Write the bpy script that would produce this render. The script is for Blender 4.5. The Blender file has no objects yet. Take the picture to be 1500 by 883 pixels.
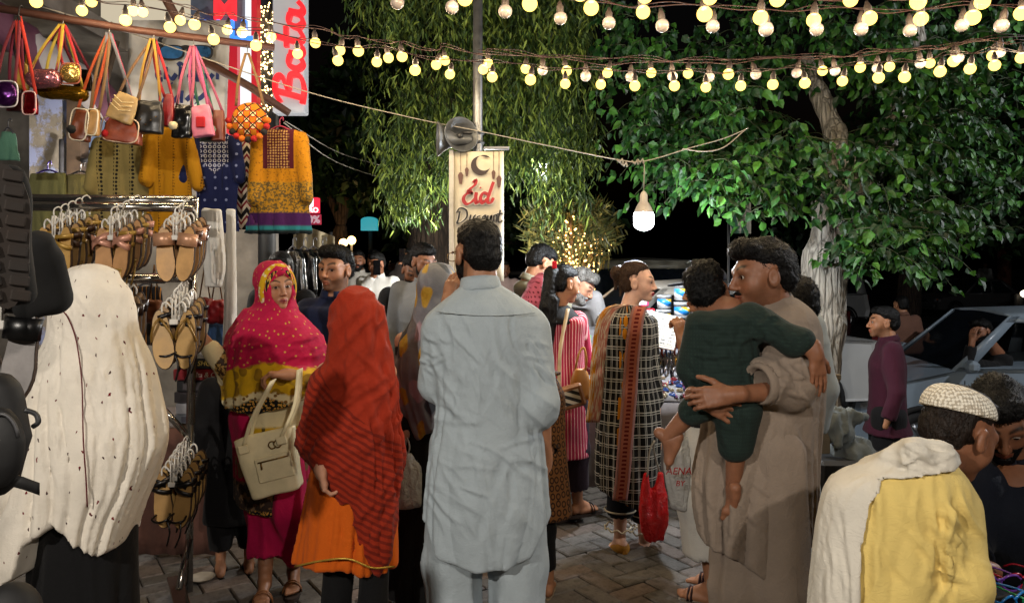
import bpy, math, random
import numpy as np
from mathutils import Vector, Matrix
R = math.radians
scene = bpy.context.scene
col = scene.collection
# ------------------------------------------------------------------ camera
FPX, HZ, CH = 1133.0, 385.0, 1.6          # focal length in photo pixels, horizon row, eye height
cam_d = bpy.data.cameras.new('camera'); cam = bpy.data.objects.new('camera', cam_d); col.objects.link(cam)
cam.location = (0, 0, CH); cam.rotation_euler = (R(90), 0, 0)
cam_d.sensor_width = 36; cam_d.lens = 36 * FPX / 1500; cam_d.shift_y = -(441.5 - HZ) / 1500
cam_d.clip_start = .05; cam_d.clip_end = 2000
scene.camera = cam
# ------------------------------------------------------------------ night sky, exposure
world = bpy.data.worlds.new('World'); scene.world = world; world.use_nodes = True
_wn = world.node_tree.nodes; _wn.clear()
_sky = _wn.new('ShaderNodeTexSky'); _sky.sky_type = 'NISHITA'; _sky.sun_disc = False
_sky.sun_elevation = R(-3.0); _sky.sun_rotation = R(150)
_bg = _wn.new('ShaderNodeBackground'); _bg.inputs['Strength'].default_value = 0.02
_wo = _wn.new('ShaderNodeOutputWorld')
world.node_tree.links.new(_sky.outputs[0], _bg.inputs[0]); world.node_tree.links.new(_bg.outputs[0], _wo.inputs[0])
scene.view_settings.view_transform = 'Standard'; scene.view_settings.look = 'None'
scene.view_settings.exposure = 0.45; scene.view_settings.gamma = 1.0
scene.render.engine = 'CYCLES'
scene.cycles.use_denoising = True
scene.cycles.max_bounces = 6; scene.cycles.diffuse_bounces = 3; scene.cycles.glossy_bounces = 3
scene.cycles.transparent_max_bounces = 12; scene.cycles.transmission_bounces = 4
scene.cycles.sample_clamp_indirect = 4.0; scene.cycles.caustics_reflective = False; scene.cycles.caustics_refractive = False
scene.cycles.use_light_tree = True
rng = random.Random(7)

def P(x, y, d):
    "photo pixel and distance -> a point in the place"
    return np.array([(x - 750) / FPX * d, d, CH - (y - HZ) / FPX * d])
def S(d): return d / FPX                  # metres per photo pixel at distance d
def lin(h):
    h = h.lstrip('#'); o = []
    for i in (0, 2, 4):
        c = int(h[i:i+2], 16) / 255
        o.append(c / 12.92 if c <= .04045 else ((c + .055) / 1.055) ** 2.4)
    return tuple(o)
def rgb(c):
    if isinstance(c, str): c = lin(c)
    return (c[0], c[1], c[2], 1.0)
# ------------------------------------------------------------------ node materials
class NT:
    def __init__(s, name):
        s.m = bpy.data.materials.new(name); s.m.use_nodes = True
        s.t = s.m.node_tree; s.t.nodes.clear()
    def n(s, typ, _out=0, _p=None, **kw):
        nd = s.t.nodes.new('ShaderNode' + typ)
        for k, v in (_p or {}).items(): setattr(nd, k, v)
        for k, v in kw.items():
            key = int(k[1:]) if k[0] == 'i' and k[1:].isdigit() else k.replace('_', ' ')
            s.put(nd.inputs[key], v)
        return nd.outputs[_out]
    def put(s, sock, v):
        if isinstance(v, bpy.types.NodeSocket): s.t.links.new(v, sock)
        elif isinstance(v, str): sock.default_value = rgb(v)
        elif isinstance(v, tuple) and len(v) == 3 and sock.type == 'RGBA': sock.default_value = rgb(v)
        else: sock.default_value = v
    def math(s, op, a, b=0.0, c=0.0, clamp=False): return s.n('Math', _p={'operation': op, 'use_clamp': clamp}, i0=a, i1=b, i2=c)
    def mix(s, f, a, b, blend='MIX'):
        nd = s.t.nodes.new('ShaderNodeMix'); nd.data_type = 'RGBA'; nd.blend_type = blend
        s.put(nd.inputs[0], f); s.put(nd.inputs[6], a); s.put(nd.inputs[7], b); return nd.outputs[2]
    def ramp(s, f, stops, interp='LINEAR'):
        nd = s.t.nodes.new('ShaderNodeValToRGB'); cr = nd.color_ramp; cr.interpolation = interp
        while len(cr.elements) < len(stops): cr.elements.new(.5)
        for e, (p, c) in zip(cr.elements, stops):
            e.position = p; e.color = rgb(c) if not isinstance(c, (int, float)) else (c, c, c, 1)
        s.put(nd.inputs[0], f); return nd.outputs[0]
    def step(s, v, a, w=.02):             # 0 below a, 1 above
        return s.n('MapRange', _p={'clamp': True}, i0=v, i1=a - w, i2=a + w, i3=0.0, i4=1.0)
    def uv(s): return s.n('Attribute', _out=1, _p={'attribute_name': 'uvp'})
    def obj(s): return s.n('TexCoord', _out=3)
    def map(s, v, sc=(1, 1, 1), rot=(0, 0, 0), loc=(0, 0, 0)):
        return s.n('Mapping', Vector=v, Location=loc, Rotation=rot, Scale=sc)
    def xyz(s, v):
        nd = s.t.nodes.new('ShaderNodeSeparateXYZ'); s.put(nd.inputs[0], v); return nd.outputs
    def noise(s, v, sc, det=3.0, rough=.55, dist=0.0): return s.n('TexNoise', Vector=v, Scale=sc, Detail=det, Roughness=rough, Distortion=dist)
    def vor(s, v, sc, feat='F1', out=0, rand=1.0, dim='3D'):
        return s.n('TexVoronoi', _out=out, _p={'feature': feat, 'voronoi_dimensions': dim}, Vector=v, Scale=sc, Randomness=rand)
    def out(s, color='#888888', rough=.6, metal=0.0, bump=None, bs=.3, bd=.01, **kw):
        b = s.t.nodes.new('ShaderNodeBsdfPrincipled')
        s.put(b.inputs['Base Color'], color); s.put(b.inputs['Roughness'], rough); s.put(b.inputs['Metallic'], metal)
        for k, v in kw.items(): s.put(b.inputs[k.replace('_', ' ')], v)
        if bump is not None: s.put(b.inputs['Normal'], s.n('Bump', Strength=bs, Distance=bd, Height=bump))
        o = s.t.nodes.new('ShaderNodeOutputMaterial'); s.t.links.new(b.outputs[0], o.inputs[0]); return s.m
_mc = {}
def mat(name, color, rough=.6, metal=0.0, var=.12, nsc=14.0, bs=.15, **kw):
    "plain surface with uneven colour and gloss"
    key = name
    if key in _mc: return _mc[key]
    t = NT(name); v = t.obj(); n = t.noise(v, nsc, 4.0, .6)
    c = rgb(color); dk = tuple(x * (1 - 2.2 * var) for x in c[:3]); lt = tuple(min(1, x * (1 + var)) for x in c[:3])
    cc = t.ramp(n, [(.3, dk), (.7, lt)])
    rr = t.n('MapRange', i0=n, i1=.2, i2=.8, i3=max(.02, rough - .08), i4=min(1, rough + .08))
    _mc[key] = t.out(cc, rr, metal, bump=t.noise(v, nsc * 8, 3.0), bs=bs, bd=.002, **kw); return _mc[key]
def cloth(name, color=None, pattern=None, rough=.85, sheen=.04, crease=.5, weave=1.0, csc=9.0, stretch=(1, 1, .45), **kw):
    "fabric: weave, small creases, mottled dye; pattern(t, uv) gives a colour socket"
    if name in _mc: return _mc[name]
    t = NT(name); u = t.uv(); o = t.obj()
    base = pattern(t, u) if pattern else rgb(color)
    if not isinstance(base, bpy.types.NodeSocket): base = t.mix(0.0, color, color)
    mott = t.noise(o, 7.0, 5.0, .65)
    base = t.mix(1.0, base, t.ramp(mott, [(.25, .80), (.75, 1.0)]), 'MULTIPLY')
    om = t.map(o, stretch)
    w = t.noise(om, csc * .8, 3.0, .55, 1.2)
    c1 = t.math('POWER', t.math('SUBTRACT', 1.0, t.math('MULTIPLY', t.math('ABSOLUTE', t.math('SUBTRACT', w, .5)), 5.0), clamp=True), 2.5)
    w2 = t.noise(t.map(o, (1, 1, 1.6), (.4, .5, .3)), csc * 4.0, 2.0, .5, 1.5)
    c2 = t.math('POWER', t.math('SUBTRACT', 1.0, t.math('MULTIPLY', t.math('ABSOLUTE', t.math('SUBTRACT', w2, .5)), 5.0), clamp=True), 2.5)
    hgt = t.math('ADD', t.math('MULTIPLY', c1, .15), t.math('MULTIPLY', c2, .07))
    wv = t.noise(t.map(u, (1, 1, 1)), 420.0, 1.0)
    hgt = t.math('ADD', hgt, t.math('MULTIPLY', wv, .05 * weave))
    _mc[name] = t.out(base, rough, bump=hgt, bs=min(1, crease * 1.1), bd=.012, Sheen_Weight=sheen, Specular_IOR_Level=.25, **kw)
    return _mc[name]
def emit(name, color, strength, base='#111111'):
    if name in _mc: return _mc[name]
    t = NT(name)
    _mc[name] = t.out(base, .4, Emission_Color=rgb(color), Emission_Strength=strength); return _mc[name]
# ------------------------------------------------------------------ objects
def tag(o, label=None, cat=None, group=None, kind=None):
    if label: o['label'] = label
    if cat: o['category'] = cat
    if group: o['group'] = group
    if kind: o['kind'] = kind
    return o
def empty(name, loc=(0, 0, 0), label=None, cat=None, group=None, rz=0.0):
    o = bpy.data.objects.new(name, None); col.objects.link(o); o.empty_display_size = .1
    o.location = tuple(float(v) for v in loc); o.rotation_euler = (0, 0, rz)
    return tag(o, label, cat, group)
def link(name, me, parent=None, loc=None):
    o = bpy.data.objects.new(name, me); col.objects.link(o)
    if parent is not None: o.parent = parent
    if loc is not None: o.location = tuple(float(v) for v in loc)
    return o
def copy_tree(o, parent=None):
    c = o.copy(); col.objects.link(c); c.parent = parent
    for ch in o.children: copy_tree(ch, c)
    return c
def mesh_np(name, V, faces, mats=(), smooth=True, attrs=None, mi=None):
    "faces: (n,4) or (n,3) int array, or list of tuples"
    me = bpy.data.meshes.new(name)
    V = np.asarray(V, np.float32)
    if isinstance(faces, np.ndarray):
        n, k = faces.shape
        me.vertices.add(len(V)); me.vertices.foreach_set('co', V.ravel())
        me.loops.add(n * k); me.loops.foreach_set('vertex_index', faces.astype(np.int32).ravel())
        me.polygons.add(n); me.polygons.foreach_set('loop_start', np.arange(0, n * k, k, dtype=np.int32))
        me.polygons.foreach_set('loop_total', np.full(n, k, np.int32)); me.update(calc_edges=True)
    else:
        me.from_pydata([tuple(map(float, v)) for v in V], [], faces); me.update()
    for m in (mats if isinstance(mats, (list, tuple)) else [mats]): me.materials.append(m)
    if mi is not None and len(me.polygons): me.polygons.foreach_set('material_index', np.asarray(mi, np.int32))
    if len(me.polygons): me.polygons.foreach_set('use_smooth', np.full(len(me.polygons), bool(smooth)))
    for k, (typ, arr) in (attrs or {}).items():
        a = me.attributes.new(k, typ, 'POINT')
        a.data.foreach_set('color' if typ == 'FLOAT_COLOR' else ('vector' if typ == 'FLOAT_VECTOR' else 'value'), np.asarray(arr, np.float32).ravel())
    return me
class MB:
    "collects simple shapes into one mesh"
    def __init__(s): s.v = []; s.f = []; s.m = []; s.sm = []
    def add(s, vs, fs, m=0, smooth=False):
        b = len(s.v); s.v += [tuple(map(float, v)) for v in vs]
        s.f += [tuple(b + i for i in f) for f in fs]; s.m += [m] * len(fs); s.sm += [smooth] * len(fs)
    def box(s, c, d, rz=0.0, m=0, bev=0.0, mat=None):
        x, y, z = d[0] / 2, d[1] / 2, d[2] / 2
        b = min(bev, x * .9, y * .9, z * .9)
        if b > 0:
            vs = []
            for sx in (-1, 1):
                for sy in (-1, 1):
                    for sz in (-1, 1):
                        vs += [(sx * x, sy * (y - b), sz * (z - b)), (sx * (x - b), sy * y, sz * (z - b)), (sx * (x - b), sy * (y - b), sz * z)]
            def i(sx, sy, sz, a): return ((sx > 0) * 4 + (sy > 0) * 2 + (sz > 0)) * 3 + a
            fs = []
            for q in (-1, 1):
                fs.append([i(q, -1, -1, 0), i(q, 1, -1, 0), i(q, 1, 1, 0), i(q, -1, 1, 0)][::q])
                fs.append([i(-1, q, -1, 1), i(-1, q, 1, 1), i(1, q, 1, 1), i(1, q, -1, 1)][::q])
                fs.append([i(-1, -1, q, 2), i(1, -1, q, 2), i(1, 1, q, 2), i(-1, 1, q, 2)][::q])
            for p in (-1, 1):
                for q in (-1, 1):
                    fs.append([i(p, q, -1, 0), i(p, q, -1, 1), i(p, q, 1, 1), i(p, q, 1, 0)][::p * q])
                    fs.append([i(p, -1, q, 0), i(p, 1, q, 0), i(p, 1, q, 2), i(p, -1, q, 2)][::p * q])
                    fs.append([i(-1, p, q, 1), i(-1, p, q, 2), i(1, p, q, 2), i(1, p, q, 1)][::p * q])
            for p in (-1, 1):
                for q in (-1, 1):
                    for r in (-1, 1): fs.append([i(p, q, r, 0), i(p, q, r, 1), i(p, q, r, 2)][::p * q * r])
        else:
            vs = [(a * x, bb * y, cc * z) for a in (-1, 1) for bb in (-1, 1) for cc in (-1, 1)]
            fs = [(0, 1, 3, 2), (4, 6, 7, 5), (0, 4, 5, 1), (2, 3, 7, 6), (0, 2, 6, 4), (1, 5, 7, 3)]
        M_ = mat if mat is not None else Matrix.Rotation(rz, 4, 'Z')
        vs = [tuple(M_ @ Vector(v) + Vector(c)) for v in vs]
        s.add(vs, fs, m); return s
    def tube(s, pts, r, seg=8, m=0, cap=True, closed=False, flat=None):
        "round bar along points; r number or list; flat=(w,h) makes an oval section"
        pts = [Vector(tuple(map(float, p))) for p in pts]; n = len(pts)
        rs = [r] * n if isinstance(r, (int, float)) else list(r)
        vs = []; fs = []; prev = None
        for i, p in enumerate(pts):
            if closed: t = pts[(i + 1) % n] - pts[i - 1]
            else: t = pts[min(i + 1, n - 1)] - pts[max(i - 1, 0)]
            t = t.normalized() if t.length > 1e-9 else Vector((0, 0, 1))
            if prev is None:
                a = Vector((0, 0, 1)) if abs(t.z) < .9 else Vector((1, 0, 0))
                u = (a - t * a.dot(t)).normalized()
            else: u = prev - t * prev.dot(t); u = u.normalized() if u.length > 1e-6 else prev
            prev = u; w = t.cross(u)
            for k in range(seg):
                an = 2 * math.pi * k / seg
                if flat: vs.append(p + u * math.cos(an) * flat[0] * rs[i] + w * math.sin(an) * flat[1] * rs[i])
                else: vs.append(p + (u * math.cos(an) + w * math.sin(an)) * rs[i])
        for i in range(n if closed else n - 1):
            a = i * seg; b = ((i + 1) % n) * seg
            for k in range(seg): fs.append((a + k, a + (k + 1) % seg, b + (k + 1) % seg, b + k))
        if cap and not closed:
            fs.append(tuple(reversed(range(seg)))); fs.append(tuple(range((n - 1) * seg, n * seg)))
        s.add(vs, fs, m, True); return s
    def lathe(s, prof, c=(0, 0, 0), seg=16, m=0, mat=None):
        "prof: (r, z) list turned about z"
        vs = []; fs = []; M_ = mat or Matrix.Identity(4)
        for r, z in prof:
            for k in range(seg):
                a = 2 * math.pi * k / seg; vs.append(tuple(M_ @ Vector((r * math.cos(a), r * math.sin(a), z)) + Vector(tuple(map(float, c)))))
        for i in range(len(prof) - 1):
            for k in range(seg): fs.append((i * seg + k, i * seg + (k + 1) % seg, (i + 1) * seg + (k + 1) % seg, (i + 1) * seg + k))
        if prof[0][0] > 1e-5: fs.append(tuple(reversed(range(seg))))
        if prof[-1][0] > 1e-5: fs.append(tuple(range((len(prof) - 1) * seg, len(prof) * seg)))
        s.add(vs, fs, m, True); return s
    def prism(s, poly, frame, th, m=0, smooth=False):
        "poly (u,v) extruded th along the frame's third axis; frame=(origin,U,V,N)"
        o, U, V_, N = [Vector(tuple(map(float, q))) for q in frame]; n = len(poly)
        vs = [o + U * a + V_ * b for a, b in poly] + [o + U * a + V_ * b + N * th for a, b in poly]
        fs = [tuple(reversed(range(n))), tuple(range(n, 2 * n))] + [(i, (i + 1) % n, n + (i + 1) % n, n + i) for i in range(n)]
        s.add(vs, fs, m, smooth); return s
    def sheet(s, grid, th=0.0, m=0):
        "grid[i][j] of points -> a smooth sheet, thickened when th"
        ni, nj = len(grid), len(grid[0]); g = np.array(grid, float)
        fs = [(i * nj + j, (i + 1) * nj + j, (i + 1) * nj + j + 1, i * nj + j + 1) for i in range(ni - 1) for j in range(nj - 1)]
        if th:
            du = np.gradient(g, axis=0); dv = np.gradient(g, axis=1); nn = np.cross(du, dv); nn /= np.linalg.norm(nn, axis=2, keepdims=True) + 1e-9
            a = (g + nn * th / 2).reshape(-1, 3); b = (g - nn * th / 2).reshape(-1, 3); N = ni * nj
            f2 = [tuple(N + q for q in reversed(f)) for f in fs]
            ed = [(i, 0) for i in range(ni)] + [(ni - 1, j) for j in range(1, nj)] + [(i, nj - 1) for i in range(ni - 2, -1, -1)] + [(0, j) for j in range(nj - 2, 0, -1)]
            e = [i * nj + j for i, j in ed]
            f3 = [(e[q], e[(q + 1) % len(e)], N + e[(q + 1) % len(e)], N + e[q]) for q in range(len(e))]
            s.add(list(a) + list(b), fs + f2 + [tuple(reversed(f)) for f in f3], m, True)
        else: s.add(g.reshape(-1, 3), fs, m, True)
        return s
    def mesh(s, name, mats):
        me = bpy.data.meshes.new(name); me.from_pydata(s.v, [], s.f); me.update()
        for q in (mats if isinstance(mats, (list, tuple)) else [mats]): me.materials.append(q)
        me.polygons.foreach_set('material_index', s.m); me.polygons.foreach_set('use_smooth', s.sm)
        return me
    def build(s, name, mats, parent=None, loc=None, origin=None):
        if origin is not None: s.v = [(v[0] - float(origin[0]), v[1] - float(origin[1]), v[2] - float(origin[2])) for v in s.v]
        return link(name, s.mesh(name, mats), parent, loc)
def smooth_path(pts, n=8):
    "Catmull-Rom through the points"
    p = np.array(pts, float); out = []
    q = np.vstack([2 * p[0] - p[1], p, 2 * p[-1] - p[-2]])
    for i in range(1, len(q) - 2):
        for k in range(n):
            t = k / n; a, b, c, d = q[i - 1], q[i], q[i + 1], q[i + 2]
            out.append(.5 * (2 * b + (c - a) * t + (2 * a - 5 * b + 4 * c - d) * t * t + (3 * b - a - 3 * c + d) * t ** 3))
    out.append(p[-1]); return np.array(out)
# ------------------------------------------------------------------ smooth bodies and cloth from distance fields
def _hash(i, j, k, s):
    h = (i.astype(np.int64) * 374761393 + j.astype(np.int64) * 668265263 + k.astype(np.int64) * 2147483647 + s * 974711) & 0xffffffff
    h = ((h ^ (h >> 13)) * 1274126177) & 0xffffffff
    return ((h ^ (h >> 16)) & 0xffff) / 65535.0
def vnoise(p, seed=0):
    p = np.asarray(p, float); f = np.floor(p); t = p - f; t = t * t * (3 - 2 * t); f = f.astype(np.int64)
    r = 0
    for a in (0, 1):
        for b in (0, 1):
            for c in (0, 1):
                w = (t[..., 0] if a else 1 - t[..., 0]) * (t[..., 1] if b else 1 - t[..., 1]) * (t[..., 2] if c else 1 - t[..., 2])
                r = r + w * _hash(f[..., 0] + a, f[..., 1] + b, f[..., 2] + c, seed)
    return r
def smin(a, b, k):
    if k <= 0: return np.minimum(a, b)
    h = np.maximum(k - np.abs(a - b), 0) / k
    return np.minimum(a, b) - h * h * k * .25
def smax(a, b, k): return -smin(-a, -b, k)
def cap_(a, b, ra, rb=None):
    a = np.array(a, float); b = np.array(b, float); rb = ra if rb is None else rb
    ba = b - a; L = max(float(ba @ ba), 1e-9)
    def f(X, Y, Z):
        px_, py_, pz_ = X - a[0], Y - a[1], Z - a[2]
        t = np.clip((px_ * ba[0] + py_ * ba[1] + pz_ * ba[2]) / L, 0, 1)
        return np.sqrt((px_ - ba[0] * t) ** 2 + (py_ - ba[1] * t) ** 2 + (pz_ - ba[2] * t) ** 2) - (ra + (rb - ra) * t)
    m = max(ra, rb); return (np.minimum(a, b) - m, np.maximum(a, b) + m, f)
def ell_(c, r, rot=None):
    c = np.array(c, float); r = np.array(r, float) if np.ndim(r) else np.full(3, float(r))
    Q = np.eye(3) if rot is None else np.array(rot, float)
    ext = np.sqrt(((Q * r) ** 2).sum(1)); mr = r.min()
    def f(X, Y, Z):
        x, y, z = X - c[0], Y - c[1], Z - c[2]
        l = [Q[0, i] * x + Q[1, i] * y + Q[2, i] * z for i in range(3)]
        k0 = np.sqrt((l[0] / r[0]) ** 2 + (l[1] / r[1]) ** 2 + (l[2] / r[2]) ** 2)
        k1 = np.sqrt((l[0] / r[0] ** 2) ** 2 + (l[1] / r[1] ** 2) ** 2 + (l[2] / r[2] ** 2) ** 2) + 1e-9
        return np.where(k0 < .05, -mr, k0 * (k0 - 1) / k1)
    return (c - ext, c + ext, f)
def loft_(rings, rot=0.0, fold=None, e=2.0):
    "rings: (z, cx, cy, rx, ry) from low to high; fold(theta, z) moves the surface outward"
    rg = np.array(sorted(rings), float); d = smooth_path(rg, 10); o = np.argsort(d[:, 0]); d = d[o]
    ca, sa = math.cos(rot), math.sin(rot); z0, z1 = rg[0, 0], rg[-1, 0]
    mr = rg[:, 3:5].max() + (.06 if fold else .0)
    lo = np.array([rg[:, 1].min() - mr, rg[:, 2].min() - mr, z0]); hi = np.array([rg[:, 1].max() + mr, rg[:, 2].max() + mr, z1])
    def f(X, Y, Z):
        Z = np.broadcast_to(Z, np.broadcast_shapes(X.shape, Y.shape, Z.shape)) if Z.shape[0] != 1 else Z
        cx, cy, rx, ry = [np.interp(Z, d[:, 0], d[:, i]) for i in (1, 2, 3, 4)]
        x, y = X - cx, Y - cy; u = x * ca + y * sa; v = -x * sa + y * ca
        q = (np.abs(u / rx) ** e + np.abs(v / ry) ** e) ** (1 / e)
        D = (q - 1) * np.minimum(rx, ry)
        if fold is not None: D = D - fold(np.arctan2(v / ry, u / rx), Z + 0 * D)
        return np.maximum(D, np.maximum(Z - z1, z0 - Z))
    return (lo, hi, f)
def nets(F, lo, h):
    ins = F < 0
    n = np.array(F.shape) - 1
    cnt = np.zeros(n, np.int8)
    for a in (0, 1):
        for b in (0, 1):
            for c in (0, 1): cnt += ins[a:a + n[0], b:b + n[1], c:c + n[2]]
    act = (cnt > 0) & (cnt < 8); I = np.argwhere(act); idx = np.full(n, -1, np.int64); idx[act] = np.arange(len(I))
    acc = np.zeros((len(I), 3)); w = np.zeros(len(I))
    co = [np.array(q) for q in ((0,0,0),(1,0,0),(0,1,0),(1,1,0),(0,0,1),(1,0,1),(0,1,1),(1,1,1))]
    vals = [F[I[:, 0] + q[0], I[:, 1] + q[1], I[:, 2] + q[2]] for q in co]
    for a, b in ((0,1),(2,3),(4,5),(6,7),(0,2),(1,3),(4,6),(5,7),(0,4),(1,5),(2,6),(3,7)):
        m = (vals[a] < 0) != (vals[b] < 0)
        t = vals[a][m] / (vals[a][m] - vals[b][m])
        acc[m] += co[a] + (co[b] - co[a]) * t[:, None]; w[m] += 1
    V = (I + acc / w[:, None]) * h + lo
    Q = []
    for ax in range(3):
        sl0 = [slice(1, -1)] * 3; sl1 = [slice(1, -1)] * 3; sl0[ax] = slice(0, -1); sl1[ax] = slice(1, None)
        A = ins[tuple(sl0)]; B = ins[tuple(sl1)]; E = np.argwhere(A != B); s = A[A != B]
        off = np.array([1, 1, 1]); off[ax] = 0; E = E + off
        u, v = [(1, 2), (2, 0), (0, 1)][ax]; du = np.zeros(3, int); dv = np.zeros(3, int); du[u] = 1; dv[v] = 1
        g = lambda X: idx[X[:, 0], X[:, 1], X[:, 2]]
        q = np.stack([g(E - du - dv), g(E - dv), g(E), g(E - du)], 1)
        q[~s] = q[~s][:, ::-1]; Q.append(q)
    Q = np.vstack(Q); return V, Q[(Q >= 0).all(1)]
def sdf(ops, h, post=None, pad=.02):
    "ops: (sign, prim, blend) in order, sign 'u' joins, 's' cuts away, 'i' keeps"
    ad = [o for o in ops if o[0] == 'u']
    lo = np.min([o[1][0] for o in ad], 0) - pad - 2 * h; hi = np.max([o[1][1] for o in ad], 0) + pad + 2 * h
    n = np.ceil((hi - lo) / h).astype(int) + 1
    ax = [lo[i] + h * np.arange(n[i]) for i in range(3)]
    F = np.full(n, .5, np.float64)
    for sg, (a, b, f), k in ops:
        m = k + 3 * h + .03
        if sg == 'i': s0, s1 = np.zeros(3, int), n
        else:
            s0 = np.clip(np.floor((a - m - lo) / h).astype(int), 0, n); s1 = np.clip(np.ceil((b + m - lo) / h).astype(int) + 1, 0, n)
        if (s1 <= s0).any(): continue
        X = ax[0][s0[0]:s1[0], None, None]; Y = ax[1][None, s0[1]:s1[1], None]; Z = ax[2][None, None, s0[2]:s1[2]]
        d = f(X, Y, Z); sub = F[s0[0]:s1[0], s0[1]:s1[1], s0[2]:s1[2]]
        sub[...] = smin(sub, d, k) if sg == 'u' else (smax(sub, -d, k) if sg == 's' else smax(sub, d, k))
    if post is not None: F = post(ax[0][:, None, None], ax[1][None, :, None], ax[2][None, None, :], F)
    F[0] = F[-1] = .5; F[:, 0] = F[:, -1] = .5; F[:, :, 0] = F[:, :, -1] = .5
    return nets(F, lo, h)
def normals(V, Q):
    n = np.zeros_like(V); fn = np.cross(V[Q[:, 2]] - V[Q[:, 0]], V[Q[:, 3]] - V[Q[:, 1]])
    for i in range(4): np.add.at(n, Q[:, i], fn)
    return n / (np.linalg.norm(n, axis=1, keepdims=True) + 1e-12)
def relax(V, Q, it=1, lam=.5):
    for _ in range(it):
        a = np.zeros_like(V); w = np.zeros(len(V))
        for i in range(4):
            for j in (i + 1) % 4, (i + 3) % 4: np.add.at(a, Q[:, i], V[Q[:, j]]); np.add.at(w, Q[:, i], 1)
        V = V + lam * (a / np.maximum(w, 1)[:, None] - V)
    return V
def drape(V, Q, amp=.006, vert=14.0, long=2.2, fine=.0025, seed=1, diag=0.0, lowz=None, hiz=None):
    "cloth folds: long soft ridges that run down, and small crumples"
    n = normals(V, Q); p = V.copy()
    if diag: p = p + np.stack([p[:, 2] * diag, 0 * p[:, 2], 0 * p[:, 2]], 1)
    wv = vnoise(p * 3.1, seed + 5) * 1.2
    a = vnoise(np.stack([p[:, 0] * vert + wv, p[:, 1] * vert + wv, p[:, 2] * long], 1), seed)
    r = 1 - np.abs(2 * a - 1); r = r ** 1.5 - .45
    b = vnoise(np.stack([p[:, 0] * 22, p[:, 1] * 22, p[:, 2] * 26 + wv * 3], 1), seed + 2)
    b = (1 - np.abs(2 * b - 1)) ** 2 - .33
    g = 1.0
    if lowz is not None: g = np.clip((hiz - V[:, 2]) / (hiz - lowz), .25, 1.0)
    return V + n * (amp * r * g + .35 * fine * b)[:, None]
def folds(n=9, amp0=.0, amp1=.02, z0=.5, z1=1.0, seed=0, sharp=1.0, tw=1.0):
    "fold function for loft_: cusped valleys running down; amp1 at z0 (low) to amp0 at z1 (high)"
    r_ = random.Random(seed); ph = [r_.uniform(0, 6.28) for _ in range(8)]; n1, n2 = int(round(n * 1.6)), int(round(n * 2.9))
    def f(th, z):
        t = np.clip((z - z0) / (z1 - z0), 0, 1); A = amp1 + (amp0 - amp1) * t
        w = .22 * np.sin(2 * th + ph[0] + 2.2 * z * tw) + .16 * np.sin(3 * th + ph[1] - 3.1 * z * tw) + .08 * np.sin(5 * th + ph[2] + 4 * z)
        s1 = np.abs(np.sin(n1 / 2 * (th + w) + ph[3])) ** .8; s2 = np.abs(np.sin(n2 / 2 * (th + w * .8) + ph[4] + z * .8)) ** .8
        m = .65 + .35 * np.sin(2 * th + ph[5] + 1.7 * z); m2 = .5 + .5 * np.sin(3 * th + ph[6] - 2.5 * z)
        return A * 1.5 * (m * (s1 - .66) + .42 * m2 * (s2 - .66))
    return f
def cyl_uv(V, c, r=.2):
    th = np.arctan2(V[:, 0] - c[0], -(V[:, 1] - c[1]))
    return np.stack([th * r, V[:, 2] - c[2], 0 * th], 1)
# ------------------------------------------------------------------ people kit
def crumple(V, Q, box, n=12, ang=0.0, spread=.4, length=(30, 70), w=(3, 6), amp=.006, seed=1):
    "pulled creases on the near side of a garment; box, length and width in photo pixels, ang in degrees from level"
    r_ = random.Random(seed); N = normals(V, Q); k = FPX / V[:, 1]; ux = 750 + V[:, 0] * k; uy = HZ - (V[:, 2] - CH) * k; front = np.clip(-N[:, 1] * 1.5, 0, 1)
    D = np.zeros(len(V))
    for _ in range(int(n * 1.5)):
        cx, cy = r_.uniform(box[0], box[2]), r_.uniform(box[1], box[3]); a = R(ang) + r_.gauss(0, spread); L = r_.uniform(*length) / 2; ww = r_.uniform(*w) * .62; bend = r_.uniform(-.006, .006)
        dx, dy = ux - cx, uy - cy; u = dx * math.cos(a) + dy * math.sin(a); v = -dx * math.sin(a) + dy * math.cos(a) - bend * u * u
        e = np.clip(1 - (u / L) ** 2, 0, 1)
        D += e * (np.exp(-(np.abs(v) / ww) ** 1.05) - .6 * np.exp(-((v - 2.4 * ww) / (1.6 * ww)) ** 2)) * r_.uniform(.4, 1)
    return V + N * (D * front * amp * 1.05)[:, None]
def unit(v): v = np.array(v, float); return v / (np.linalg.norm(v) + 1e-12)
def frame(yaw, pitch=0.0, roll=0.0):
    "columns right, forward, up; yaw 0 looks along +Y"
    m = Matrix.Rotation(yaw, 3, 'Z') @ Matrix.Rotation(pitch, 3, 'X') @ Matrix.Rotation(roll, 3, 'Y')
    return np.array(m)
def skin_mat():
    if 'skin' in _mc: return _mc['skin']
    t = NT('skin'); a = t.n('Attribute', _p={'attribute_name': 'vcol'}); o = t.obj()
    c = t.mix(1.0, a, t.ramp(t.noise(o, 38.0, 5.0, .65), [(.3, .78), (.72, 1.0)]), 'MULTIPLY')
    _mc['skin'] = t.out(c, t.n('MapRange', i0=t.noise(o, 60.0), i1=.3, i2=.7, i3=.42, i4=.62), bump=t.noise(o, 240.0, 3.0), bs=.12, bd=.002,
                        Subsurface_Weight=.08, Subsurface_Radius=(.012, .005, .003), Specular_IOR_Level=.4)
    return _mc['skin']
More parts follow.
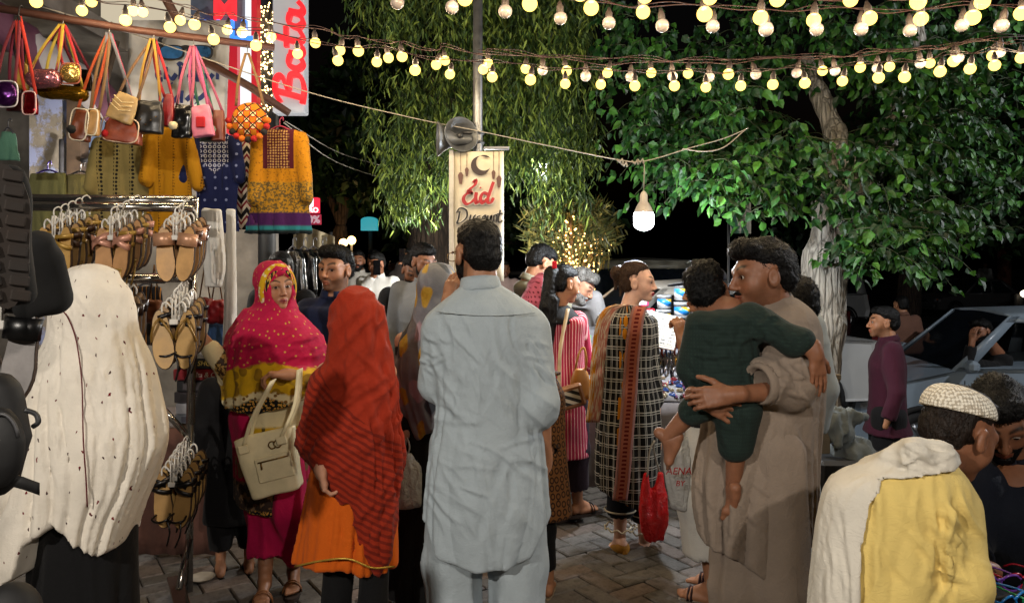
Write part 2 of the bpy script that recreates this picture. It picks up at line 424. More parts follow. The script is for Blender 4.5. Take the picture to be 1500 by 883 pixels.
def hair_mat(name='black_hair', dark='#020202', light='#070606'):
    if name in _mc: return _mc[name]
    t = NT(name); o = t.obj()
    n = t.noise(t.map(o, (1, 1, .25)), 160.0, 3.0, .6, .6); n2 = t.noise(o, 28.0, 3.0, .6, .8)
    c = t.ramp(t.math('ADD', t.math('MULTIPLY', n, .6), t.math('MULTIPLY', n2, .4)), [(.35, dark), (.7, light)])
    _mc[name] = t.out(c, .5, bump=t.math('ADD', n, t.math('MULTIPLY', n2, 1.5)), bs=.9, bd=.008, Specular_IOR_Level=.2)
    return _mc[name]
SKIN = {'light': '#bf8d73', 'fair': '#d0a48d', 'mid': '#a07052', 'brown': '#875a41', 'dark': '#6e4832'}
def hand_ops(w, D, N, right=True, curl=(.3, .4, .3), s=1.0, spread=.06, thumb=.35, fingers=None):
    D = unit(D); N = unit(np.array(N, float) - D * np.dot(N, D)); W = np.cross(D, N) * (1 if right else -1); w = np.array(w, float)
    ops = [('u', cap_(w - D * .03 * s, w + D * .02 * s, .024 * s, .026 * s), .01)]
    bases = []
    for i, (off, L) in enumerate(((.027, 1.0), (.009, 1.09), (-.0095, 1.0), (-.027, .8))):
        b = w + D * (.088 - abs(i - 1.2) * .004) * s + W * off * s; bases.append(b)
        ops.append(('u', cap_(w + D * .02 * s + W * off * .75 * s, b, .0125 * s, .0105 * s), .012 * s))
        cu = fingers[i] if fingers else curl
        d = unit(D + W * (1.3 - i) * spread); a = 0.0; p = b; r = .0090 * s
        for j, (l, c_) in enumerate(zip((.041, .026, .021), cu)):
            a += c_; q = p + (d * math.cos(a) + N * math.sin(a)) * l * L * s
            ops.append(('u', cap_(p, q, r, r * .9), .004 * s)); p = q; r *= .9
    ops.append(('u', cap_(w + D * .03 * s + W * .015 * s + N * .006 * s, w + D * .06 * s - W * .02 * s + N * .004 * s, .016 * s, .014 * s), .012 * s))
    t0 = w + D * .022 * s + W * .022 * s + N * .006 * s; td = unit(D * .75 + W * .75 + N * .15)
    t1 = t0 + td * .042 * s; t2 = t1 + unit(td + N * thumb + D * .4) * .03 * s; t3 = t2 + unit(td * .7 + N * thumb * 1.4 + D * .6) * .024 * s
    ops += [('u', cap_(t0, t1, .0145 * s, .0115 * s), .01 * s), ('u', cap_(t1, t2, .0105 * s, .0095 * s), .004 * s), ('u', cap_(t2, t3, .0095 * s, .008 * s), .004 * s)]
    return ops
def foot_ops(a, D, s=1.0, U=(0, 0, 1), right=True, toes=True):
    "a = ankle, D = towards the toes, U = up from the sole"
    D = unit(D); U = unit(np.array(U, float) - D * np.dot(U, D)); W = np.cross(D, U) * (-1 if right else 1); a = np.array(a, float)   # W: towards the big toe
    g = a - U * .062 * s
    ops = [('u', cap_(a + U * .05 * s, a - U * .02 * s, .033 * s, .034 * s), .01), ('u', ell_(g - D * .03 * s + U * .012 * s, .033 * s), .02),
           ('u', cap_(a + D * .02 * s - U * .015 * s, g + D * .12 * s + U * .008 * s, .034 * s, .022 * s), .02),
           ('u', cap_(g + D * .02 * s - W * .012 * s, g + D * .11 * s - W * .024 * s, .024 * s, .019 * s), .02),
           ('u', cap_(g + D * .125 * s + W * .02 * s, g + D * .12 * s - W * .03 * s, .019 * s, .016 * s), .015)]
    if toes:
        for i, (o, r, l) in enumerate(((.026, .0125, .052), (.008, .0095, .05), (-.007, .009, .044), (-.02, .0085, .036), (-.033, .008, .026))):
            b = g + D * .125 * s + W * o * s; ops.append(('u', cap_(b, b + D * l * s - U * .006 * s, r * s * 1.05, r * s), .004))
    return ops
class Person:
    def __init__(s, label, x, y, rz=0.0, H=1.7, skin='mid', zb=0.0, group=None, head=None, lean=(0, 0), name='person', cat='person', sw=1.0):
        s.b = np.array([x, y, zb], float); s.k = H / 1.72; s.rz = rz; s.H = H; s.sw = sw
        s.rt = np.array([math.cos(rz), math.sin(rz), 0]); s.fw = np.array([-math.sin(rz), math.cos(rz), 0])
        s.skin = np.array(lin(SKIN.get(skin, skin))); s.root = empty(name, s.b, label, cat, group)
        L = s.rt * lean[0] + s.fw * lean[1]
        q = s.pt; J = s.J = {}
        J['pel'] = q(0, 0, .95); J['chest'] = q(0, 0, 1.25) + L * .6; J['neck'] = q(0, -.01, 1.47) + L; J['head'] = q(0, .03, 1.605) + L * 1.25
        for sd, x_ in (('L', -1), ('R', 1)):
            J['sh' + sd] = q(.175 * x_ * sw, -.01, 1.405) + L; J['el' + sd] = q(.245 * x_, -.03, 1.12) + L * .7; J['wr' + sd] = q(.26 * x_, .05, .87) + L * .5
            J['hip' + sd] = q(.085 * x_, 0, .91); J['kn' + sd] = q(.095 * x_, .02, .49); J['an' + sd] = q(.10 * x_, -.02, .075)
        s.hs = s.k * .97; s.hq = frame(rz if head is None else head[0], *(head[1:] if head else ()))
    def pt(s, r, f, z): return s.b + (s.rt * r + s.fw * f + np.array([0, 0, z])) * s.k
    def set(s, **kw):
        for k, v in kw.items(): s.J[k] = np.array(v, float)
        return s
    def hp(s, x, y, z): return s.J['head'] + s.hq @ (np.array([x, y, z]) * s.hs)
    def child(s, name, V, Q, m, attrs=None, smooth=True, parent=None):
        at = dict(attrs or {}); at.setdefault('uvp', ('FLOAT_VECTOR', cyl_uv(V, s.b)))
        me = mesh_np(name, V - s.b, Q, m, smooth, at); o = link(name, me, parent or s.root)
        return o
    def head_ops(s, ears=True, fem=False, detail=True):
        h, q, k = s.hp, s.hq, s.hs
        e = lambda c, r, kk=.02, sg='u': (sg, ell_(h(*c), np.array(r) * k, q), kk * k)
        c = lambda a, b, r0, r1, kk=.012: ('u', cap_(h(*a), h(*b), r0 * k, r1 * k), kk * k)
        j = .9 if fem else 1.0
        ops = [e((0, -.018, .036), (.073, .094, .080)), e((0, .034, -.008), (.061 * (.97 if fem else 1), .056, .076), .03), e((0, .03, -.062), (.050 * j, .054, .046), .03),
               e((0, .070, -.098), (.022 * j, .019, .017), .03), c((-.044, .074, .020), (.044, .074, .020), .012, .012, .03)]
        for x in (-1, 1):
            ops += [e((x * .040, .050, -.030), (.024, .026, .028), .03)]
            if ears: ops += [e((x * .077, -.008, -.010), (.010, .021, .033), .008), e((x * .086, .000, -.006), (.006, .011, .018), .006, 's')]
        if detail:
            for x in (-1, 1):
                ops += [e((x * .031, .099, .0), (.018, .013, .011), .014, 's'), e((x * .031, .0755, .0), (.0158, .0158, .0150), .006), e((x * .031, .0905, -.0008), (.0138, .016, .0056), .003, 's')]
            ops += [c((0, .090, .010), (0, .108 if fem else .112, -.033), .0070, .0105 if fem else .0118, .014)]
            for x in (-1, 1): ops += [e((x * .0115, .100, -.038), (.0085, .010, .0078), .008), e((x * .006, .106, -.047), (.0032, .005, .003), .003, 's')]
            ops += [c((-.021, .083, -.066), (0, .0955, -.0635), .0040, .0068, .008), c((.021, .083, -.066), (0, .0955, -.0635), .0040, .0068, .008),
                    c((-.017, .084, -.0745), (.017, .084, -.0745), .0062, .0062, .008), c((0, .090, -.0755), (0, .092, -.0755), .0075, .0075, .008),
                    ('s', cap_(h(-.023, .0945, -.0695), h(.023, .0945, -.0695), .0022 * k), .003 * k)]
        n0, n1 = h(0, -.022, -.055), s.J['neck']
        ops += [('u', cap_(n0, n1, (.050 if fem else .056) * k, (.054 if fem else .064) * k), .025)]
        return ops
    def head_color(s, V, fem, stubble, lip):
        l = (V - s.J['head']) @ s.hq / s.hs; x, y, z = l[:, 0], l[:, 1], l[:, 2]; ax = np.abs(x)
        C = np.repeat(s.skin[None], len(V), 0)
        def mixc(w, c): C[:] = C * (1 - w[:, None]) + np.array(c)[None] * w[:, None]
        sm = lambda a, b, v: np.clip((v - a) / (b - a), 0, 1)
        near = (np.linalg.norm(l - np.array([0, .01, 0]), axis=1) < .16)
        red = np.exp(-((ax - .040) / .022) ** 2 - ((z + .03) / .02) ** 2) * (y > .05) * .25 + np.exp(-(ax / .014) ** 2 - ((z + .035) / .014) ** 2) * (y > .09) * .2
        mixc(red * near, s.skin * np.array([1.05, .72, .62]))
        if stubble > 0:
            w = sm(.035, .06, -z + .3 * np.maximum(0, ax - .03)) * (y > -.035) * sm(.062, .05, np.where(z > -.055, y - .03 + .0 * ax, 0) * .8 + .02)
            w = np.maximum(w, np.exp(-((z + .054) / .006) ** 2) * (ax < .026) * (y > .08))
            w = w * near * (z > -.13); mixc(w * stubble, s.skin * .22)
        w = np.exp(-((z - (.026 + .010 * np.sin(np.clip((ax - .012) / .042, 0, 1) * 2.4))) / (.0042 if fem else .0055)) ** 2) * sm(.008, .014, ax) * sm(.056, .048, ax) * (y > .045)
        mixc(np.clip(w * 1.25, 0, 1) * near, s.skin * .09)
        ed = np.sqrt(((ax - .031) / .0160) ** 2 + ((z + .0008) / .0078) ** 2)
        w = np.exp(-((ed - 1.0) / .22) ** 2) * (y > .055) * np.where(z > -.001, 1.0, .55); mixc(np.clip(w, 0, 1) * near * .9, s.skin * .10)
        w = np.exp(-((ed - 1.6) / .5) ** 2) * (y > .055) * .3; mixc(w * near, s.skin * .55)
        w = (1 - sm(.75, 1.1, np.sqrt((x / .024) ** 2 + ((z + .0695) / .0125) ** 2))) * (y > .078)
        mixc(w * near, lip); w = np.exp(-((z + .0695) / .0022) ** 2) * (ax < .022) * (y > .078); mixc(w * near * .7, np.array(lip) * .2)
        return C
    def body(s, hands=(), ears=True, fem=False, stubble=0.0, lip=None, detail=True, feet=True, legs=True, hh=.0042, eyes=True, look=(0, 0), extra=(), arms='LR', eye_c='#2a1810', slim=1.0):
        J, k = s.J, s.k; Vs, Qs, Cs = [], [], []
        lip = np.array(lin(lip)) if lip else s.skin * np.array([.82, .52, .50])
        def put(V, Q, C): Qs.append(Q + sum(len(v) for v in Vs)); Vs.append(V); Cs.append(C)
        flat = lambda V: np.repeat(s.skin[None], len(V), 0)
        V, Q = sdf(s.head_ops(ears, fem, detail), hh * s.hs if detail else .007); V = relax(V, Q, 1, .3)
        put(V, Q, s.head_color(V, fem, stubble, lip) if detail else flat(V))
        f = .9 if fem else 1.0; ops = []
        f *= slim; ops += [('u', cap_(J['neck'], J['chest'], .06 * k * slim, .10 * k * f), .05), ('u', cap_(J['chest'], J['pel'], .10 * k * f, .10 * k * slim), .05), ('u', cap_(J['shL'], J['shR'], .05 * k * f, .05 * k * f), .04)]
        for sd in arms:
            ops += [('u', cap_(J['sh' + sd], J['el' + sd], .046 * k * f, .037 * k * f), .02), ('u', cap_(J['el' + sd], J['wr' + sd], .039 * k * f, .020 * k * f), .015)]
        if legs:
            for sd in 'LR':
                ops += [('u', cap_(J['hip' + sd], J['kn' + sd], .075 * k, .052 * k), .03), ('u', cap_(J['kn' + sd], J['an' + sd], .052 * k, .034 * k), .015)]
        V, Q = sdf(ops, .011); put(V, Q, flat(V))
        for hd in hands:
            w_ = np.array(hd['w'], float); e_ = J['elR' if hd.get('right', True) else 'elL'] - w_; L_ = np.linalg.norm(e_) + 1e-6; hk_ = hd.get('s', 1.0)
            V, Q = sdf(hand_ops(**hd) + [('u', cap_(w_ + e_ * min(.7, .15 / L_), w_, .034 * hk_, .0255 * hk_), .015)], .0034, pad=.01); put(V, Q, flat(V))
        if legs and feet:
            for sd in 'LR':
                fd = J.get('ft' + sd, s.fw); fu = J.get('fu' + sd, np.array([0, 0, 1.])); V, Q = sdf(foot_ops(J['an' + sd], fd, k * (.92 if fem else 1), fu, sd == 'R'), .006, pad=.01); put(V, Q, flat(V))
        for ops in extra:
            V, Q = sdf(ops, .004, pad=.01); put(V, Q, flat(V))
        o = s.child('body', np.vstack(Vs), np.vstack(Qs), skin_mat(), {'vcol': ('FLOAT_COLOR', np.hstack([np.vstack(Cs), np.ones((sum(map(len, Vs)), 1))]))})
        if eyes and detail:
            for x in (-1, 1):
                mb = MB(); r = .0139 * s.hs
                mb.lathe([(1e-6, -r)] + [(r * math.sin(a), -r * math.cos(a)) for a in np.linspace(.3, math.pi - .64, 7)], seg=14, m=0)
                mb.lathe([(r * math.sin(a), -r * math.cos(a)) for a in np.linspace(math.pi - .64, math.pi - .02, 5)], seg=14, m=1)
                d = s.hq @ unit((look[0], 1, look[1])); qq = Vector((0, 0, 1)).rotation_difference(Vector(d))
                eo = mb.build('eye', [eye_white(), eye_iris(eye_c)], o, s.hp(x * .031, .0755, 0) - s.b); eo.rotation_mode = 'QUATERNION'; eo.rotation_quaternion = qq
        return o
    def hair(s, style='short', m=None, h=.006, vol=.014, front=.058, seed=3, parent=None, tufts=2600):
        k, q, hp = s.hs, s.hq, s.hp
        e = lambda c, r, kk=.02: ('u', ell_(hp(*c), np.array(r) * k, q), kk * k)
        v = vol
        ops = [e((0, -.018, .040), (.073 + v * .6, .094 + v * .7, .080 + v)), e((0, -.04, -.02), (.066 + v * .3, .070 + v * .4, .06), .03)]
        if style in ('short', 'curly', 'quiff'): ops += [e((0, .045, .085), (.052, .045, .030 + v * .6), .03)]
        if style == 'quiff': ops += [e((.02, .062, .098), (.05, .036, .030), .03), e((-.03, .05, .095), (.04, .04, .03), .02)]
        back = -.085 if style == 'short' or style == 'quiff' else -.1
        V0 = s.J['head']; Q0 = s.hq
        def post(X, Y, Z, F):
            x = [((X - V0[0]) * Q0[0, i] + (Y - V0[1]) * Q0[1, i] + (Z - V0[2]) * Q0[2, i]) / k for i in range(3)]
            c1 = (front - .45 * np.maximum(np.abs(x[0]) - .03, 0)) - x[2]; c2 = np.minimum(np.maximum(x[1] - .016, -.030 - x[2]), np.maximum(x[1] - .034, .012 - x[2])); c3 = np.maximum(x[1] + .038, back - x[2])
            if style in ('bun', 'long'): c2 = np.maximum(x[1] - .03, -.0 - x[2]); c3 = np.maximum(x[1] + .02, -.075 - x[2])
            cut = smin(smin(c1, c2, .015), c3, .015) * k
            ear = np.sqrt(((np.abs(x[0]) - .08) / .018) ** 2 + ((x[1] + .008) / .024) ** 2 + ((x[2] + .012) / .034) ** 2) - 1
            cut = smax(cut, -ear * .02 * k, .006)
            tp_ = np.clip((cut + .032 * k) / (.032 * k), 0, 1); return smax(F + tp_ ** 1.5 * (v * .75 + .007) * k, cut, .012 * k)
        V, Q = sdf(ops, h, post); n = normals(V, Q)
        am = {'short': .004, 'quiff': .006, 'curly': .009, 'bun': .002, 'long': .003}[style]; fr = {'short': 60, 'quiff': 50, 'curly': 55, 'bun': 40, 'long': 40}[style]
        l = (V - V0) @ Q0
        w = vnoise(np.stack([l[:, 0] * fr, l[:, 1] * fr * .6, l[:, 2] * fr * .7], 1), seed); w2 = vnoise(l * fr * 2.3, seed + 1)
        V = V + n * ((w - .5) * 2 * am + (w2 - .5) * am)[:, None]
        if h < .008:                       # loose strands that break the outline
            r_ = np.random.default_rng(seed); i = r_.integers(0, len(V), tufts); fl = Q0 @ np.array([.0, -.75, -.55]); fl = fl + r_.normal(size=(tufts, 3)) * (.7 if style == 'curly' else .4)
            nn = n[i]; tg = fl - nn * (fl * nn).sum(1, keepdims=True); tg /= np.linalg.norm(tg, axis=1, keepdims=True) + 1e-9; L = r_.uniform(.008, .022, (tufts, 1)) * (.55 if style == 'short' else 1) * k
            b0 = V[i] - nn * .004; wv = np.cross(nn, tg) * .0013; m1 = b0 + tg * L * .5 + nn * L * .42; tp = b0 + tg * L + nn * L * .36; nv = len(V)
            T = np.stack([b0 - wv, b0 + wv, m1 + wv, m1 - wv, tp + wv * .3, tp - wv * .3], 1).reshape(-1, 3); b6 = nv + np.arange(tufts)[:, None] * 6
            V = np.vstack([V, T]); Q = np.vstack([Q, b6 + np.array([[0, 1, 2, 3]]), b6 + np.array([[3, 2, 4, 5]])])
        return s.child('hair', V, Q, m or hair_mat(), parent=parent)
    def beard(s, th=.006, m=None, full=True, seed=4):
        k, q, hp = s.hs, s.hq, s.hp
        e = lambda c, r, kk=.02, sg='u': (sg, ell_(hp(*c), np.array(r) * k, q), kk * k)
        ops = [e((0, .034, -.010), (.061 + th, .056 + th, .076 + th)), e((0, .03, -.064), (.051 + th, .055 + th, .047 + th), .03), e((0, .071, -.100), (.024 + th, .020 + th, .019 + th), .03)]
        V0, Q0 = s.J['head'], s.hq
        def post(X, Y, Z, F):
            x, y, z = [((X - V0[0]) * Q0[0, i] + (Y - V0[1]) * Q0[1, i] + (Z - V0[2]) * Q0[2, i]) / k for i in range(3)]
            line = z + .050 - .55 * np.maximum(np.abs(x) - .034, 0) - .5 * np.maximum(0, .045 - y)
            cut = np.maximum(line, -.015 - y)
            mouth = np.sqrt((x / .024) ** 2 + ((z + .070) / .013) ** 2) - 1
            cut = np.maximum(cut, -mouth * .013)
            must = np.maximum(np.maximum(np.abs(z + .0545) - .007 - .0 * x, np.abs(x) - .028), .06 - y)
            return smax(F, np.minimum(cut, must) * k, .004)
        V, Q = sdf(ops, .0048, post)
        if not len(V): return None
        n = normals(V, Q); V = V + n * ((vnoise(V * 150, seed) - .5) * .005)[:, None]
        return s.child('beard', V, Q, m or hair_mat())
    # ---- clothing
    def wear(s, name, ops, m, h=.009, post=None, dr=None, rel=1, uvf=None, label=None, cr=None):
        V, Q = sdf(ops, h, post); V = relax(V, Q, rel, .4) if rel else V
        U = uvf(V) if uvf else cyl_uv(V, s.b)
        if dr: V = drape(V, Q, **dr)
        for c in cr or (): V = crumple(V, Q, **c)
        o = s.child(name, V, Q, m, {'uvp': ('FLOAT_VECTOR', U)})
        if label: o['label'] = label
        return o
    def torso_rings(s, hem, chest=(.19, .125), waist=(.175, .125), hip=(.19, .14), hemr=(.23, .17), top=1.46, sh=(.15, .085)):
        J, k = s.J, s.k; zb = s.b[2]
        p, c, n = J['pel'], J['chest'], J['neck']
        rg = [(n[2] + .005 * k, n[0], n[1], .075 * k, .07 * k), (n[2] - .05 * k, n[0], n[1], sh[0] * k * s.sw, sh[1] * k), (c[2] + .06 * k, c[0], c[1], chest[0] * k, chest[1] * k),
              (c[2] - .06 * k, c[0], c[1], (chest[0] + waist[0]) / 2 * k, waist[1] * k), (p[2] + .10 * k, p[0], p[1], waist[0] * k, waist[1] * k),
              (p[2] - .06 * k, p[0], p[1], hip[0] * k, hip[1] * k), (hem, p[0], p[1], hemr[0] * k, hemr[1] * k)]
        return rg
    def kameez(s, m, hem, name='kameez', sleeve=(.9, .9), sr=(.072, .056, .048), h=.009, fold=None, dr=None, extra=(), post=None, slit=None, cut_hem=None, cuff=True, arms='LR', label=None, uvf=None, **kw):
        J, k = s.J, s.k; rg = s.torso_rings(hem, **kw)
        ops = [('u', loft_(rg, s.rz, fold), .02)]
        for sd, t in zip('LR', sleeve):
            if sd not in arms: continue
            e, w = J['el' + sd], J['wr' + sd]
            ops += [('u', cap_(J['sh' + sd], e, sr[0] * k, sr[1] * k), .05)]
            if t > 0:
                en = e + (w - e) * t; ops += [('u', cap_(e, en, sr[1] * k, sr[2] * k), .03)]
                if cuff and t < 1.2:
                    d = unit(w - e); ops += [('s', cap_(en + d * (sr[2] * k * .2), en + d * .08, sr[2] * k * 1.25, sr[2] * k * 1.25), .002), ('s', cap_(en - d * .03, en + d * .03, sr[2] * k * .78), .004)]
        ops += list(extra)
        if slit:
            for sd, w_ in zip((-1, 1), slit):
                if w_:
                    bp = J['pel'] + s.rt * sd * .26 * k
                    ops += [('s', cap_(np.array([bp[0], bp[1], J['hipL'][2] - .10]), np.array([bp[0], bp[1], hem - .1]), .03, .03 + w_), .01)]
        d0 = dict(amp=.010, vert=11.0, long=1.8, fine=.003, seed=int(abs(s.b[0] * 100)) + 3); d0.update(dr or {})
        return s.wear(name, ops, m, h, post, d0, label=label, uvf=uvf)
    def shalwar(s, m, bottom=None, top=None, r=(.12, .10, .075), h=.010, name='shalwar', dr=None, label=None):
        J, k = s.J, s.k; ops = []
        for sd in 'LR':
            hp, kn, an = J['hip' + sd], J['kn' + sd], J['an' + sd]
            e = an + (kn - an) * (.08 if bottom is None else bottom)
            ops += [('u', cap_(hp, kn, r[0] * k, r[1] * k), .03), ('u', cap_(kn, e, r[1] * k, r[2] * k), .03), ('s', cap_(e - (kn - an) * .02 , e - (kn - an) * .3, r[2] * k * 1.5), .003)]
        d0 = dict(amp=.014, vert=13, long=2.5, fine=.003, seed=int(abs(s.b[0] * 77)) + 9); d0.update(dr or {})
        return s.wear(name, ops, m, h, None, d0, label=label)
    def collar(s, m, r=.066, hgt=.045):
        n = s.J['neck']; k = s.k; ax = unit(s.J['head'] - n + np.array([0, 0, .05])); mb = MB()
        u = unit(s.rt - ax * np.dot(s.rt, ax)); v = np.cross(ax, u); N = 28; gr = []
        for z in (0, .33, .66, 1):
            rr = (r + .012 * (1 - z)) * k; c = n + ax * (z * hgt - .006) * k
            gr.append([c + (u * math.cos(a) + v * math.sin(a)) * rr for a in np.linspace(math.pi / 2 + .22, math.pi * 2.5 - .22, N)])
        mb.sheet(gr, .006); V = np.array(mb.v); me = mb.mesh('collar', m); o = link('collar', me, s.root)
        me.vertices.foreach_set('co', (V - s.b).astype(np.float32).ravel()); at = me.attributes.new('uvp', 'FLOAT_VECTOR', 'POINT'); at.data.foreach_set('vector', cyl_uv(V, s.b).astype(np.float32).ravel()); me.update()
        return o
    def shoes(s, m, sole, ln=.255, strap=True):
        for sd in 'LR':
            a = s.J['an' + sd]; D = unit(s.J.get('ft' + sd, s.fw)); U = s.J.get('fu' + sd, np.array([0, 0, 1.])); U = unit(U - D * np.dot(U, D)); W = np.cross(D, U); k = s.k
            g = a - U * .078 * k; N = 22; poly = []
            for i in range(N):
                th = 2 * math.pi * i / N; c_, s_ = math.cos(th), math.sin(th)
                poly.append((.065 * k + .135 * k * c_, (.040 + .010 * c_) * k * s_ * (1 - .12 * (c_ < 0))))
            mb = MB(); mb.prism(poly, (g - U * .018, D, W, U), .018, smooth=False); o = mb.build('sandal', sole, s.root, origin=s.b)
            if strap:
                for f0, f1, hgt in ((.10, .12, .052), (.085, .10, .055)):
                    mb = MB(); pts = [g + D * (f0 + (f1 - f0) * .5) * k + W * .045 * k * math.cos(t) + U * hgt * k * math.sin(t) for t in np.linspace(0, math.pi, 11)]
                    mb.tube(pts, .012 * k, 6, flat=(.28, 1.0)); mb.build('strap', m, o, origin=s.b)
def eye_white(): return mat('eye_white', '#a89c92', .25, var=.04, bs=0)
def eye_iris(c='#2a1810'): return mat('iris' + c, c, .15, var=.1, bs=0)
def hood_ops(p, th=.018, back=.0, k=.02):
    "cloth close over the skull and down the neck"
    h, q, s = p.hp, p.hq, p.hs; e = lambda c, r, kk=.03: ('u', ell_(h(*c), np.array(r) * s, q), kk * s)
    return [e((0, -.018 - back * .5, .036), (.075 + th, .096 + th + back * .5, .082 + th)), e((0, .012, -.03), (.064 + th, .074 + th, .08), .04), e((0, -.03, -.09), (.075 + th, .075 + th, .07), .05)]
def face_cut(p, w=.056, up=.066, dn=.085, y=.1):
    h, s = p.hp, p.hs
    return [('s', ell_(h(0, y + .02, (up - dn) / 2), np.array([w, .085, (up + dn) / 2]) * s, p.hq), .01)]
# ---- shared cloth helpers
def sil(d, rows):
    "rows: (y, x_left, x_right, depth ratio, shift back) in photo pixels at distance d -> loft rings"
    o = []
    for r in rows:
        y, a, b_ = r[:3]; dep = r[3] if len(r) > 3 else .7; dy = r[4] if len(r) > 4 else 0.0
        k = S(d + dy); o.append((CH - (y - HZ) * k, ((a + b_) / 2 - 750) * k, d + dy, (b_ - a) / 2 * k, (b_ - a) / 2 * k * dep))
    return o
def hem_cut(d, pts, w=.012):
    "cuts cloth off below a line of photo pixels (x, y) at distance d"
    xs = [(x - 750) * S(d) for x, y in pts]; zs = [CH - (y - HZ) * S(d) for x, y in pts]
    def post(X, Y, Z, F):
        return smax(F, np.interp(X, xs, zs) - Z + 0 * F, w)
    return post
def on_front(V, path, d, up=.004, rad=9):
    "lays a line of photo pixels on the side of V that faces the camera"
    k = FPX / V[:, 1]; ux = 750 + V[:, 0] * k; uy = HZ - (V[:, 2] - CH) * k; out = []
    for x, y in path:
        m = (np.abs(ux - x) < rad) & (np.abs(uy - y) < rad); dd = V[m, 1].min() if m.any() else d
        out.append(P(x, y, dd - up))
    return np.array(out)
def verts(o): return np.array([v.co for v in o.data.vertices]) + np.array(o.parent.location)
def ln(t, v, k, w, ph=0.0):               # thin repeated line
    f = t.math('FRACT', t.math('ADD', t.math('MULTIPLY', v, k), ph)); return t.math('LESS_THAN', t.math('ABSOLUTE', t.math('SUBTRACT', f, .5)), w)
def bands(t, v, stops, soft=.006):
    "stops: (height, colour) from low to high; colour holds above that height"
    c = None
    for z, cc in stops: c = (t.mix(0.0, cc, cc) if not isinstance(cc, bpy.types.NodeSocket) else cc) if c is None else t.mix(t.step(v, z, soft), c, cc)
    return c
def flecks(t, u, sc, c, bg, size=.12, stretch=(1, 1, 1), rot=0.0):
    m = t.map(u, stretch, (0, 0, rot)); dd = t.vor(m, sc, dim='2D'); return t.mix(t.math('LESS_THAN', dd, size), bg, c)
def lawn(name, c, **kw): return cloth(name, c, crease=.55, **kw)
black_cloth = cloth('black_cloth', '#0a0a0c', crease=.5)
leather_black = mat('black_leather', '#0c0c0e', .35, bs=.3)
grey_k = cloth('grey_blue_cotton', '#a5b0b6', crease=.6, csc=10)
def rolled_cuff(p, sd, t, r, m):
    e, w = p.J['el' + sd], p.J['wr' + sd]; c = e + (w - e) * t; a = unit(w - e); q = Vector((0, 0, 1)).rotation_difference(Vector(a)).to_matrix().to_4x4()
    mb = MB(); mb.lathe([(r * .86, -.02), (r * 1.06, -.026), (r * 1.12, -.012), (r * 1.08, .010), (r * 1.02, .016), (r * .84, .012), (r * .82, -.01)], c, 20, mat=q); o = mb.build('cuff', m, p.root, origin=p.b); return o

w_k = lawn('white_cotton', '#c4c2bc')
for _a in (('gilt', '#8a6a3a', .3, .9), ('tan_leather', '#8a5a34', .5), ('dark_sole', '#2a1c14', .7), ('dark_plug', '#2a2b2d', .5), ('dark_post', '#17181a', .6), ('stool_wood', '#3a2616', .6), ('white_flex', '#908a80', .6), ('kerb_concrete', '#77736a', .9), ('print_red', '#a30d18', .5)): mat(*_a)
# ================================================================== ground
def zG(x, y):
    t = min(max((x - 1.9) / .9, 0), 1); return -.012 - .42 * t * t * (3 - 2 * t)
t = NT('asphalt'); o_ = t.obj(); n1 = t.noise(o_, 1.1, 6.0, .7); n2 = t.noise(o_, 90.0, 3.0)
asph = t.out(t.ramp(t.math('ADD', t.math('MULTIPLY', n1, .7), t.math('MULTIPLY', n2, .3)), [(.3, '#26262a'), (.7, '#4a4844')]), .85, bump=n2, bs=.5, bd=.01)
xs = sorted(set([-160, -80, -40, -20, -10, -5] + list(np.arange(-3, 8.1, .5)) + [10, 14, 20, 40, 80, 160])); ys = [-60, -20, -8, -4, 0, 4, 8, 12, 20, 40, 80, 160, 320]
mb = MB(); mb.sheet([[(x, y, zG(x, y) - .14) for y in ys] for x in xs]); g = mb.build('ground', asph); tag(g, kind='structure')
# ---- paved plaza: slab and pavers
t = NT('mortar_sand'); pav_bed = t.out(t.mix(t.noise(t.obj(), 30.0, 5.0), '#1c1a18', '#3a342e'), .95)
mb = MB(); edge = [(-22, -14), (1.95, -14), (2.05, 7.1), (.1, 7.4), (-.2, 26), (-22, 26)]
mb.prism(edge, ((0, 0, -.30), (1, 0, 0), (0, 1, 0), (0, 0, 1)), .283); pv = mb.build('pavement', pav_bed); tag(pv, kind='structure')
mb = MB(); mb.tube([(1.97, -14, -.07), (2.07, 7.05, -.07), (.1, 7.42, -.07)], .075, 4, flat=(1.6, 1)); kb = mb.build('kerb', mat('kerb_concrete', '#77736a', .9)); tag(kb, kind='structure')
t = NT('paver'); o_ = t.obj(); rn = t.n('ObjectInfo', _out=5); at = t.n('Attribute', _out=2, _p={'attribute_name': 'tone'})
rr = t.math('FRACT', t.math('ADD', rn, at)); base = t.ramp(rr, [(0, '#4e4c4a'), (.35, '#625c55'), (.6, '#5c5a59'), (.8, '#6e6058'), (1, '#504c48')])
n = t.noise(o_, 26.0, 6.0, .7); sp = t.vor(o_, 140.0)
base = t.mix(t.math('MULTIPLY', t.step(n, .56, .1), .55), base, '#35302b'); base = t.mix(t.math('MULTIPLY', t.math('LESS_THAN', sp, .16), .3), base, '#221e1a')
pav_m = t.out(base, t.n('MapRange', i0=n, i1=.3, i2=.7, i3=.55, i4=.9), bump=t.math('ADD', t.noise(o_, 160.0, 4.0, .7), n), bs=.55, bd=.005)
A = .118; pa = R(33); pts = []
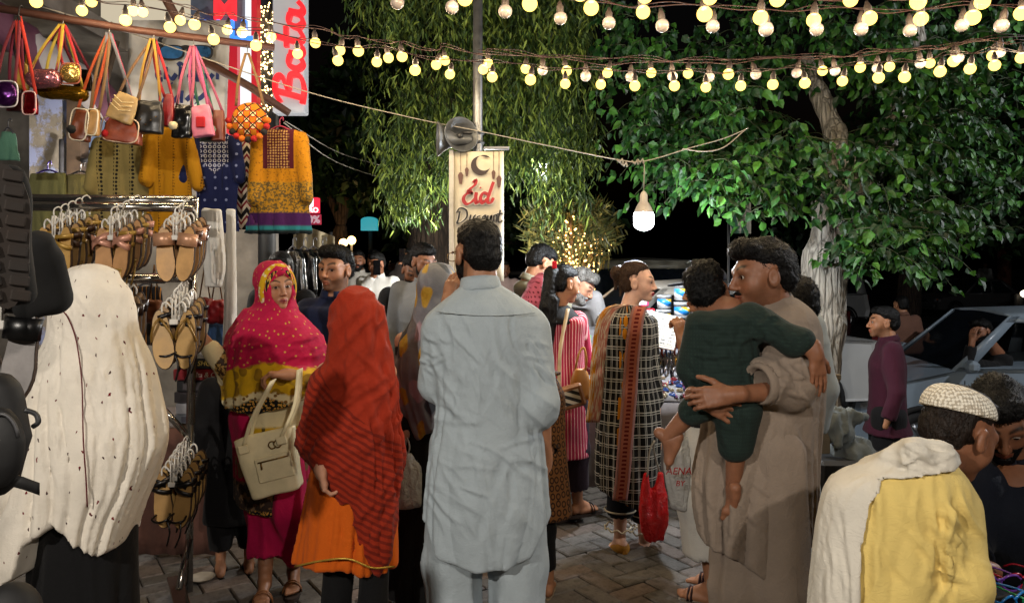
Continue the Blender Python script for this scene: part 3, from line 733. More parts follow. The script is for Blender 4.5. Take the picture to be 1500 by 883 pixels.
for i in range(-90, 90):
    for j in range(-90, 90):
        m = (i - j) % 4
        if m == 0: c = (i + 1.0, j + .5); rot = 0
        elif m == 2: c = (i + .5, j + .0); rot = 1
        else: continue
        x = (c[0] * math.cos(pa) - c[1] * math.sin(pa)) * A; y = (c[0] * math.sin(pa) + c[1] * math.cos(pa)) * A + 6.0
        if x > 1.93 + .005 * y or y > 7.0 - .1 * x and x > .05: continue
        pts.append((x, y, pa + rot * math.pi / 2))
def seen(x, y): return y > 3.35 and abs(x) / y < .70
pts = [q for q in pts if -1.5 < q[1] < 15 and abs(q[0]) < 7.5]
vis = sorted([q for q in pts if seen(*q[:2])], key=lambda q: q[1])
def open_view(x, y):                       # patches of floor not covered by people
    u = 750 + x * FPX / y; v = HZ + CH * FPX / y
    return (180 < u < 380 and v < 900) or (780 < u < 1040 and v > 700) or (560 < u < 650 and v > 800) or (430 < u < 600 and v > 830)
near = [q for q in vis if open_view(*q[:2])]; near = (near + [q for q in vis if q not in set(near)])[:300]; ns = set(near)
pm = MB().box((0, 0, 0), (2 * A - .008, A - .008, .05), bev=.006).mesh('paver', pav_m)
r2 = random.Random(11)
for x, y, a in near:
    o = link('paver', pm, pv, (x, y, -.025 + r2.uniform(-.0035, .002))); o.rotation_euler = (r2.gauss(0, .006), r2.gauss(0, .006), a + r2.gauss(0, .008))
mb = MB(); tone = []
for x, y, a in pts:
    if (x, y, a) in ns: continue
    z = -.025 + r2.uniform(-.0035, .002); b0 = len(mb.v); L, W = A - .004, A / 2 - .004; ca, sa = math.cos(a), math.sin(a)
    for zz, ins in ((-.02, 0), (.020, 0), (.0245, .005)):
        for sx, sy in ((-1, -1), (1, -1), (1, 1), (-1, 1)):
            u, v = sx * (L - ins), sy * (W - ins); mb.v.append((x + u * ca - v * sa, y + u * sa + v * ca, z + zz))
    fs = [(b0 + 8, b0 + 9, b0 + 10, b0 + 11)] + [(b0 + l * 4 + k, b0 + l * 4 + (k + 1) % 4, b0 + l * 4 + 4 + (k + 1) % 4, b0 + l * 4 + 4 + k) for l in (0, 1) for k in range(4)]
    mb.f += fs; mb.m += [0] * len(fs); mb.sm += [False] * len(fs); tone += [r2.random()] * 12
o = mb.build('paver_field', pav_m, pv); tag(o, kind='stuff'); at = o.data.attributes.new('tone', 'FLOAT', 'POINT'); at.data.foreach_set('value', np.array(tone, np.float32))
# ================================================================== lamps
def lamp_glass(name, c, strength, clear=.75):
    if name in _mc: return _mc[name]
    t = NT(name); e = t.n('Emission', Color=c, Strength=strength); tr = t.n('BsdfTransparent', Color=(clear, clear, clear)); s = t.n('AddShader', i0=e, i1=tr)
    o = t.t.nodes.new('ShaderNodeOutputMaterial'); t.t.links.new(s, o.inputs[0]); _mc[name] = t.m; return t.m
def light(name, p, energy, color, r, parent=None):
    l = bpy.data.lights.new(name, 'POINT'); l.energy = energy; l.color = color; l.shadow_soft_size = r
    o = bpy.data.objects.new(name, l); col.objects.link(o); o.location = tuple(map(float, p)); o.parent = parent; return o
WARM = (1.0, .76, .46); COOL = (.86, .93, 1.0)
lit_m = lamp_glass('lit_bulb_glass', (1.0, .66, .13), 1.5, .8)
frost = mat('unlit_bulb_glass', '#8f8683', .25, var=.05); sock_m = mat('bulb_socket', '#3a302c', .6); cable_m = mat('red_cable', '#2c0f0c', .6)
prof = [(.001, -.031)] + [(.031 * math.sin(a), -.031 * math.cos(a)) for a in np.linspace(.25, 2.62, 12)]
bulb_me = {k: MB().lathe(prof, seg=16).mesh('bulb', m) for k, m in (('lit', lit_m), ('off', frost))}
sock_me = MB().lathe([(.0145, .024), (.0165, .030), (.0165, .052), (.012, .062), (.006, .080)], seg=12).mesh('socket', sock_m)
def light_string(label, bulbs, dist, sc=1.0, power=2.2, dip=7, ends=None):
    "bulbs: (x, y, lit) in photo pixels along the cable"
    pts = [P(x, y, dist(x)) for x, y, _ in bulbs]; root = empty('light_string', pts[0] + np.array([0, 0, .09]), label, 'string lights', 'bulb strings over the lane'); b = np.array(root.location)
    cab = [q + np.array([0, 0, .080 * sc]) for q in pts]
    if ends: cab = [P(*ends[0])] + cab + [P(*ends[1])]
    c2 = []
    for i, q in enumerate(cab):
        c2.append(q)
        if i + 1 < len(cab): c2.append((q + cab[i + 1]) / 2 + np.array([0, 0, -.004 + .012 * math.sin(i * 2.3)]))
    mb = MB(); mb.tube(smooth_path(c2, 3), .0026, 6); mb.tube([q + np.array([.01 * math.sin(i * .9), .012, .012 + .008 * math.cos(i * .7)]) for i, q in enumerate(smooth_path(c2, 3))], .0022, 5)
    mb.build('cable', cable_m, root, origin=b)
    for (x, y, on), q in zip(bulbs, pts):
        s = sc * rng.uniform(.93, 1.06); o = link('bulb', bulb_me['lit' if on else 'off'], root, q - b); s *= .92; o.scale = (s,) * 3; o.rotation_euler = (rng.gauss(0, .12), rng.gauss(0, .12), rng.random() * 6)
        link('socket', sock_me, o)
        if on: light('bulb_light', q - b, power * rng.uniform(.8, 1.2), WARM, .03, root)
    return root
dD = lambda x: 4.0 + .35 * math.sin(x / 1500 * 3.0); dB = lambda x: 3.0
D_ = [(397,54),(462,63),(498,74),(525,75),(569,85),(589,83),(639,95),(652,89),(708,102),(715,93),(770,101),(830,104),(890,107),(954,107),(1008,108),(1067,109),(1205,104),(1260,99),(1303,98),(1362,93),(1397,90),(1454,82),(1496,85)]
E_ = [(53,3),(120,16),(184,30),(249,40),(313,58),(375,67),(436,79),(495,89),(552,91),(608,103),(659,109),(721,113),(777,117),(828,123),(880,124),(930,126),(988,126),(1034,128),(1085,126),(1132,124),(1179,122),(1234,119),(1287,114),(1325,113),(1377,105),(1421,101),(1457,96)]
D2 = [(134,3),(195,16),(209,18),(264,30),(285,36),(333,44),(355,48)]
F_ = [(795,103),(858,112),(923,113),(985,112),(1039,113),(1107,109),(1167,107),(1223,104),(1285,100),(1348,93),(1404,85),(1464,77)]
light_string('warm lit bulb string sagging from the shop pipe past the loudspeaker pole', [(x, y, 1) for x, y in D2 + D_], dD, ends=((60, -40, 3.9), (1560, 62, 4.3)))
light_string('lowest warm bulb string crossing in front of the loudspeaker pole and tree', [(x, y, 1) for x, y in E_], lambda x: dD(x) - .12, ends=((-60, -30, 3.8), (1560, 78, 4.2)))
light_string('string of unlit frosted bulbs hung between the two lit strings', [(x, y, 0) for x, y in F_], lambda x: dD(x) + .06, ends=((700, 78, 4.3), (1560, 55, 4.3)))
C_ = [(582,4),(662,11),(740,17),(821,27),(892,34),(970,38),(1044,39),(1122,43),(1196,43),(1261,43),(1333,45),(1409,37),(1467,38)]
B_ = [(681,-2),(776,6),(866,12),(942,18),(1032,21),(1114,26),(1192,30),(1274,27),(1349,28),(1425,26),(1496,20)]
light_string('nearer high string of warm lit bulbs above the lane', [(x, y, 1) for x, y in B_], dB, ends=((560, -32, 3.0), (1570, -8, 3.0)))
light_string('nearer high string of unlit frosted bulbs above the lane', [(x, y, 0) for x, y in C_], lambda x: 3.12, ends=((470, -28, 3.1), (1570, 8, 3.1)))
light_string('topmost string of warm lit bulbs above the lane', [(x, y, 1) for x, y in [(560, -28), (660, -22), (765, -14), (850, -9), (945, -6), (1040, -3), (1139, -1), (1246, 0), (1345, 3), (1439, 3), (1540, 2)]], lambda x: 2.85, ends=((480, -60, 2.85), (1600, -25, 2.85)))
def hanging_bulb(q, label, energy, color, glass, sc=1.0, up=.62, group=None):
    q = np.array(q, float); root = empty('hanging_bulb', q, label, 'light bulb', group); s = sc
    MB().lathe([(.001, -.062 * s)] + [(.055 * s * math.sin(a), -.02 * s - .04 * s * math.cos(a)) for a in np.linspace(.3, 1.57, 6)] + [(.056 * s, .02 * s), (.052 * s, .038 * s)], seg=24).build('bulb_glass', glass, root)
    MB().lathe([(.052 * s, .038 * s), (.050 * s, .05 * s), (.034 * s, .085 * s), (.022 * s, .10 * s), (.021 * s, .135 * s), (.014 * s, .15 * s), (.004, .16 * s)], seg=20).build('bulb_base', mat('lamp_base', '#a8a098', .4), root)
    MB().tube([(0, 0, .155 * s), (.004, 0, .3 * s), (0, 0, up)], .003, 6).build('flex', mat('white_flex', '#b8b2a8', .6), root)
    light('bulb_light', (0, 0, -.01), energy, color, .05 * s, root); return root
led = lamp_glass('led_glass', (.88, .95, 1.0), 14.0, .85); led_w = lamp_glass('warm_led_glass', (1, .86, .66), 12.0, .85)
HB = P(943, 322, 4.9)
hanging_bulb(HB, 'bright white bulb hanging over the jewellery stall', 105, COOL, led, 1.15, up=.36)
hanging_bulb(P(690, 352, 7.4), 'unseen white bulb added behind the banner to light the lane', 140, (1, .95, .88), led, 1.0, up=.8)  # added lamp, hidden by the banner, to light the lane and its walkers
hanging_bulb(P(180, 262, 5.4), 'unseen bulb added behind the handbags to brighten the shop front', 75, (1, .92, .82), led_w, .9, up=.5)  # added lamp, kept behind the hung stock, to lift the dark shop wall
# lamps added out of view for key and fill light and for the cars
for q, e, c, l in (((-2.3, -1.2, 3.0), 430, (1, .92, .82), 'unseen key bulb added behind the viewer on the shop side of the lane'), ((1.2, -1.5, 2.95), 260, (1, .90, .79), 'unseen fill bulb added behind the viewer on the parking side of the lane'), ((6.6, 4.3, 3.9), 480, (.95, .97, 1), 'unseen bulb added over the parking ground to light the cars')):
    hanging_bulb(q, l, e, c, led_w, 1.1, up=1.0, group='unseen lamps added for light')
# ---- loudspeaker pole with banner
d = 4.9; b = P(700, 385, d); steel = mat('galvanised_steel', '#75777a', .38, .75, var=.15)
root = empty('loudspeaker_pole', (b[0], d, 0), 'galvanised pole carrying two horn loudspeakers over the lane', 'pole')
MB().lathe([(.09, 0), (.09, .02), (.031, .03), (.031, 2.6), (.029, 4.2)], seg=16).build('pole', steel, root)
hm = mat('grey_horn', '#55585c', .45, .3)
for k, (px_, py_, yaw, pit) in enumerate(((672, 200, R(205), R(8)), (652, 204, R(100), R(0)))):
    q = P(px_, py_, d - .05) - np.array([b[0], d, 0]); rot = Matrix.Rotation(yaw, 4, 'Z') @ Matrix.Rotation(R(-90) + pit, 4, 'X')
    mb = MB(); mb.lathe([(.022, -.17), (.03, -.16), (.034, -.1), (.04, -.06), (.06, -.02), (.085, .02), (.108, .045), (.113, .048), (.108, .040), (.08, .012), (.05, -.03), (.02, -.07)], seg=28, mat=rot, c=q); o = mb.build('horn', hm, root)
    MB().lathe([(.001, .035), (.018, .032), (.02, .0), (.02, -.05)], seg=14, mat=rot, c=q).build('driver', mat('dark_plug', '#2a2b2d', .5), o)
mb = MB(); mb.tube([(0, 0, 2.42), (-.05, -.03, 2.42), (-.1, -.02, 2.42)], .012, 8); mb.tube([(0, 0, 2.42 + .05 * math.sin(a)) if 0 else (.036 * math.cos(a), .036 * math.sin(a), 2.42) for a in np.linspace(0, 6.28, 16)], .008, 6, closed=True); mb.tube([(.036 * math.cos(a), .036 * math.sin(a), 2.36) for a in np.linspace(0, 6.28, 16)], .008, 6, closed=True); mb.build('bracket', mat('dark_plug', ''), root)
# banner
def stroke(mb, pts, U, V, N, o, w, pen=R(40), m=0, th=.004, k=6, lift=.0, thin=.3):
    "a calligraphic pen line in the plane (U, V)"
    q = smooth_path(pts, k); L, Rr = [], []
    for i in range(len(q)):
        tn = q[min(i + 1, len(q) - 1)] - q[max(i - 1, 0)]; a = math.atan2(tn[1], tn[0]); ww = w * (thin + (1 - thin) * abs(math.sin(a - pen))) / 2
        nn = np.array([-math.sin(a), math.cos(a)]); L.append(q[i] + nn * ww); Rr.append(q[i] - nn * ww)
    f = lambda p2, z: np.array(o) + np.array(U) * p2[0] + np.array(V) * p2[1] + np.array(N) * z
    vs = [f(p2, th + lift) for p2 in L] + [f(p2, th + lift) for p2 in Rr] + [f(p2, 0) for p2 in L] + [f(p2, 0) for p2 in Rr]; n = len(q)
    fs = [(i, i + n, i + n + 1, i + 1) for i in range(n - 1)] + [(i, i + 1, i + 1 + 2 * n, i + 2 * n) for i in range(n - 1)] + [(i + n, i + 3 * n, i + 3 * n + 1, i + n + 1) for i in range(n - 1)] + [(0, 2 * n, 3 * n, n), (n - 1, 2 * n - 1, 4 * n - 1, 3 * n - 1)]
    mb.add(vs, fs, m)
bd = 4.82; o0 = P(660, 222, bd); o1 = P(738, 222, bd); z1 = P(0, 412, bd)[2]
t = NT('banner_print'); o_ = t.obj(); n = t.noise(t.map(o_, (1, 1, .5)), 4.0, 4.0, .6)
ban_m = t.out(t.ramp(n, [(.3, '#b0a68e'), (.55, '#cac3b0'), (.75, '#d8d4c6')]), .55, bump=t.noise(t.map(o_, (1, 1, .3)), 9.0), bs=.2, bd=.02)
root = empty('eid_banner', (o0[0], bd, z1), 'beige Eid Discount banner with crescent and lanterns on the pole', 'banner'); bo = np.array(root.location)
mb = MB(); gr = [[(x, bd + .006 * math.sin(x * 9 + z * 2), z) for z in np.linspace(z1, o0[2], 10)] for x in np.linspace(o0[0] + .02, o1[0], 9)]; mb.sheet(gr, .004); mb.build('panel', ban_m, root, origin=bo)
MB().box((o0[0] + .006, bd, (z1 + o0[2]) / 2), (.03, .03, o0[2] - z1 + .02), bev=.004).build('side_strip', mat('white_strip', '#bdbab2', .5), root, origin=bo)
MB().box(((o0[0] + o1[0]) / 2 + .12, bd + .0, o0[2] + .02), (.16, .05, .018), bev=.003).build('top_bar', steel, root, origin=bo)
pp = lambda x, y: ((x - 660) * S(bd), (222 - y) * S(bd)); U, V_, N = (1, 0, 0), (0, 0, 1), (0, -1, 0); bf = np.array([o0[0], bd - .010, o0[2]])
def word(name, strokes, w, m, parent, pen=R(25), lift=0.0, thin=.3, f=pp, bfr=None, UVN=None):
    mb = MB()
    for i, s_ in enumerate(strokes): stroke(mb, [f(*q) for q in s_], *(UVN or (U, V_, N)), bf if bfr is None else bfr, w, pen, thin=thin, lift=lift + i * .0006)
    return mb.build(name, m, parent, origin=np.array(parent.location))
redp = mat('print_red', '#a30d18', .5, var=.05); blk = mat('print_black', '#14100f', .5, var=.05); brn = mat('print_brown', '#2a1612', .5); wht = mat('print_white', '#d8d2c4', .5)
eid = [[(693, 268), (697, 264), (696, 271), (689, 277), (686, 281), (692, 282), (683, 285), (679, 292), (683, 299), (690, 297), (696, 291)], [(698, 282), (697, 290), (698, 298), (703, 294)], [(703, 276), (705, 275)], [(714, 285), (708, 283), (704, 291), (707, 298), (713, 292)], [(723, 267), (718, 281), (714, 295), (719, 297), (723, 290)]]
word('eid_outline', eid, .036, wht, root, thin=.7); word('eid_word', eid, .023, redp, root, lift=.008, thin=.4)
dis = [[(674, 310), (672, 320), (670, 327), (676, 326), (684, 318), (683, 308), (674, 305), (669, 312)], [(690, 315), (688, 324), (691, 325)], [(697, 315), (694, 319), (697, 322), (694, 325), (691, 324)], [(704, 316), (700, 318), (700, 324), (705, 323)], [(711, 315), (707, 319), (708, 325), (712, 322), (711, 315)], [(715, 316), (714, 324), (718, 323), (720, 316), (719, 324)], [(723, 324), (724, 316), (728, 316), (727, 325)], [(733, 308), (730, 322), (732, 326), (736, 323)], [(728, 314), (737, 313)]]
word('discount_outline', dis, .022, wht, root, thin=.7); word('discount_word', dis, .012, blk, root, lift=.008, thin=.35)
cr = [pp(704 + 14 * math.cos(a), 243 + 14 * math.sin(a)) for a in np.linspace(R(-60), R(-320), 26)] + [pp(709 + 11.5 * math.cos(a), 239 + 11.5 * math.sin(a)) for a in np.linspace(R(-340), R(-40), 26)]
mb = MB(); cv = [bf + np.array([a, -.005, c_]) for a, c_ in cr]; mb.add(cv, [(i, i + 1, 50 - i, 51 - i) for i in range(25)]); mb.build('crescent', brn, root, origin=bo)
for x, y0, s_ in ((675, 253, 1.0), (684, 246, .75), (723, 250, .75), (731, 258, 1.0)):
    mb = MB(); mb.box(np.array(bf) + np.array([pp(x, 0)[0], 0, (pp(0, y0)[1]) / 2]), (.003, .004, abs(pp(0, y0)[1])))
    pr = [(-1.5, 0), (-4, -4), (-3.4, -7), (-2.6, -13), (-1.8, -17), (1.8, -17), (2.6, -13), (3.4, -7), (4, -4), (1.5, 0)]
    mb.prism([(pp(x, 0)[0] + a * s_ * S(bd), pp(0, y0)[1] + c_ * s_ * S(bd)) for a, c_ in pr], (bf, U, V_, N), .004); mb.build('printed_lantern', mat('print_tan', '#5a3a30', .5), root, origin=bo)
# ---- wires
def wire(label, pts, r=.004, m=None, name='wire', extra=None):
    q = smooth_path([P(*a) for a in pts], 8); mb = MB(); mb.tube(q, r, 6)
    if extra: extra(mb)
    o = mb.build(name, m or mat('white_flex', ''), None, origin=q[0]); o.location = tuple(q[0]); return tag(o, label, 'wire')
def knots(mb):
    for x, y in ((908, 234), (914, 239), (930, 236), (938, 234)): mb.tube([P(x - 4, y, 4.9), P(x, y + 4, 4.88), P(x + 3, y - 1, 4.9), P(x + 5, y + 5, 4.89)], .008, 6)
wire('white flex strung from the shop sign past the pole to the leafy branch', [(60, 10, 4.4), (200, 52, 4.5), (440, 132, 4.7), (600, 172, 4.8), (700, 192, 4.86), (800, 213, 4.88), (905, 234, 4.9), (945, 236, 4.9), (1010, 217, 4.95), (1060, 203, 5.0), (1096, 188, 5.0)], .0035, extra=knots)
wire('loose tail of white flex drooping from the leafy branch', [(1000, 218, 4.95), (1030, 222, 4.95), (1060, 216, 4.97), (1092, 190, 5.0)], .004)
wire('thin cable running from the dress rail back towards the dark trees', [(418, 178, 5.6), (500, 225, 7.5), (580, 248, 9)], .005)
wire('second thin cable sagging from the dress rail behind the first', [(416, 180, 5.6), (490, 236, 7.0), (572, 265, 9)], .005)
# ================================================================== trees
def leaf_mat(name, a, b, c):
    t = NT(name); rn = t.n('Attribute', _out=2, _p={'attribute_name': 'tone'}); o_ = t.obj()
    base = t.ramp(t.math('ADD', t.math('MULTIPLY', rn, .8), t.math('MULTIPLY', t.noise(o_, 3.0), .2)), [(.1, a), (.5, b), (.9, c)])
    return t.out(base, .5, Specular_IOR_Level=.3, Subsurface_Weight=.0, Transmission_Weight=.0)
def leaves(name, pos, dirs, L, W, m, parent, seed=1, droop=.25, simple=False):
    "many small folded leaves; pos (n,3), dirs (n,3) along the midrib"
    r = np.random.default_rng(seed); n = len(pos); D = dirs / np.linalg.norm(dirs, axis=1, keepdims=True)
    up = r.normal(size=(n, 3)) * .55 + np.array([0, -.5, .6]); W_ = np.cross(D, up); W_ /= np.linalg.norm(W_, axis=1, keepdims=True) + 1e-9; N = np.cross(W_, D)
    Ls = (L * r.uniform(.6, 1.2, n))[:, None]; Ws = (W * r.uniform(.7, 1.15, n))[:, None]
    if simple:
        V = np.stack([pos, pos + D * Ls * .4 + W_ * Ws, pos + D * Ls + N * -droop * Ls, pos + D * Ls * .4 - W_ * Ws], 1); F = np.array([[0, 1, 2, 3]])
    else:
        V = np.stack([pos, pos + D * Ls * .28 + W_ * Ws + N * Ws * .3, pos + D * Ls * .65 + W_ * Ws * .8 + N * Ws * .2 - N * droop * Ls * .3, pos + D * Ls - N * droop * Ls, pos + D * Ls * .65 - W_ * Ws * .8 + N * Ws * .2 - N * droop * Ls * .3, pos + D * Ls * .28 - W_ * Ws + N * Ws * .3, pos + D * Ls * .5 - N * droop * Ls * .2], 1)
        F = np.array([[0, 1, 2, 6], [6, 2, 3, 3], [6, 3, 4, 4], [0, 6, 4, 5]])[:, :]
        F = np.array([[0, 1, 2, 6], [0, 6, 4, 5], [6, 2, 3, 4]])
    k = V.shape[1]; Fa = (F[None] + (np.arange(n) * k)[:, None, None]).reshape(-1, 4)
    me = mesh_np(name, V.reshape(-1, 3) - np.array(parent.location), Fa, m, False, {'tone': ('FLOAT', np.repeat(r.random(n), k))}); return link(name, me, parent)
def limb(mb, pts, r0, r1, seg=10, rough=.0, seed=0):
    q = smooth_path(pts, 8); n = len(q); r_ = random.Random(seed); mb.tube(q, [(r0 + (r1 - r0) * i / (n - 1)) * (1 + rough * r_.uniform(-1, 1)) for i in range(n)], seg)
def bark(name, a, b, sc=26.0):
    if name in _mc: return _mc[name]
    t = NT(name); o_ = t.map(t.obj(), (1, 1, .16)); v = t.vor(o_, sc, 'DISTANCE_TO_EDGE'); n = t.noise(o_, sc * 2.2, 5.0, .7, .6)
    h = t.math('ADD', t.math('MULTIPLY', t.math('MINIMUM', v, .25), 2.5), n); _mc[name] = t.out(t.ramp(h, [(.3, a), (.95, b)]), .9, bump=h, bs=1.0, bd=.03); return _mc[name]
# ---- broad-leaved tree at the kerb
d = 6.0; b = P(1198, 0, d); root = empty('broadleaf_tree', (b[0], d, -.42), 'leaning pale-barked tree with broad leaves beside the parked cars', 'tree'); ro = np.array(root.location)
V, Q = sdf([('u', cap_(P(a[0], a[1], d + a[2]), P(c[0], c[1], d + c[2]), a[3], c[3]), .08) for a, c in zip(*[(T[:-1], T[1:]) for T in [[(1180, 720, 0, .26), (1188, 600, 0, .20), (1200, 480, 0, .185), (1212, 380, 0, .175), (1226, 300, 0, .165), (1236, 255, .05, .17)]]][0])] + [('u', cap_(P(1236, 260, d), P(1225, 200, d + .2), .11, .09), .06), ('u', cap_(P(1240, 290, d), P(1300, 230, d + .3), .12, .10), .06), ('u', cap_(P(1225, 200, d + .2), P(1180, 90, d + .5), .09, .06), .06), ('u', cap_(P(1300, 230, d + .3), P(1340, 60, d + .6), .10, .08), .06), ('u', cap_(P(1340, 60, d + .6), P(1360, -120, d + .6), .08, .06), .06)], .018)
n_ = normals(V, Q); V = V + n_ * ((np.abs(vnoise(V * np.array([16, 16, 5]), 3) - .5) * -.05) + (vnoise(V * 5, 4) - .5) * .04)[:, None]
link('trunk', mesh_np('trunk', V - ro, Q, bark('pale_bark', '#5a5750', '#b2ada2')), root)
r = np.random.default_rng(5); pos, dirs = [], []; mb = MB()
blobs = [(1150, 150, .0, 160, 90, .8, 420), (1010, 110, .5, 110, 80, .9, 250), (1250, 215, -.4, 130, 70, .7, 330), (1330, 160, .3, 140, 110, .9, 280), (1420, 220, .9, 110, 110, .9, 200), (1100, 260, -.5, 110, 50, .5, 210), (975, 252, .2, 35, 22, .3, 26), (1300, 350, -.6, 85, 55, .5, 170), (1400, 330, .2, 80, 50, .6, 90), (1200, 40, .8, 260, 70, 1.0, 330), (940, 50, .9, 60, 70, .6, 130), (1420, 60, .9, 120, 90, .9, 240), (1010, 190, .4, 110, 60, .6, 240), (1290, 290, -.3, 90, 50, .5, 160), (1460, 300, .8, 60, 60, .6, 80), (1190, 120, -.45, 55, 60, .2, 200), (1320, 110, -.1, 70, 70, .3, 150),]
for bx, by, bd_, rx, ry, rd, nt in blobs:
    for _ in range(int(nt * .52)):
        v = r.normal(size=3); v /= np.linalg.norm(v); v *= r.random() ** .45
        c = P(bx + v[0] * rx, by + v[1] * ry, d + bd_ + v[2] * rd); a = r.uniform(0, 6.28)
        if vnoise(c[None] * 2.1, 8)[0] < .40: continue
        tip = c + np.array([math.cos(a) * .22, math.sin(a) * .22, r.uniform(-.22, .06)])
        mid = (c + tip) / 2 + np.array([0, 0, .03]); tw = smooth_path([c, mid, tip], 3); mb.tube(tw, [.005, .004, .004, .003, .003, .002, .002], 4, cap=False)
        for i in range(9):
            s = i / 8; q = tw[min(6, int(s * 6.99))]; sd = 1 if i % 2 else -1; out = np.array([-math.sin(a) * sd, math.cos(a) * sd, 0]) * .9 + np.array([math.cos(a), math.sin(a), 0]) * .5 + np.array([0, 0, -1.0]) + r.normal(size=3) * .3
            pos.append(q + out * .02); dirs.append(out)
mb.build('twigs', mat('green_twig', '#2f3a1c', .7), root, origin=ro)
leaves('crown', np.array(pos), np.array(dirs), .088, .029, leaf_mat('broad_leaf', '#0c230e', '#1b4019', '#3e6e26'), root, 3)
# ---- drooping eucalyptus
d = 10.5; b = P(628, 0, d); root = empty('eucalyptus_tree', (b[0], d, 0), 'tall eucalyptus with drooping narrow leaves behind the banner pole', 'tree'); ro = np.array(root.location)
mb = MB(); limb(mb, [P(622, 545, d), P(625, 420, d), P(632, 300, d), P(650, 160, d), P(690, 20, d), P(700, -150, d)], .34, .16, 14, .06, 1)
for e in ((560, 60), (840, 60), (760, -20), (580, 200), (820, 190)): limb(mb, [P(650, 170, d), P((650 + e[0]) / 2, (120 + e[1]) / 2 - 30, d - .3), P(e[0], e[1], d - .3)], .09, .03, 8, .05, e[0])
mb.build('trunk', bark('dark_bark', '#1a1512', '#4a3c30', 14.0), root, origin=ro)
pos, dirs = [], []; mb = MB()
reg = [(620, 60, 95, 80, 300), (720, 60, 120, 80, 380), (800, 100, 80, 120, 300), (600, 170, 70, 80, 200), (690, 170, 110, 60, 240), (790, 190, 90, 70, 240), (590, 240, 32, 24, 50), (700, -20, 190, 40, 260), (650, 245, 30, 20, 30), (800, 270, 60, 25, 50), (604, 262, 22, 12, 26)]
for bx, by, rx, ry, nt in reg:
    for _ in range(int(nt * 2.2)):
        th, rr = r.uniform(0, 6.28), r.random() ** .6; dd = 8.2 + r.uniform(-1.2, 1.6); q = P(bx + rx * rr * math.cos(th), by + ry * rr * math.sin(th), dd)
        if vnoise(q[None] * 1.7, 5)[0] < .5: continue
        dr = np.array([r.normal() * .35, r.normal() * .35, -1.0]); ln_ = r.uniform(.2, .5)
        for i in range(13):
            s = i / 12; pos.append(q + dr * ln_ * s + r.normal(size=3) * .025); dirs.append(np.array([r.normal() * .55, r.normal() * .55, -1.0]))
leaves('crown', np.array(pos), np.array(dirs), .115, .0100, leaf_mat('eucalyptus_leaf', '#1a2a14', '#3e5826', '#8ca046'), root, 4, .1)
# ---- dark trees behind
def dark_tree(label, px_, d, reg, trunk, Lf, Wf, n, seed, m, tr=.25):
    b = P(px_, 0, d); root = empty('dark_tree', (b[0], d, 0), label, 'tree', 'trees in the dark behind the market'); mb = MB(); limb(mb, [(b[0], d, 0), (b[0] + .1, d, 2.0), P(trunk[0], trunk[1], d)], tr, tr * .5, 10, .06, seed); ro = np.array(root.location)
    for e in reg[:4]: limb(mb, [P(trunk[0], trunk[1], d), P((trunk[0] + e[0]) / 2, (trunk[1] + e[1]) / 2 - 10, d), P(e[0], e[1], d)], tr * .4, .04, 6, .05, seed)
    mb.build('trunk', bark('dark_bark', '', ''), root, origin=ro); r = np.random.default_rng(seed); pos, dirs = [], []
    for bx, by, rx, ry in reg:
        k = int(n * rx * ry / sum(q[2] * q[3] for q in reg))
        v = r.normal(size=(k, 3)); v /= np.linalg.norm(v, axis=1, keepdims=True); v *= r.random((k, 1)) ** .5
        for w in v: pos.append(P(bx + w[0] * rx, by + w[1] * ry, d + w[2] * 1.4)); dirs.append(r.normal(size=3) + np.array([0, 0, -.8]))
    leaves('crown', np.array(pos), np.array(dirs), Lf, Wf, m, root, seed, .2, simple=True)
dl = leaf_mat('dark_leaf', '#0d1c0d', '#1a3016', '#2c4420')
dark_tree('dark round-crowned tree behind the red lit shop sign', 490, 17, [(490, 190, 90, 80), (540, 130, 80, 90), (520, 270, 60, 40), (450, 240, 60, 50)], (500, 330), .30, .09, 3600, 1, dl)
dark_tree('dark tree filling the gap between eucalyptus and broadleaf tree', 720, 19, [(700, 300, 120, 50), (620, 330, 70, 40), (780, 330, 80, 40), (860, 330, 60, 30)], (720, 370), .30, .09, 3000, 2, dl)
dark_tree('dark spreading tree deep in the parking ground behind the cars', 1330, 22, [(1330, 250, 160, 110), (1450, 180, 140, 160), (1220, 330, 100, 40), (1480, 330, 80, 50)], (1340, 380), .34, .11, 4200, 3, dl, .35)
# ---- small tree wound with fairy lights
d = 8.6; b = P(842, 0, d); root = empty('fairy_light_tree', (b[0], d, zG(b[0], d)), 'small feathery tree behind the stall, its stems wound with fairy lights', 'tree'); ro = np.array(root.location); mb = MB(); stems = []
for e in ((815, 330), (835, 318), (850, 325), (868, 335), (880, 350), (822, 360)): s_ = [ro + np.array([0, 0, .0]), P(842 + (e[0] - 842) * .25, 440, d), P(842 + (e[0] - 842) * .5, 390, d), P(e[0], e[1], d - .1)]; stems.append(s_); limb(mb, s_, .04, .015, 7)
mb.build('trunk', bark('dark_bark', '', ''), root, origin=ro); pos, dirs = [], []
for _ in range(230):
    th, rr = r.uniform(0, 6.28), r.random() ** .5; q = P(838 + 40 * rr * math.cos(th), 332 + 36 * rr * math.sin(th), d + r.uniform(-.5, .5)); a = np.array([math.cos(th) + r.normal() * .4, r.normal() * .6, -math.sin(th) * .3 - .4 + r.normal() * .3]); a /= np.linalg.norm(a)
    for i in range(12): pos.append(q + a * .026 * i); sd = 1 if i % 2 else -1; dirs.append(a * .7 + np.cross(a, (0, -1, .2)) * sd + r.normal(size=3) * .15)
leaves('crown', np.array(pos), np.array(dirs), .12, .012, leaf_mat('feather_leaf', '#2a3018', '#4a5028', '#7a7038'), root, 6, .15, simple=True)
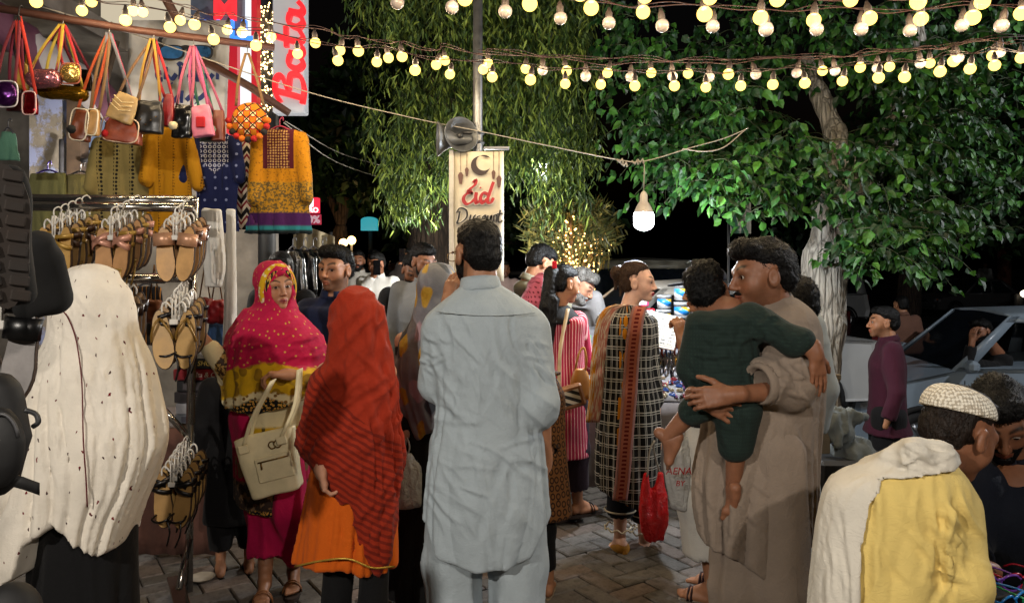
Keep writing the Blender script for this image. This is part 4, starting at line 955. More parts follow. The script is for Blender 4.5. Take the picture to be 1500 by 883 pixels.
fairy = lamp_glass('fairy_glow', (1.0, .55, .16), 6.0, .3); mb = MB(); root = empty('fairy_lights', (b[0], d - .1, 1.2), 'warm fairy lights wound round the small tree behind the stall', 'fairy lights'); fo = np.array(root.location); k = 0
for s_ in stems:
    q = smooth_path(s_, 24)
    for i in range(18, len(q)): 
        if rng.random() < .8:
            a = i * 1.7; w = q[i] + np.array([math.cos(a) * rng.uniform(.05, .16), -.08 - abs(math.sin(a)) * .06, rng.gauss(0, .03)]); mb.lathe([(.001, -.011), (.010, -.004), (.010, .004), (.001, .011)], w, 6); k += 1
o = mb.build('bulbs', fairy, root, origin=fo); o['kind'] = 'stuff'
mb = MB(); mb.tube([P(850 + 20 * math.sin(i * .9), 330 + i * 4, d - .12) for i in range(20)], .004, 4); mb.build('cable', mat('dark_plug', ''), root, origin=fo)
for x, y in ((835, 340), (855, 365), (838, 385)): light('fairy_glow_light', P(x, y, d - .1) - fo, 5, (1, .55, .2), .1, root)
# ---- floodlight on its post
d = 9.2; q = P(796, 252, d); b = P(815, 0, d); root = empty('floodlight', (b[0], d, 0), 'small white floodlight on a dark post in front of the eucalyptus', 'floodlight'); fo = np.array(root.location)
MB().box((b[0], d, 1.5), (.12, .12, 3.0), bev=.01).build('post', mat('dark_post', '#17181a', .6), root, origin=fo)
rot = Matrix.Rotation(R(-25), 4, 'Z') @ Matrix.Rotation(R(-8), 4, 'X')
MB().box(q, (.125, .04, .24), bev=.01, mat=rot).build('housing', mat('grey_housing', '#4a4c50', .5), root, origin=fo); MB().box(q + np.array([-.006, -.024, .02]), (.09, .012, .15), bev=.003, mat=rot).build('lens', emit('flood_lens', (.95, .97, 1.0), 9.0), root, origin=fo)
MB().tube([q + np.array([0, .03, -.02]), (b[0] - .06, d, q[2] - .05)], .012, 6).build('arm', mat('dark_post', ''), root, origin=fo)
l = light('flood_beam', q + np.array([-.03, -.14, .02]) - fo, 26, (.95, 1, .95), .08, root)
# ================================================================== shop side, left
def text_obj(name, s, size, m, parent, origin, U, V, th=.01, shear=0.0, bold=0.0, space=1.0, sx=1.0):
    cu = bpy.data.curves.new('txt', 'FONT'); cu.body = s; cu.size = size; cu.extrude = th / 2; cu.shear = shear; cu.offset = bold; cu.align_x = 'CENTER'; cu.align_y = 'CENTER'; cu.space_character = space
    o = bpy.data.objects.new('txt', cu); col.objects.link(o); me = bpy.data.meshes.new_from_object(o.evaluated_get(bpy.context.evaluated_depsgraph_get())); bpy.data.objects.remove(o); bpy.data.curves.remove(cu)
    N = np.cross(U, V); me.materials.clear(); me.materials.append(m); n = len(me.vertices); c = np.zeros(n * 3, np.float32); me.vertices.foreach_get('co', c); c = c.reshape(-1, 3)
    W = np.array(origin) + c[:, :1] * sx * np.array(U) + c[:, 1:2] * np.array(V) + c[:, 2:] * N - np.array(parent.location); me.vertices.foreach_set('co', W.astype(np.float32).ravel()); me.update(); return link(name, me, parent)
X_, Z_ = (1, 0, 0), (0, 0, 1)
def pbox(mb, x0, y0, x1, y1, d, th, m=0, bev=0.0):
    a, b_ = P(x0, y0, d), P(x1, y1, d); mb.box(((a[0] + b_[0]) / 2, d, (a[2] + b_[2]) / 2), (abs(b_[0] - a[0]), th, abs(a[2] - b_[2])), m=m, bev=bev); return mb
plaster = mat('grey_plaster', '#7c766e', .9, var=.25, nsc=3.0)
t = NT('peeling_blue'); o_ = t.obj(); n = t.noise(o_, 4.0, 8.0, .7); peel = t.out(t.mix(t.step(n, .52, .03), t.mix(t.noise(o_, 20.0), '#6a635a', '#958d80'), t.mix(t.noise(o_, 2.0), '#7d88b4', '#9aa2c4')), .85, bump=t.step(n, .52, .03), bs=.4, bd=.01)
d = 6.5; root = empty('shop_building', (-3.9, d, 0), 'old shop front with peeling blue pillar behind the hanging clothes', 'building'); so = np.array(root.location)
MB().box((-4.6, d + .5, 2.0), (4.9, .25, 4.0)).build('wall', plaster, root, origin=so)
mb = MB(); pbox(mb, 58, 120, 104, 640, 6.1, .26); mb.build('pillar', peel, root, origin=so)
tim = mat('old_timber', '#4a3a2c', .85, var=.3, nsc=6); mb = MB(); pbox(mb, 104, 140, 124, 640, 6.0, .12); mb.build('timber_post', tim, root, origin=so)
mb = MB(); pbox(mb, 128, 150, 205, 262, 6.25, .03); wf = mb.build('window', mat('dusky_frame', '#2a2c30', .6), root, origin=so)
for i in range(3):
    mb = MB(); pbox(mb, 131 + 25 * i, 156, 153 + 25 * i, 258, 6.22, .012); mb.build('pane', emit('window_glow', (.55, .68, .95), .22), wf, origin=so)
for i in range(4): mb = MB(); mb.tube([P(128, 170 + i * 24, 6.15), P(160, 176 + i * 22, 6.14), P(206, 165 + i * 27, 6.15)], .012, 6); mb.build('grille_bar', mat('dark_plug', ''), wf, origin=so)
for i, (a, b_) in enumerate((((120, 235, 5.9), (260, 190, 6.0)), ((90, 205, 5.9), (118, 330, 5.9)))): MB().tube(smooth_path([P(*a), (P(*a) + P(*b_)) / 2 + np.array([0, -.1, -.12]), P(*b_)], 6), .018, 7).build('conduit', mat('grey_conduit', '#3c3c40', .5), root, origin=so)
MB().box((-5.2, d - .6, 3.55), (3.6, 2.2, .16)).build('roof_slab', plaster, root, origin=so)
# awning roll
a0, a1 = P(-60, -10, 5.0), P(222, 200, 5.9); t = NT('awning_stripe'); f = ln(t, t.xyz(t.obj())[0], 2.1, .25)
aw = t.out(t.mix(f, '#8d888a', '#4a2438'), .8, bump=t.noise(t.obj(), 20.0), bs=.4, bd=.01); mb = MB(); q = [a0 + (a1 - a0) * s for s in np.linspace(0, 1, 24)]; mb.tube(q, [.115 + .012 * math.sin(i * 2.1) for i in range(24)], 16)
o = mb.build('awning_roll', aw, None, origin=a0); o.location = tuple(a0); tag(o, 'rolled purple and grey striped awning slanting above the handbags', 'awning')
for k, (a, b_, r0, l) in enumerate((((215, -40, 5.3), (262, 34, 5.35), .035, 'short dark timber strut under the shop eave'), ((296, 88, 5.2), (424, 166, 5.5), .030, 'long brown timber pole slanting towards the red shop sign'), ((130, 200, 5.6), (172, 60, 5.5), .022, 'thin grey timber prop leaning behind the handbags'))):
    mb = MB(); mb.tube([P(*a), (P(*a) + P(*b_)) / 2 + np.array([.01, 0, .01]), P(*b_)], [r0, r0 * .93, r0 * .88], 7); o = mb.build('timber_pole', tim if k == 2 else mat('brown_timber', '#4f2f1e', .7), None, origin=P(*a)); o.location = tuple(P(*a)); tag(o, l, 'timber pole')
# optician's cloth banner
bd = 5.75; root = empty('spectacles_banner', P(258, 200, bd), 'white cloth banner with black sunglasses and blue Urdu lettering', 'banner'); bo = np.array(root.location)
g = [[P(x + (y - 120) * -.04, y + 6 * math.sin(x / 24.0) * (y > 150), bd + .03 * math.sin(x / 11.0) + .015 * math.sin(y / 15.0 + x / 20)) for y in np.linspace(30, 205, 14)] for x in np.linspace(186, 334, 24)]
mb = MB(); mb.sheet(g, .003); mb.build('cloth', mat('banner_white', '#b4b0aa', .6, var=.08, nsc=4), root, origin=bo)
bf2 = lambda x, y: ((x - 186) * S(bd), (30 - y) * S(bd)); bo2 = P(186, 30, bd - .06)
for cx in (251, 292):
    pr = [(cx + 19 * math.copysign(abs(math.cos(a)) ** .7, math.cos(a)), 76 + (12 if math.sin(a) > 0 else 10) * math.copysign(abs(math.sin(a)) ** .75, math.sin(a))) for a in np.linspace(0, 6.28, 26)[:-1]]
    MB().prism([bf2(*q) for q in pr], (bo2, X_, Z_, (0, -1, 0)), .006).build('printed_frame', blk, root, origin=bo)
    pr2 = [(cx + (q[0] - cx) * .84, 76 + (q[1] - 76) * .82) for q in pr]; MB().prism([bf2(*q) for q in pr2], (bo2 + np.array([0, -.005, 0]), X_, Z_, (0, -1, 0)), .004).build('printed_lens', mat('print_blue_lens', '#2a5a88', .3, var=.4, nsc=9), root, origin=bo)
word('printed_temple', [[(236, 68), (234, 58), (244, 50), (258, 46)], [(310, 70), (314, 58), (308, 50)], [(262, 71), (271, 69), (280, 71)]], .030, blk, root, thin=.8, f=bf2, bfr=bo2)
urdu = [[(318, 98), (317, 116)], [(311, 108), (306, 114), (302, 109), (298, 114), (293, 110), (290, 116), (284, 116)], [(289, 98), (288, 116)], [(281, 108), (276, 112), (279, 118), (281, 126)], [(264, 98), (263, 116)], [(268, 95), (264, 93), (260, 96)], [(258, 108), (252, 115), (246, 110)], [(251, 121), (252, 122)], [(243, 98), (242, 116)], [(236, 106), (230, 108), (231, 116), (238, 116)]]
word('urdu_line', urdu, .034, mat('print_navy', '#1c2a5c', .5), root, pen=R(120), f=bf2, bfr=bo2)
word('urdu_line', [[(300, 136), (290, 144), (280, 140), (272, 146)], [(266, 132), (265, 150)], [(262, 140), (252, 148), (244, 142), (238, 150)], [(285, 150), (286, 151)], [(252, 154), (253, 155)]], .034, mat('print_navy', ''), root, pen=R(120), f=bf2, bfr=bo2)
# lit mall sign
d = 6.4; q = P(330, 60, d); root = empty('mall_sign', q, 'lit shop sign with red M and blue MALL letters over red arch', 'sign'); so = np.array(root.location)
mb = MB(); pbox(mb, 283, -60, 358, 55, d, .10); mb.build('panel', mat('sign_grey', '#5d6a80', .5), root, origin=so)
text_obj('letter_m', 'M', .26, emit('red_letter', (1, .03, .04), .9, '#a00d14'), root, P(330, 15, d - .08), X_, Z_, .05, 0, .004); text_obj('mall_letters', 'MALL', .22, emit('blue_letter', (.05, .25, 1.0), 1.1, '#12309a'), root, P(325, 47, d - .08), X_, Z_, .04, 0, .008, 1.0, 1.0)
mb = MB(); pbox(mb, 346, -60, 372, 205, d + .06, .08); mb.build('light_panel', emit('white_panel', (.93, .96, 1.0), .85), root, origin=so)
mb = MB(); pbox(mb, 334, 66, 350, 205, d - .01, .08); pbox(mb, 371, -60, 379, 205, d - .02, .1); mb.build('red_border', emit('red_border', (.9, .03, .05), .35, '#8a1018'), root, origin=so)
mb = MB(); pbox(mb, 150, -40, 282, 40, d + .2, .05); o = mb.build('side_panel', emit('cream_panel', (1.0, .86, .62), .45), root, origin=so)
# column wound with fairy lights
root = empty('lit_column', P(391, 190, 6.7) * np.array([1, 1, 0]), 'column wrapped in a dense net of warm fairy lights beside the red sign', 'column'); so = np.array(root.location); x0 = so[0]
MB().lathe([(.075, 0), (.075, 4.2)], (x0, 6.7, 0), 14).build('shaft', mat('dark_post', ''), root, origin=so); mb = MB()
for i in range(420):
    a = rng.uniform(2.6, 6.9); z = rng.uniform(P(0, 165, 6.7)[2], P(0, 8, 6.7)[2]); mb.lathe([(.001, -.008), (.0075, 0), (.001, .008)], (x0 + .082 * math.cos(a), 6.7 + .082 * math.sin(a), z), 5)
o = mb.build('fairy_bulbs', lamp_glass('fairy_glow2', (1.0, .66, .26), 5.0, .3), root, origin=so); o['kind'] = 'stuff'
# tall Bata sign
d = 6.2; a, b_ = P(403, -70, d), P(449, 168, d); root = empty('shop_sign', (a[0] / 2 + b_[0] / 2, d, b_[2]), 'tall grey sign with red Bata script reading upwards', 'sign'); so = np.array(root.location)
MB().box(((a[0] + b_[0]) / 2, d, (a[2] + b_[2]) / 2), (b_[0] - a[0], .14, a[2] - b_[2]), bev=.01).build('panel', emit('sign_panel', (.80, .82, .86), .22, '#8f9298'), root, origin=so)
# letters: drawn upright, then turned to read upwards
bt = [[(4, 0), (8, 22), (12, 46)], [(0, 38), (10, 47), (24, 46), (27, 36), (13, 25), (28, 21), (27, 5), (14, -2), (-2, 1)], [(50, 22), (40, 24), (35, 10), (40, 0), (48, 6), (52, 22)], [(52, 24), (50, 4), (56, 0), (60, 6)], [(70, 46), (64, 10), (68, 0), (76, 6)], [(58, 28), (80, 29)], [(94, 22), (84, 24), (79, 10), (84, 0), (92, 6), (96, 22)], [(96, 24), (94, 4), (100, 0), (106, 8)]]
sc_ = 1.36; bfu = lambda u, v: ((u - 2) * sc_ * S(d), (v - 20) * sc_ * S(d) * .62)
word('bata_letters', bt, .050, emit('bata_red', (1, .02, .03), .75, '#b00d14'), root, pen=R(20), lift=.04, thin=.55, f=bfu, bfr=P(428, 148, d - .075), UVN=((0, 0, 1), (-1, 0, 0), (0, -1, 0)))
for x, y, s_ in ((500, 50, 1), (470, 112, 0)): pass
# far shop signs
d = 15.0; root = empty('metro_sign', P(455, 330, d), 'small lit red shop sign reading METRO with white square', 'sign'); so = np.array(root.location)
mb = MB(); pbox(mb, 436, 290, 467, 312, d, .2); mb.build('panel', emit('metro_red', (.9, .03, .07), .8, '#a01020'), root, origin=so); mb = MB(); pbox(mb, 443, 291, 459, 303, d - .11, .02); mb.build('white_square', emit('metro_white', (1, .95, .95), 1.3), root, origin=so)
text_obj('metro_letters', 'METRO', .13, emit('metro_white', (1, 1, 1), 1.3), root, P(450, 308, d - .11), X_, Z_, .02, 0, .004)
mb = MB(); pbox(mb, 438, 314, 470, 329, d + .1, .1); mb.build('sale_panel', emit('sale_red', (.5, .03, .08), .35, '#701024'), root, origin=so); text_obj('sale_text', '50%', .20, emit('sale_pink', (.8, .5, .55), .5), root, P(456, 322, d + .04), X_, Z_, .02, 0, .006)
d = 17; root = empty('teal_sign', P(542, 338, d), 'small glowing teal sign with rounded top in front of dark trees', 'sign'); so = np.array(root.location); k = S(d)
q = P(542, 338, d); MB().prism([(-12 * k, 0), (12 * k, 0), (12 * k, 15 * k)] + [(12 * k * math.cos(a), 15 * k + 5 * k * math.sin(a)) for a in np.linspace(.3, 2.84, 8)] + [(-12 * k, 15 * k)], (q, X_, Z_, (0, -1, 0)), .12).build('panel', emit('teal_panel', (.02, .35, .42), .65, '#0c4a55'), root, origin=so)
MB().tube([q + np.array([0, .05, 0]), (q[0], d + .05, 0)], .05, 8).build('post', mat('dark_post', ''), root, origin=so)
for x, y, dd, e, l in ((515, 352, 15.5, 22, 'round orange globe lamp at the far end of the lane'), (503, 356, 15, 16, 'pale warm globe lamp beside the orange one down the lane')):
    q = P(x, y, dd); root = empty('globe_lamp', (q[0], dd, 0), l, 'lamp'); MB().lathe([(.001, -.085)] + [(.085 * math.sin(a), -.085 * math.cos(a)) for a in np.linspace(.4, 2.9, 9)], (0, 0, q[2]), 14).build('globe', lamp_glass('globe_glass', (1, .6, .2), 5.0, .6), root); MB().lathe([(.05, 0), (.03, .1), (.025, q[2] - .09)], seg=10).build('post', mat('dark_post', ''), root); light('globe_light', (0, 0, q[2]), e, (1, .6, .25), .07, root)
# red kiosk with clear balloons
d = 12.5; root = empty('red_kiosk', P(640, 395, d) * np.array([1, 1, 0]), 'red arched kiosk canopy behind the banner', 'kiosk'); so = np.array(root.location); redc = mat('red_canvas', '#7a1410', .7)
g = [[P(604 + 5 * i, 400 - 50 * math.sin(min(1.57, .25 + j * .19)), d + .9 * (j - 4) / 4) for j in range(9)] for i in range(14)]; MB().sheet(g, .02).build('canopy', redc, root, origin=so)
for x in (606, 668): MB().tube([P(x, 385, d), P(x, 385, d) * np.array([1, 1, 0])], .03, 8).build('post', mat('dark_post', ''), root, origin=so)
MB().box((so[0], d, .5), (.7, .5, 1.0), bev=.02).build('counter', redc, root, origin=so)
for k, (x, y, r0) in enumerate(((631, 365, .17), (644, 382, .15), (658, 372, .13))):
    q = P(x, y, 11.6); root = empty('led_balloon', q, ('largest', 'middle-sized', 'smallest')[k] + ' clear balloon studded with tiny white lights by the red kiosk', 'balloon', 'clear balloons by the kiosk'); t = None
    if 'balloon_film' not in _mc: t = NT('balloon_film'); _mc['balloon_film'] = t.out('#cfd4da', .08, Alpha=.12)
    MB().lathe([(.001, -r0 * 1.1)] + [(r0 * math.sin(a), -r0 * math.cos(a)) for a in np.linspace(.3, 3.0, 12)] + [(.001, r0)], seg=18).build('film', _mc['balloon_film'], root); mb = MB()
    for i in range(46):
        a, c_ = rng.uniform(0, 6.28), rng.uniform(-1, 1); s_ = math.sqrt(1 - c_ * c_); mb.lathe([(.001, -.008), (.007, 0), (.001, .008)], (r0 * 1.02 * s_ * math.cos(a), r0 * 1.02 * s_ * math.sin(a), r0 * 1.02 * c_), 5)
    o = mb.build('tiny_lights', emit('tiny_white', (1, .95, .95), 3.0), root); o['kind'] = 'stuff'; MB().tube([(0, 0, -r0 * 1.1), (.05, 0, -.8), (0, 0, -q[2] + .01)], .006, 5).build('stick', mat('dark_post', ''), root)
# ================================================================== hanging stock
def sleeve(a, b_, r0, r1): return ('u', cap_(a, b_, r0, r1), .03)
def hung(name, label, d, rows, m, sleeves=(), hem=None, cat='kurta', group='clothes hung on the shop front', fold=None, h=.011, hanger='#3a3a40', hook=True, dep=.22, amp=.010):
    c = sil(d, [(y, a, b_, dep) for y, a, b_ in rows]); top = c[0]; base = np.array([top[1], d, c[-1][0] if c[-1][0] < top[0] else top[0]]); base = np.array([top[1], d, min(q[0] for q in c)])
    root = empty(name, base, label, cat, group); n = len(rows); cx = (rows[0][1] + rows[0][2]) / 2
    ops = [('u', loft_(c, 0, fold or folds(7, .002, .018, base[2], top[0], int(cx)), 2.4), .02)]
    for s_ in sleeves: ops.append(('u', cap_(P(s_[0], s_[1], d), P(s_[2], s_[3], d - .03), s_[4] * S(d), s_[5] * S(d)), .03))
    V, Q = sdf(ops, h, hem_cut(d, hem) if hem else None); V = drape(V, Q, amp=amp, vert=15, long=1.6, fine=.002, seed=int(cx)); U = np.stack([V[:, 0] - base[0], V[:, 2] - top[0], V[:, 1]], 1)
    link('cloth', mesh_np('cloth', V - base, Q, m, True, {'uvp': ('FLOAT_VECTOR', U)}), root)
    if hook:
        y0 = rows[0][0]; hw = (rows[0][2] - rows[0][1]) / 2; mb = MB(); mb.tube(smooth_path([P(cx - hw, y0 + 4, d), P(cx, y0 - 5, d), P(cx + hw, y0 + 4, d)], 6), .006, 6); mb.tube(smooth_path([P(cx, y0 - 5, d), P(cx, y0 - 14, d), P(cx + 4, y0 - 18, d), P(cx + 5, y0 - 13, d)], 5), .004, 6); mb.build('hanger', mat('hanger' + hanger, hanger, .4), root, origin=base)
    return root
def motif(c1, c2, sc): return lambda t, u: t.mix(t.math('LESS_THAN', t.vor(u, sc, dim='2D', rand=.3), .2), c1, c2)
def p_beige(t, u): x = t.xyz(u); a = t.math('LESS_THAN', t.math('ABSOLUTE', x[0]), .02); return t.mix(t.math('MULTIPLY', t.math('MAXIMUM', a, t.math('LESS_THAN', t.math('ABSOLUTE', t.math('SUBTRACT', t.math('ABSOLUTE', x[0]), .1)), .018)), t.math('LESS_THAN', t.vor(u, 40.0, dim='2D', rand=.2), .35)), '#8d7f4e', '#1e1c18')
def p_must(t, u): x = t.xyz(u); return t.mix(t.math('MULTIPLY', ln(t, x[0], 11.0, .07), t.math('LESS_THAN', t.vor(u, 55.0, dim='2D', rand=.2), .4)), '#b07a08', '#5e3a04')
def p_navy(t, u):
    x = t.xyz(u); yk = t.math('MULTIPLY', t.math('LESS_THAN', t.math('ABSOLUTE', x[0]), .085), t.math('GREATER_THAN', t.math('SUBTRACT', x[1], t.math('MULTIPLY', t.math('ABSOLUTE', x[0]), .9)), -.26)); v = t.vor(u, 34.0, dim='2D', rand=.0)
    mo = t.math('LESS_THAN', t.math('ABSOLUTE', t.math('SUBTRACT', v, .3)), .09); return t.mix(t.math('MULTIPLY', yk, mo), t.mix(t.math('LESS_THAN', t.vor(u, 14.0, dim='2D', rand=.1), .12), '#131c48', '#7c86b0'), '#b8bcd0')
def p_zig(t, u): x = t.xyz(u); z = t.math('PINGPONG', x[0], .035); f = t.math('FRACT', t.math('MULTIPLY', t.math('ADD', x[1], t.math('MULTIPLY', z, 1.4)), 10.0)); return t.ramp(f, [(0, '#141012'), (.22, '#c2b6a4'), (.5, '#7a1626'), (.7, '#c2b6a4'), (.85, '#141012')], 'CONSTANT')
def p_dress(t, u):
    x = t.xyz(u); n = t.noise(u, 70.0, 2.0); ye = t.mix(t.step(n, .6, .05), '#b87a08', '#8a5a0a'); gl = t.mix(t.step(n, .5, .05), '#a87a18', '#5a4a28')
    yk = t.math('MULTIPLY', t.math('LESS_THAN', t.math('ABSOLUTE', x[0]), .092), t.math('GREATER_THAN', x[1], -.24)); inner = t.math('LESS_THAN', t.math('ABSOLUTE', x[0]), .065)
    c = bands(t, x[1], [(-9, '#0c1c20'), (-.61, '#20707a'), (-.585, '#3a0d4a'), (-.505, gl), (-.32, ye)]); y2 = t.mix(t.math('MULTIPLY', inner, t.math('LESS_THAN', t.vor(u, 60.0, dim='2D', rand=.2), .34)), '#4a0d1c', '#b08a50'); return t.mix(yk, c, y2)
hung('kurta', 'beige hanging kurta with dark printed panels', 5.0, [(200, 158, 192), (208, 142, 208), (250, 138, 214), (300, 140, 218), (350, 136, 222)], cloth('beige_print', pattern=p_beige), [(150, 214, 132, 275, 12, 9), (205, 214, 220, 272, 10, 8)])
hung('kurta', 'mustard hanging kurta with stitched front panels', 4.9, [(186, 232, 262), (196, 218, 276), (240, 222, 280), (300, 222, 284), (348, 218, 288)], cloth('mustard_stitched', pattern=p_must), [(224, 200, 212, 262, 11, 9), (274, 200, 290, 272, 9, 8)])
hung('kurta', 'navy hanging kurta with white embroidered yoke', 4.95, [(196, 300, 334), (206, 290, 344), (250, 290, 346), (340, 288, 348)], cloth('navy_embroidered', pattern=p_navy), [(292, 208, 272, 262, 13, 11), (344, 210, 352, 262, 8, 7)])
hung('dupatta', 'red black and cream zigzag dupatta hung beside the navy kurta', 5.05, [(196, 348, 378), (240, 340, 384), (336, 340, 386)], cloth('zigzag_print', pattern=p_zig), cat='scarf', hook=False)
hung('dress', 'mustard girl\'s dress with burgundy yoke and purple hem bands', 4.7, [(190, 390, 430), (198, 376, 444), (240, 380, 442), (262, 380, 442), (300, 376, 446), (342, 370, 452)], cloth('mustard_dress', pattern=p_dress), [(380, 206, 372, 290, 9, 9), (442, 206, 450, 290, 8, 8)], cat='dress', hanger='#8a1c3c')
hung('trousers', 'olive trousers folded over a purple hanger', 5.1, [(254, 46, 94), (262, 44, 96), (345, 42, 98)], lawn('olive_cotton', '#6f6f48'), cat='trousers', hanger='#4a3a9a')
hung('trousers', 'pale olive trousers hung beside the purple hanger pair', 5.15, [(256, 96, 140), (262, 95, 142), (345, 92, 146)], lawn('pale_olive', '#7a7450'), cat='trousers')
hung('kurta', 'small grey-green kurta hanging by the sequin bags', 4.6, [(192, 4, 20), (200, 2, 24), (235, 0, 26)], lawn('sage_cotton', '#4f7a68'))
hung('trousers', 'white cotton trousers folded over the chrome rail end', 3.9, [(306, 300, 322), (312, 296, 324), (350, 297, 326), (390, 300, 328), (420, 302, 322)], lawn('white_cotton', ''), cat='trousers', hook=False, amp=.008, dep=.6, h=.008)
hung('dupatta', 'long white dupatta hanging straight down by the rail end', 3.95, [(306, 332, 345), (380, 331, 346), (505, 326, 347)], lawn('white_cotton', ''), cat='scarf', hook=False, amp=.004, dep=.8, h=.007, fold=folds(4, .002, .006, .8, 2))
# rail for bags
ra, rb = P(-30, 8, 4.05), P(402, 70, 4.6); mb = MB(); mb.tube([ra, (ra + rb) / 2 + np.array([0, 0, -.015]), rb], .022, 10); o = mb.build('bag_rail', mat('rusty_pipe', '#4a2c22', .6, .3), None, origin=ra); o.location = tuple(ra); tag(o, 'rusty pipe rail carrying the hanging handbags', 'rail')
def rail_d(x): return 4.05 + (x + 30) / 432 * .55
def handbag(label, cx, cy, w, h, m, hook, straps, kind='box', rot=0.0, trim=None, extra=None, dd=0.0, dep=.45):
    d = rail_d(cx) - .02 + dd; k = S(d); c = P(cx, cy, d); root = empty('handbag', c, label, 'handbag', 'handbags hung from the pipe rail'); w2, h2 = w * k / 2, h * k / 2; Rm = np.array(Matrix.Rotation(R(rot), 3, 'Y'))
    if kind == 'barrel': ops = [('u', cap_(Rm @ np.array([-w2 + h2, 0, 0]), Rm @ np.array([w2 - h2, 0, 0]), h2), .01)] if w2 > h2 else [('u', ell_((0, 0, 0), (w2, w2 * .6, h2)), .01)]
    elif kind == 'round': ops = [('u', ell_((0, 0, 0), (w2, w2 * .55, h2)), .01)]
    else: ops = [('u', loft_([(-h2, 0, 0, w2, w2 * dep), (-h2 * .8, 0, 0, w2 * 1.04, w2 * dep), (h2 * .3, 0, 0, w2 * .95, w2 * dep * .8), (h2, 0, 0, w2 * .84, w2 * dep * .35)], 0, None, 4.0), .01)]
    V, Q = sdf(ops, max(.006, w2 / 12)); n = normals(V, Q); V = V + n * ((vnoise(V * 30, int(cx)) - .5) * .008)[:, None]
    if kind == 'box': V = V @ Rm.T
    link('bag_body', mesh_np('bag_body', V, Q, m, True, {'uvp': ('FLOAT_VECTOR', V)}), root); hk = P(hook[0], hook[1], rail_d(hook[0]) - .03) - c
    top = Rm @ np.array([0, 0, h2 * .8])
    for i, s_ in enumerate(straps):
        for sd in (-1, 1):
            mb = MB(); a = top + Rm @ np.array([sd * w2 * .75, 0, 0]); b_ = hk + np.array([sd * .008, -.01 * i, 0]); g = []
            for q in smooth_path([a, (a + b_) / 2 + np.array([sd * .01, -.01, -.005]), b_], 5): g.append([q + np.array([e * .0075, .003 * math.sin(e * 2 + i), 0]) for e in (-1, 0, 1)])
            mb.sheet(g, .0016); mb.build('strap', mat('strap' + s_, tuple(c * .7 for c in lin(s_)), .8), root)
    if trim:
        mb = MB(); N = 28; mb.tube([Rm @ np.array([w2 * math.copysign(abs(math.cos(a)) ** .5, math.cos(a)), -w2 * dep * .9 if kind == 'box' else -.0, h2 * math.copysign(abs(math.sin(a)) ** .5, math.sin(a))]) for a in np.linspace(0, 6.28, N)[:-1]], .004, 6, closed=True); mb.build('piping', mat('strap' + trim, trim, .6), root)
    mb = MB(); mb.tube(smooth_path([hk + np.array([0, 0, -.01]), hk + np.array([0, .01, .05]), hk + np.array([0, .03, .065]), hk + np.array([0, .05, .05])], 4), .003, 5); mb.build('hook', mat('steel_hook', '#9a9a9c', .3, .9), root)
    if extra: extra(root, w2, h2, Rm)
    return root
def sequin(name, c):
    if name in _mc: return _mc[name]
    t = NT(name); o_ = t.obj(); cc = t.vor(o_, 130.0, out=1); nrm = t.math('MULTIPLY', t.xyz(cc)[0], 1.0); base = t.mix(t.xyz(cc)[1], tuple(x * .4 for x in lin(c)), c)
    _mc[name] = t.out(base, .22, .75, bump=nrm, bs=1.0, bd=.004); return _mc[name]
lth = lambda n, c, r=.45: mat('lthr_' + n, c, r, var=.15, bs=.25)
def pom(c): 
    def f(root, w2, h2, Rm): V, Q = sdf([('u', ell_((-w2 * .8, -.03, -h2 * .3), .024), .01)], .006); V = V + normals(V, Q) * ((vnoise(V * 220, 2) - .5) * .008)[:, None]; link('pompom', mesh_np('pompom', V, Q, mat('pom' + c, c, .95)), root)
    return f
def studs(root, w2, h2, Rm):
    mb = MB()
    for i in range(5):
        for q in ((-.7 + .35 * i, -.5 + .25 * abs(i - 2)),): mb.lathe([(.001, .004), (.004, .0)], Rm @ np.array([q[0] * w2, -w2 * .46, q[1] * h2]), 8, mat=Matrix.Rotation(R(90), 4, 'X'))
    mb.build('stud', mat('gilt', '', .3), root)
def chevron(c):
    def f(root, w2, h2, Rm):
        mb = MB()
        for j in range(3): mb.tube([Rm @ np.array([x * w2, -w2 * .42 - .004, (-.3 + .3 * j + .35 * abs(x)) * h2]) for x in np.linspace(-.8, .8, 9)], .0025, 5)
        mb.build('stitching', mat('stitch' + c, c, .7), root)
    return f
handbag('round purple sequin bag with white edge piping', 8, 138, 36, 38, sequin('purple_sequin', '#4a1a5c'), (27, 24), ('#7a1a2a',), 'round', trim='#cfc6c8')
handbag('small gold bag on yellow and black straps', 33, 112, 18, 40, lth('gold', '#a8853a', .3), (27, 24), ('#c8a010', '#151213'), dd=.06)
handbag('shiny red metallic bag with pale edging', 45, 152, 20, 34, sequin('red_foil', '#8a0d18'), (27, 24), ('#c02a14',), trim='#c8a8a4', dd=-.02)
handbag('dark maroon bag tucked behind the red metallic one', 24, 150, 26, 28, lth('maroon', '#3c0d14'), (27, 24), ('#7a1030',), dd=.08)
handbag('pink sequin barrel bag with fluffy end', 64, 116, 52, 28, sequin('pink_sequin', '#c07a84'), (92, 36), ('#a01a40', '#b89a2c'), 'barrel', rot=-4)
handbag('drum-shaped gold foil bag with its round end facing the lane', 103, 108, 30, 30, sequin('gold_foil', '#d8b060'), (92, 36), ('#a80d1c',), 'round', trim='#b06048', dd=-.03)
handbag('wide gold sequin barrel bag under the pink one', 92, 136, 76, 22, sequin('gold_sequin', '#8a6408'), (92, 36), ('#c0a83c',), 'barrel', rot=6, dd=.06)
handbag('black glitter bag behind the gold foil drum', 122, 118, 26, 32, sequin('black_glitter', '#1a1512'), (92, 36), ('#7a0d2a',), dd=.08)
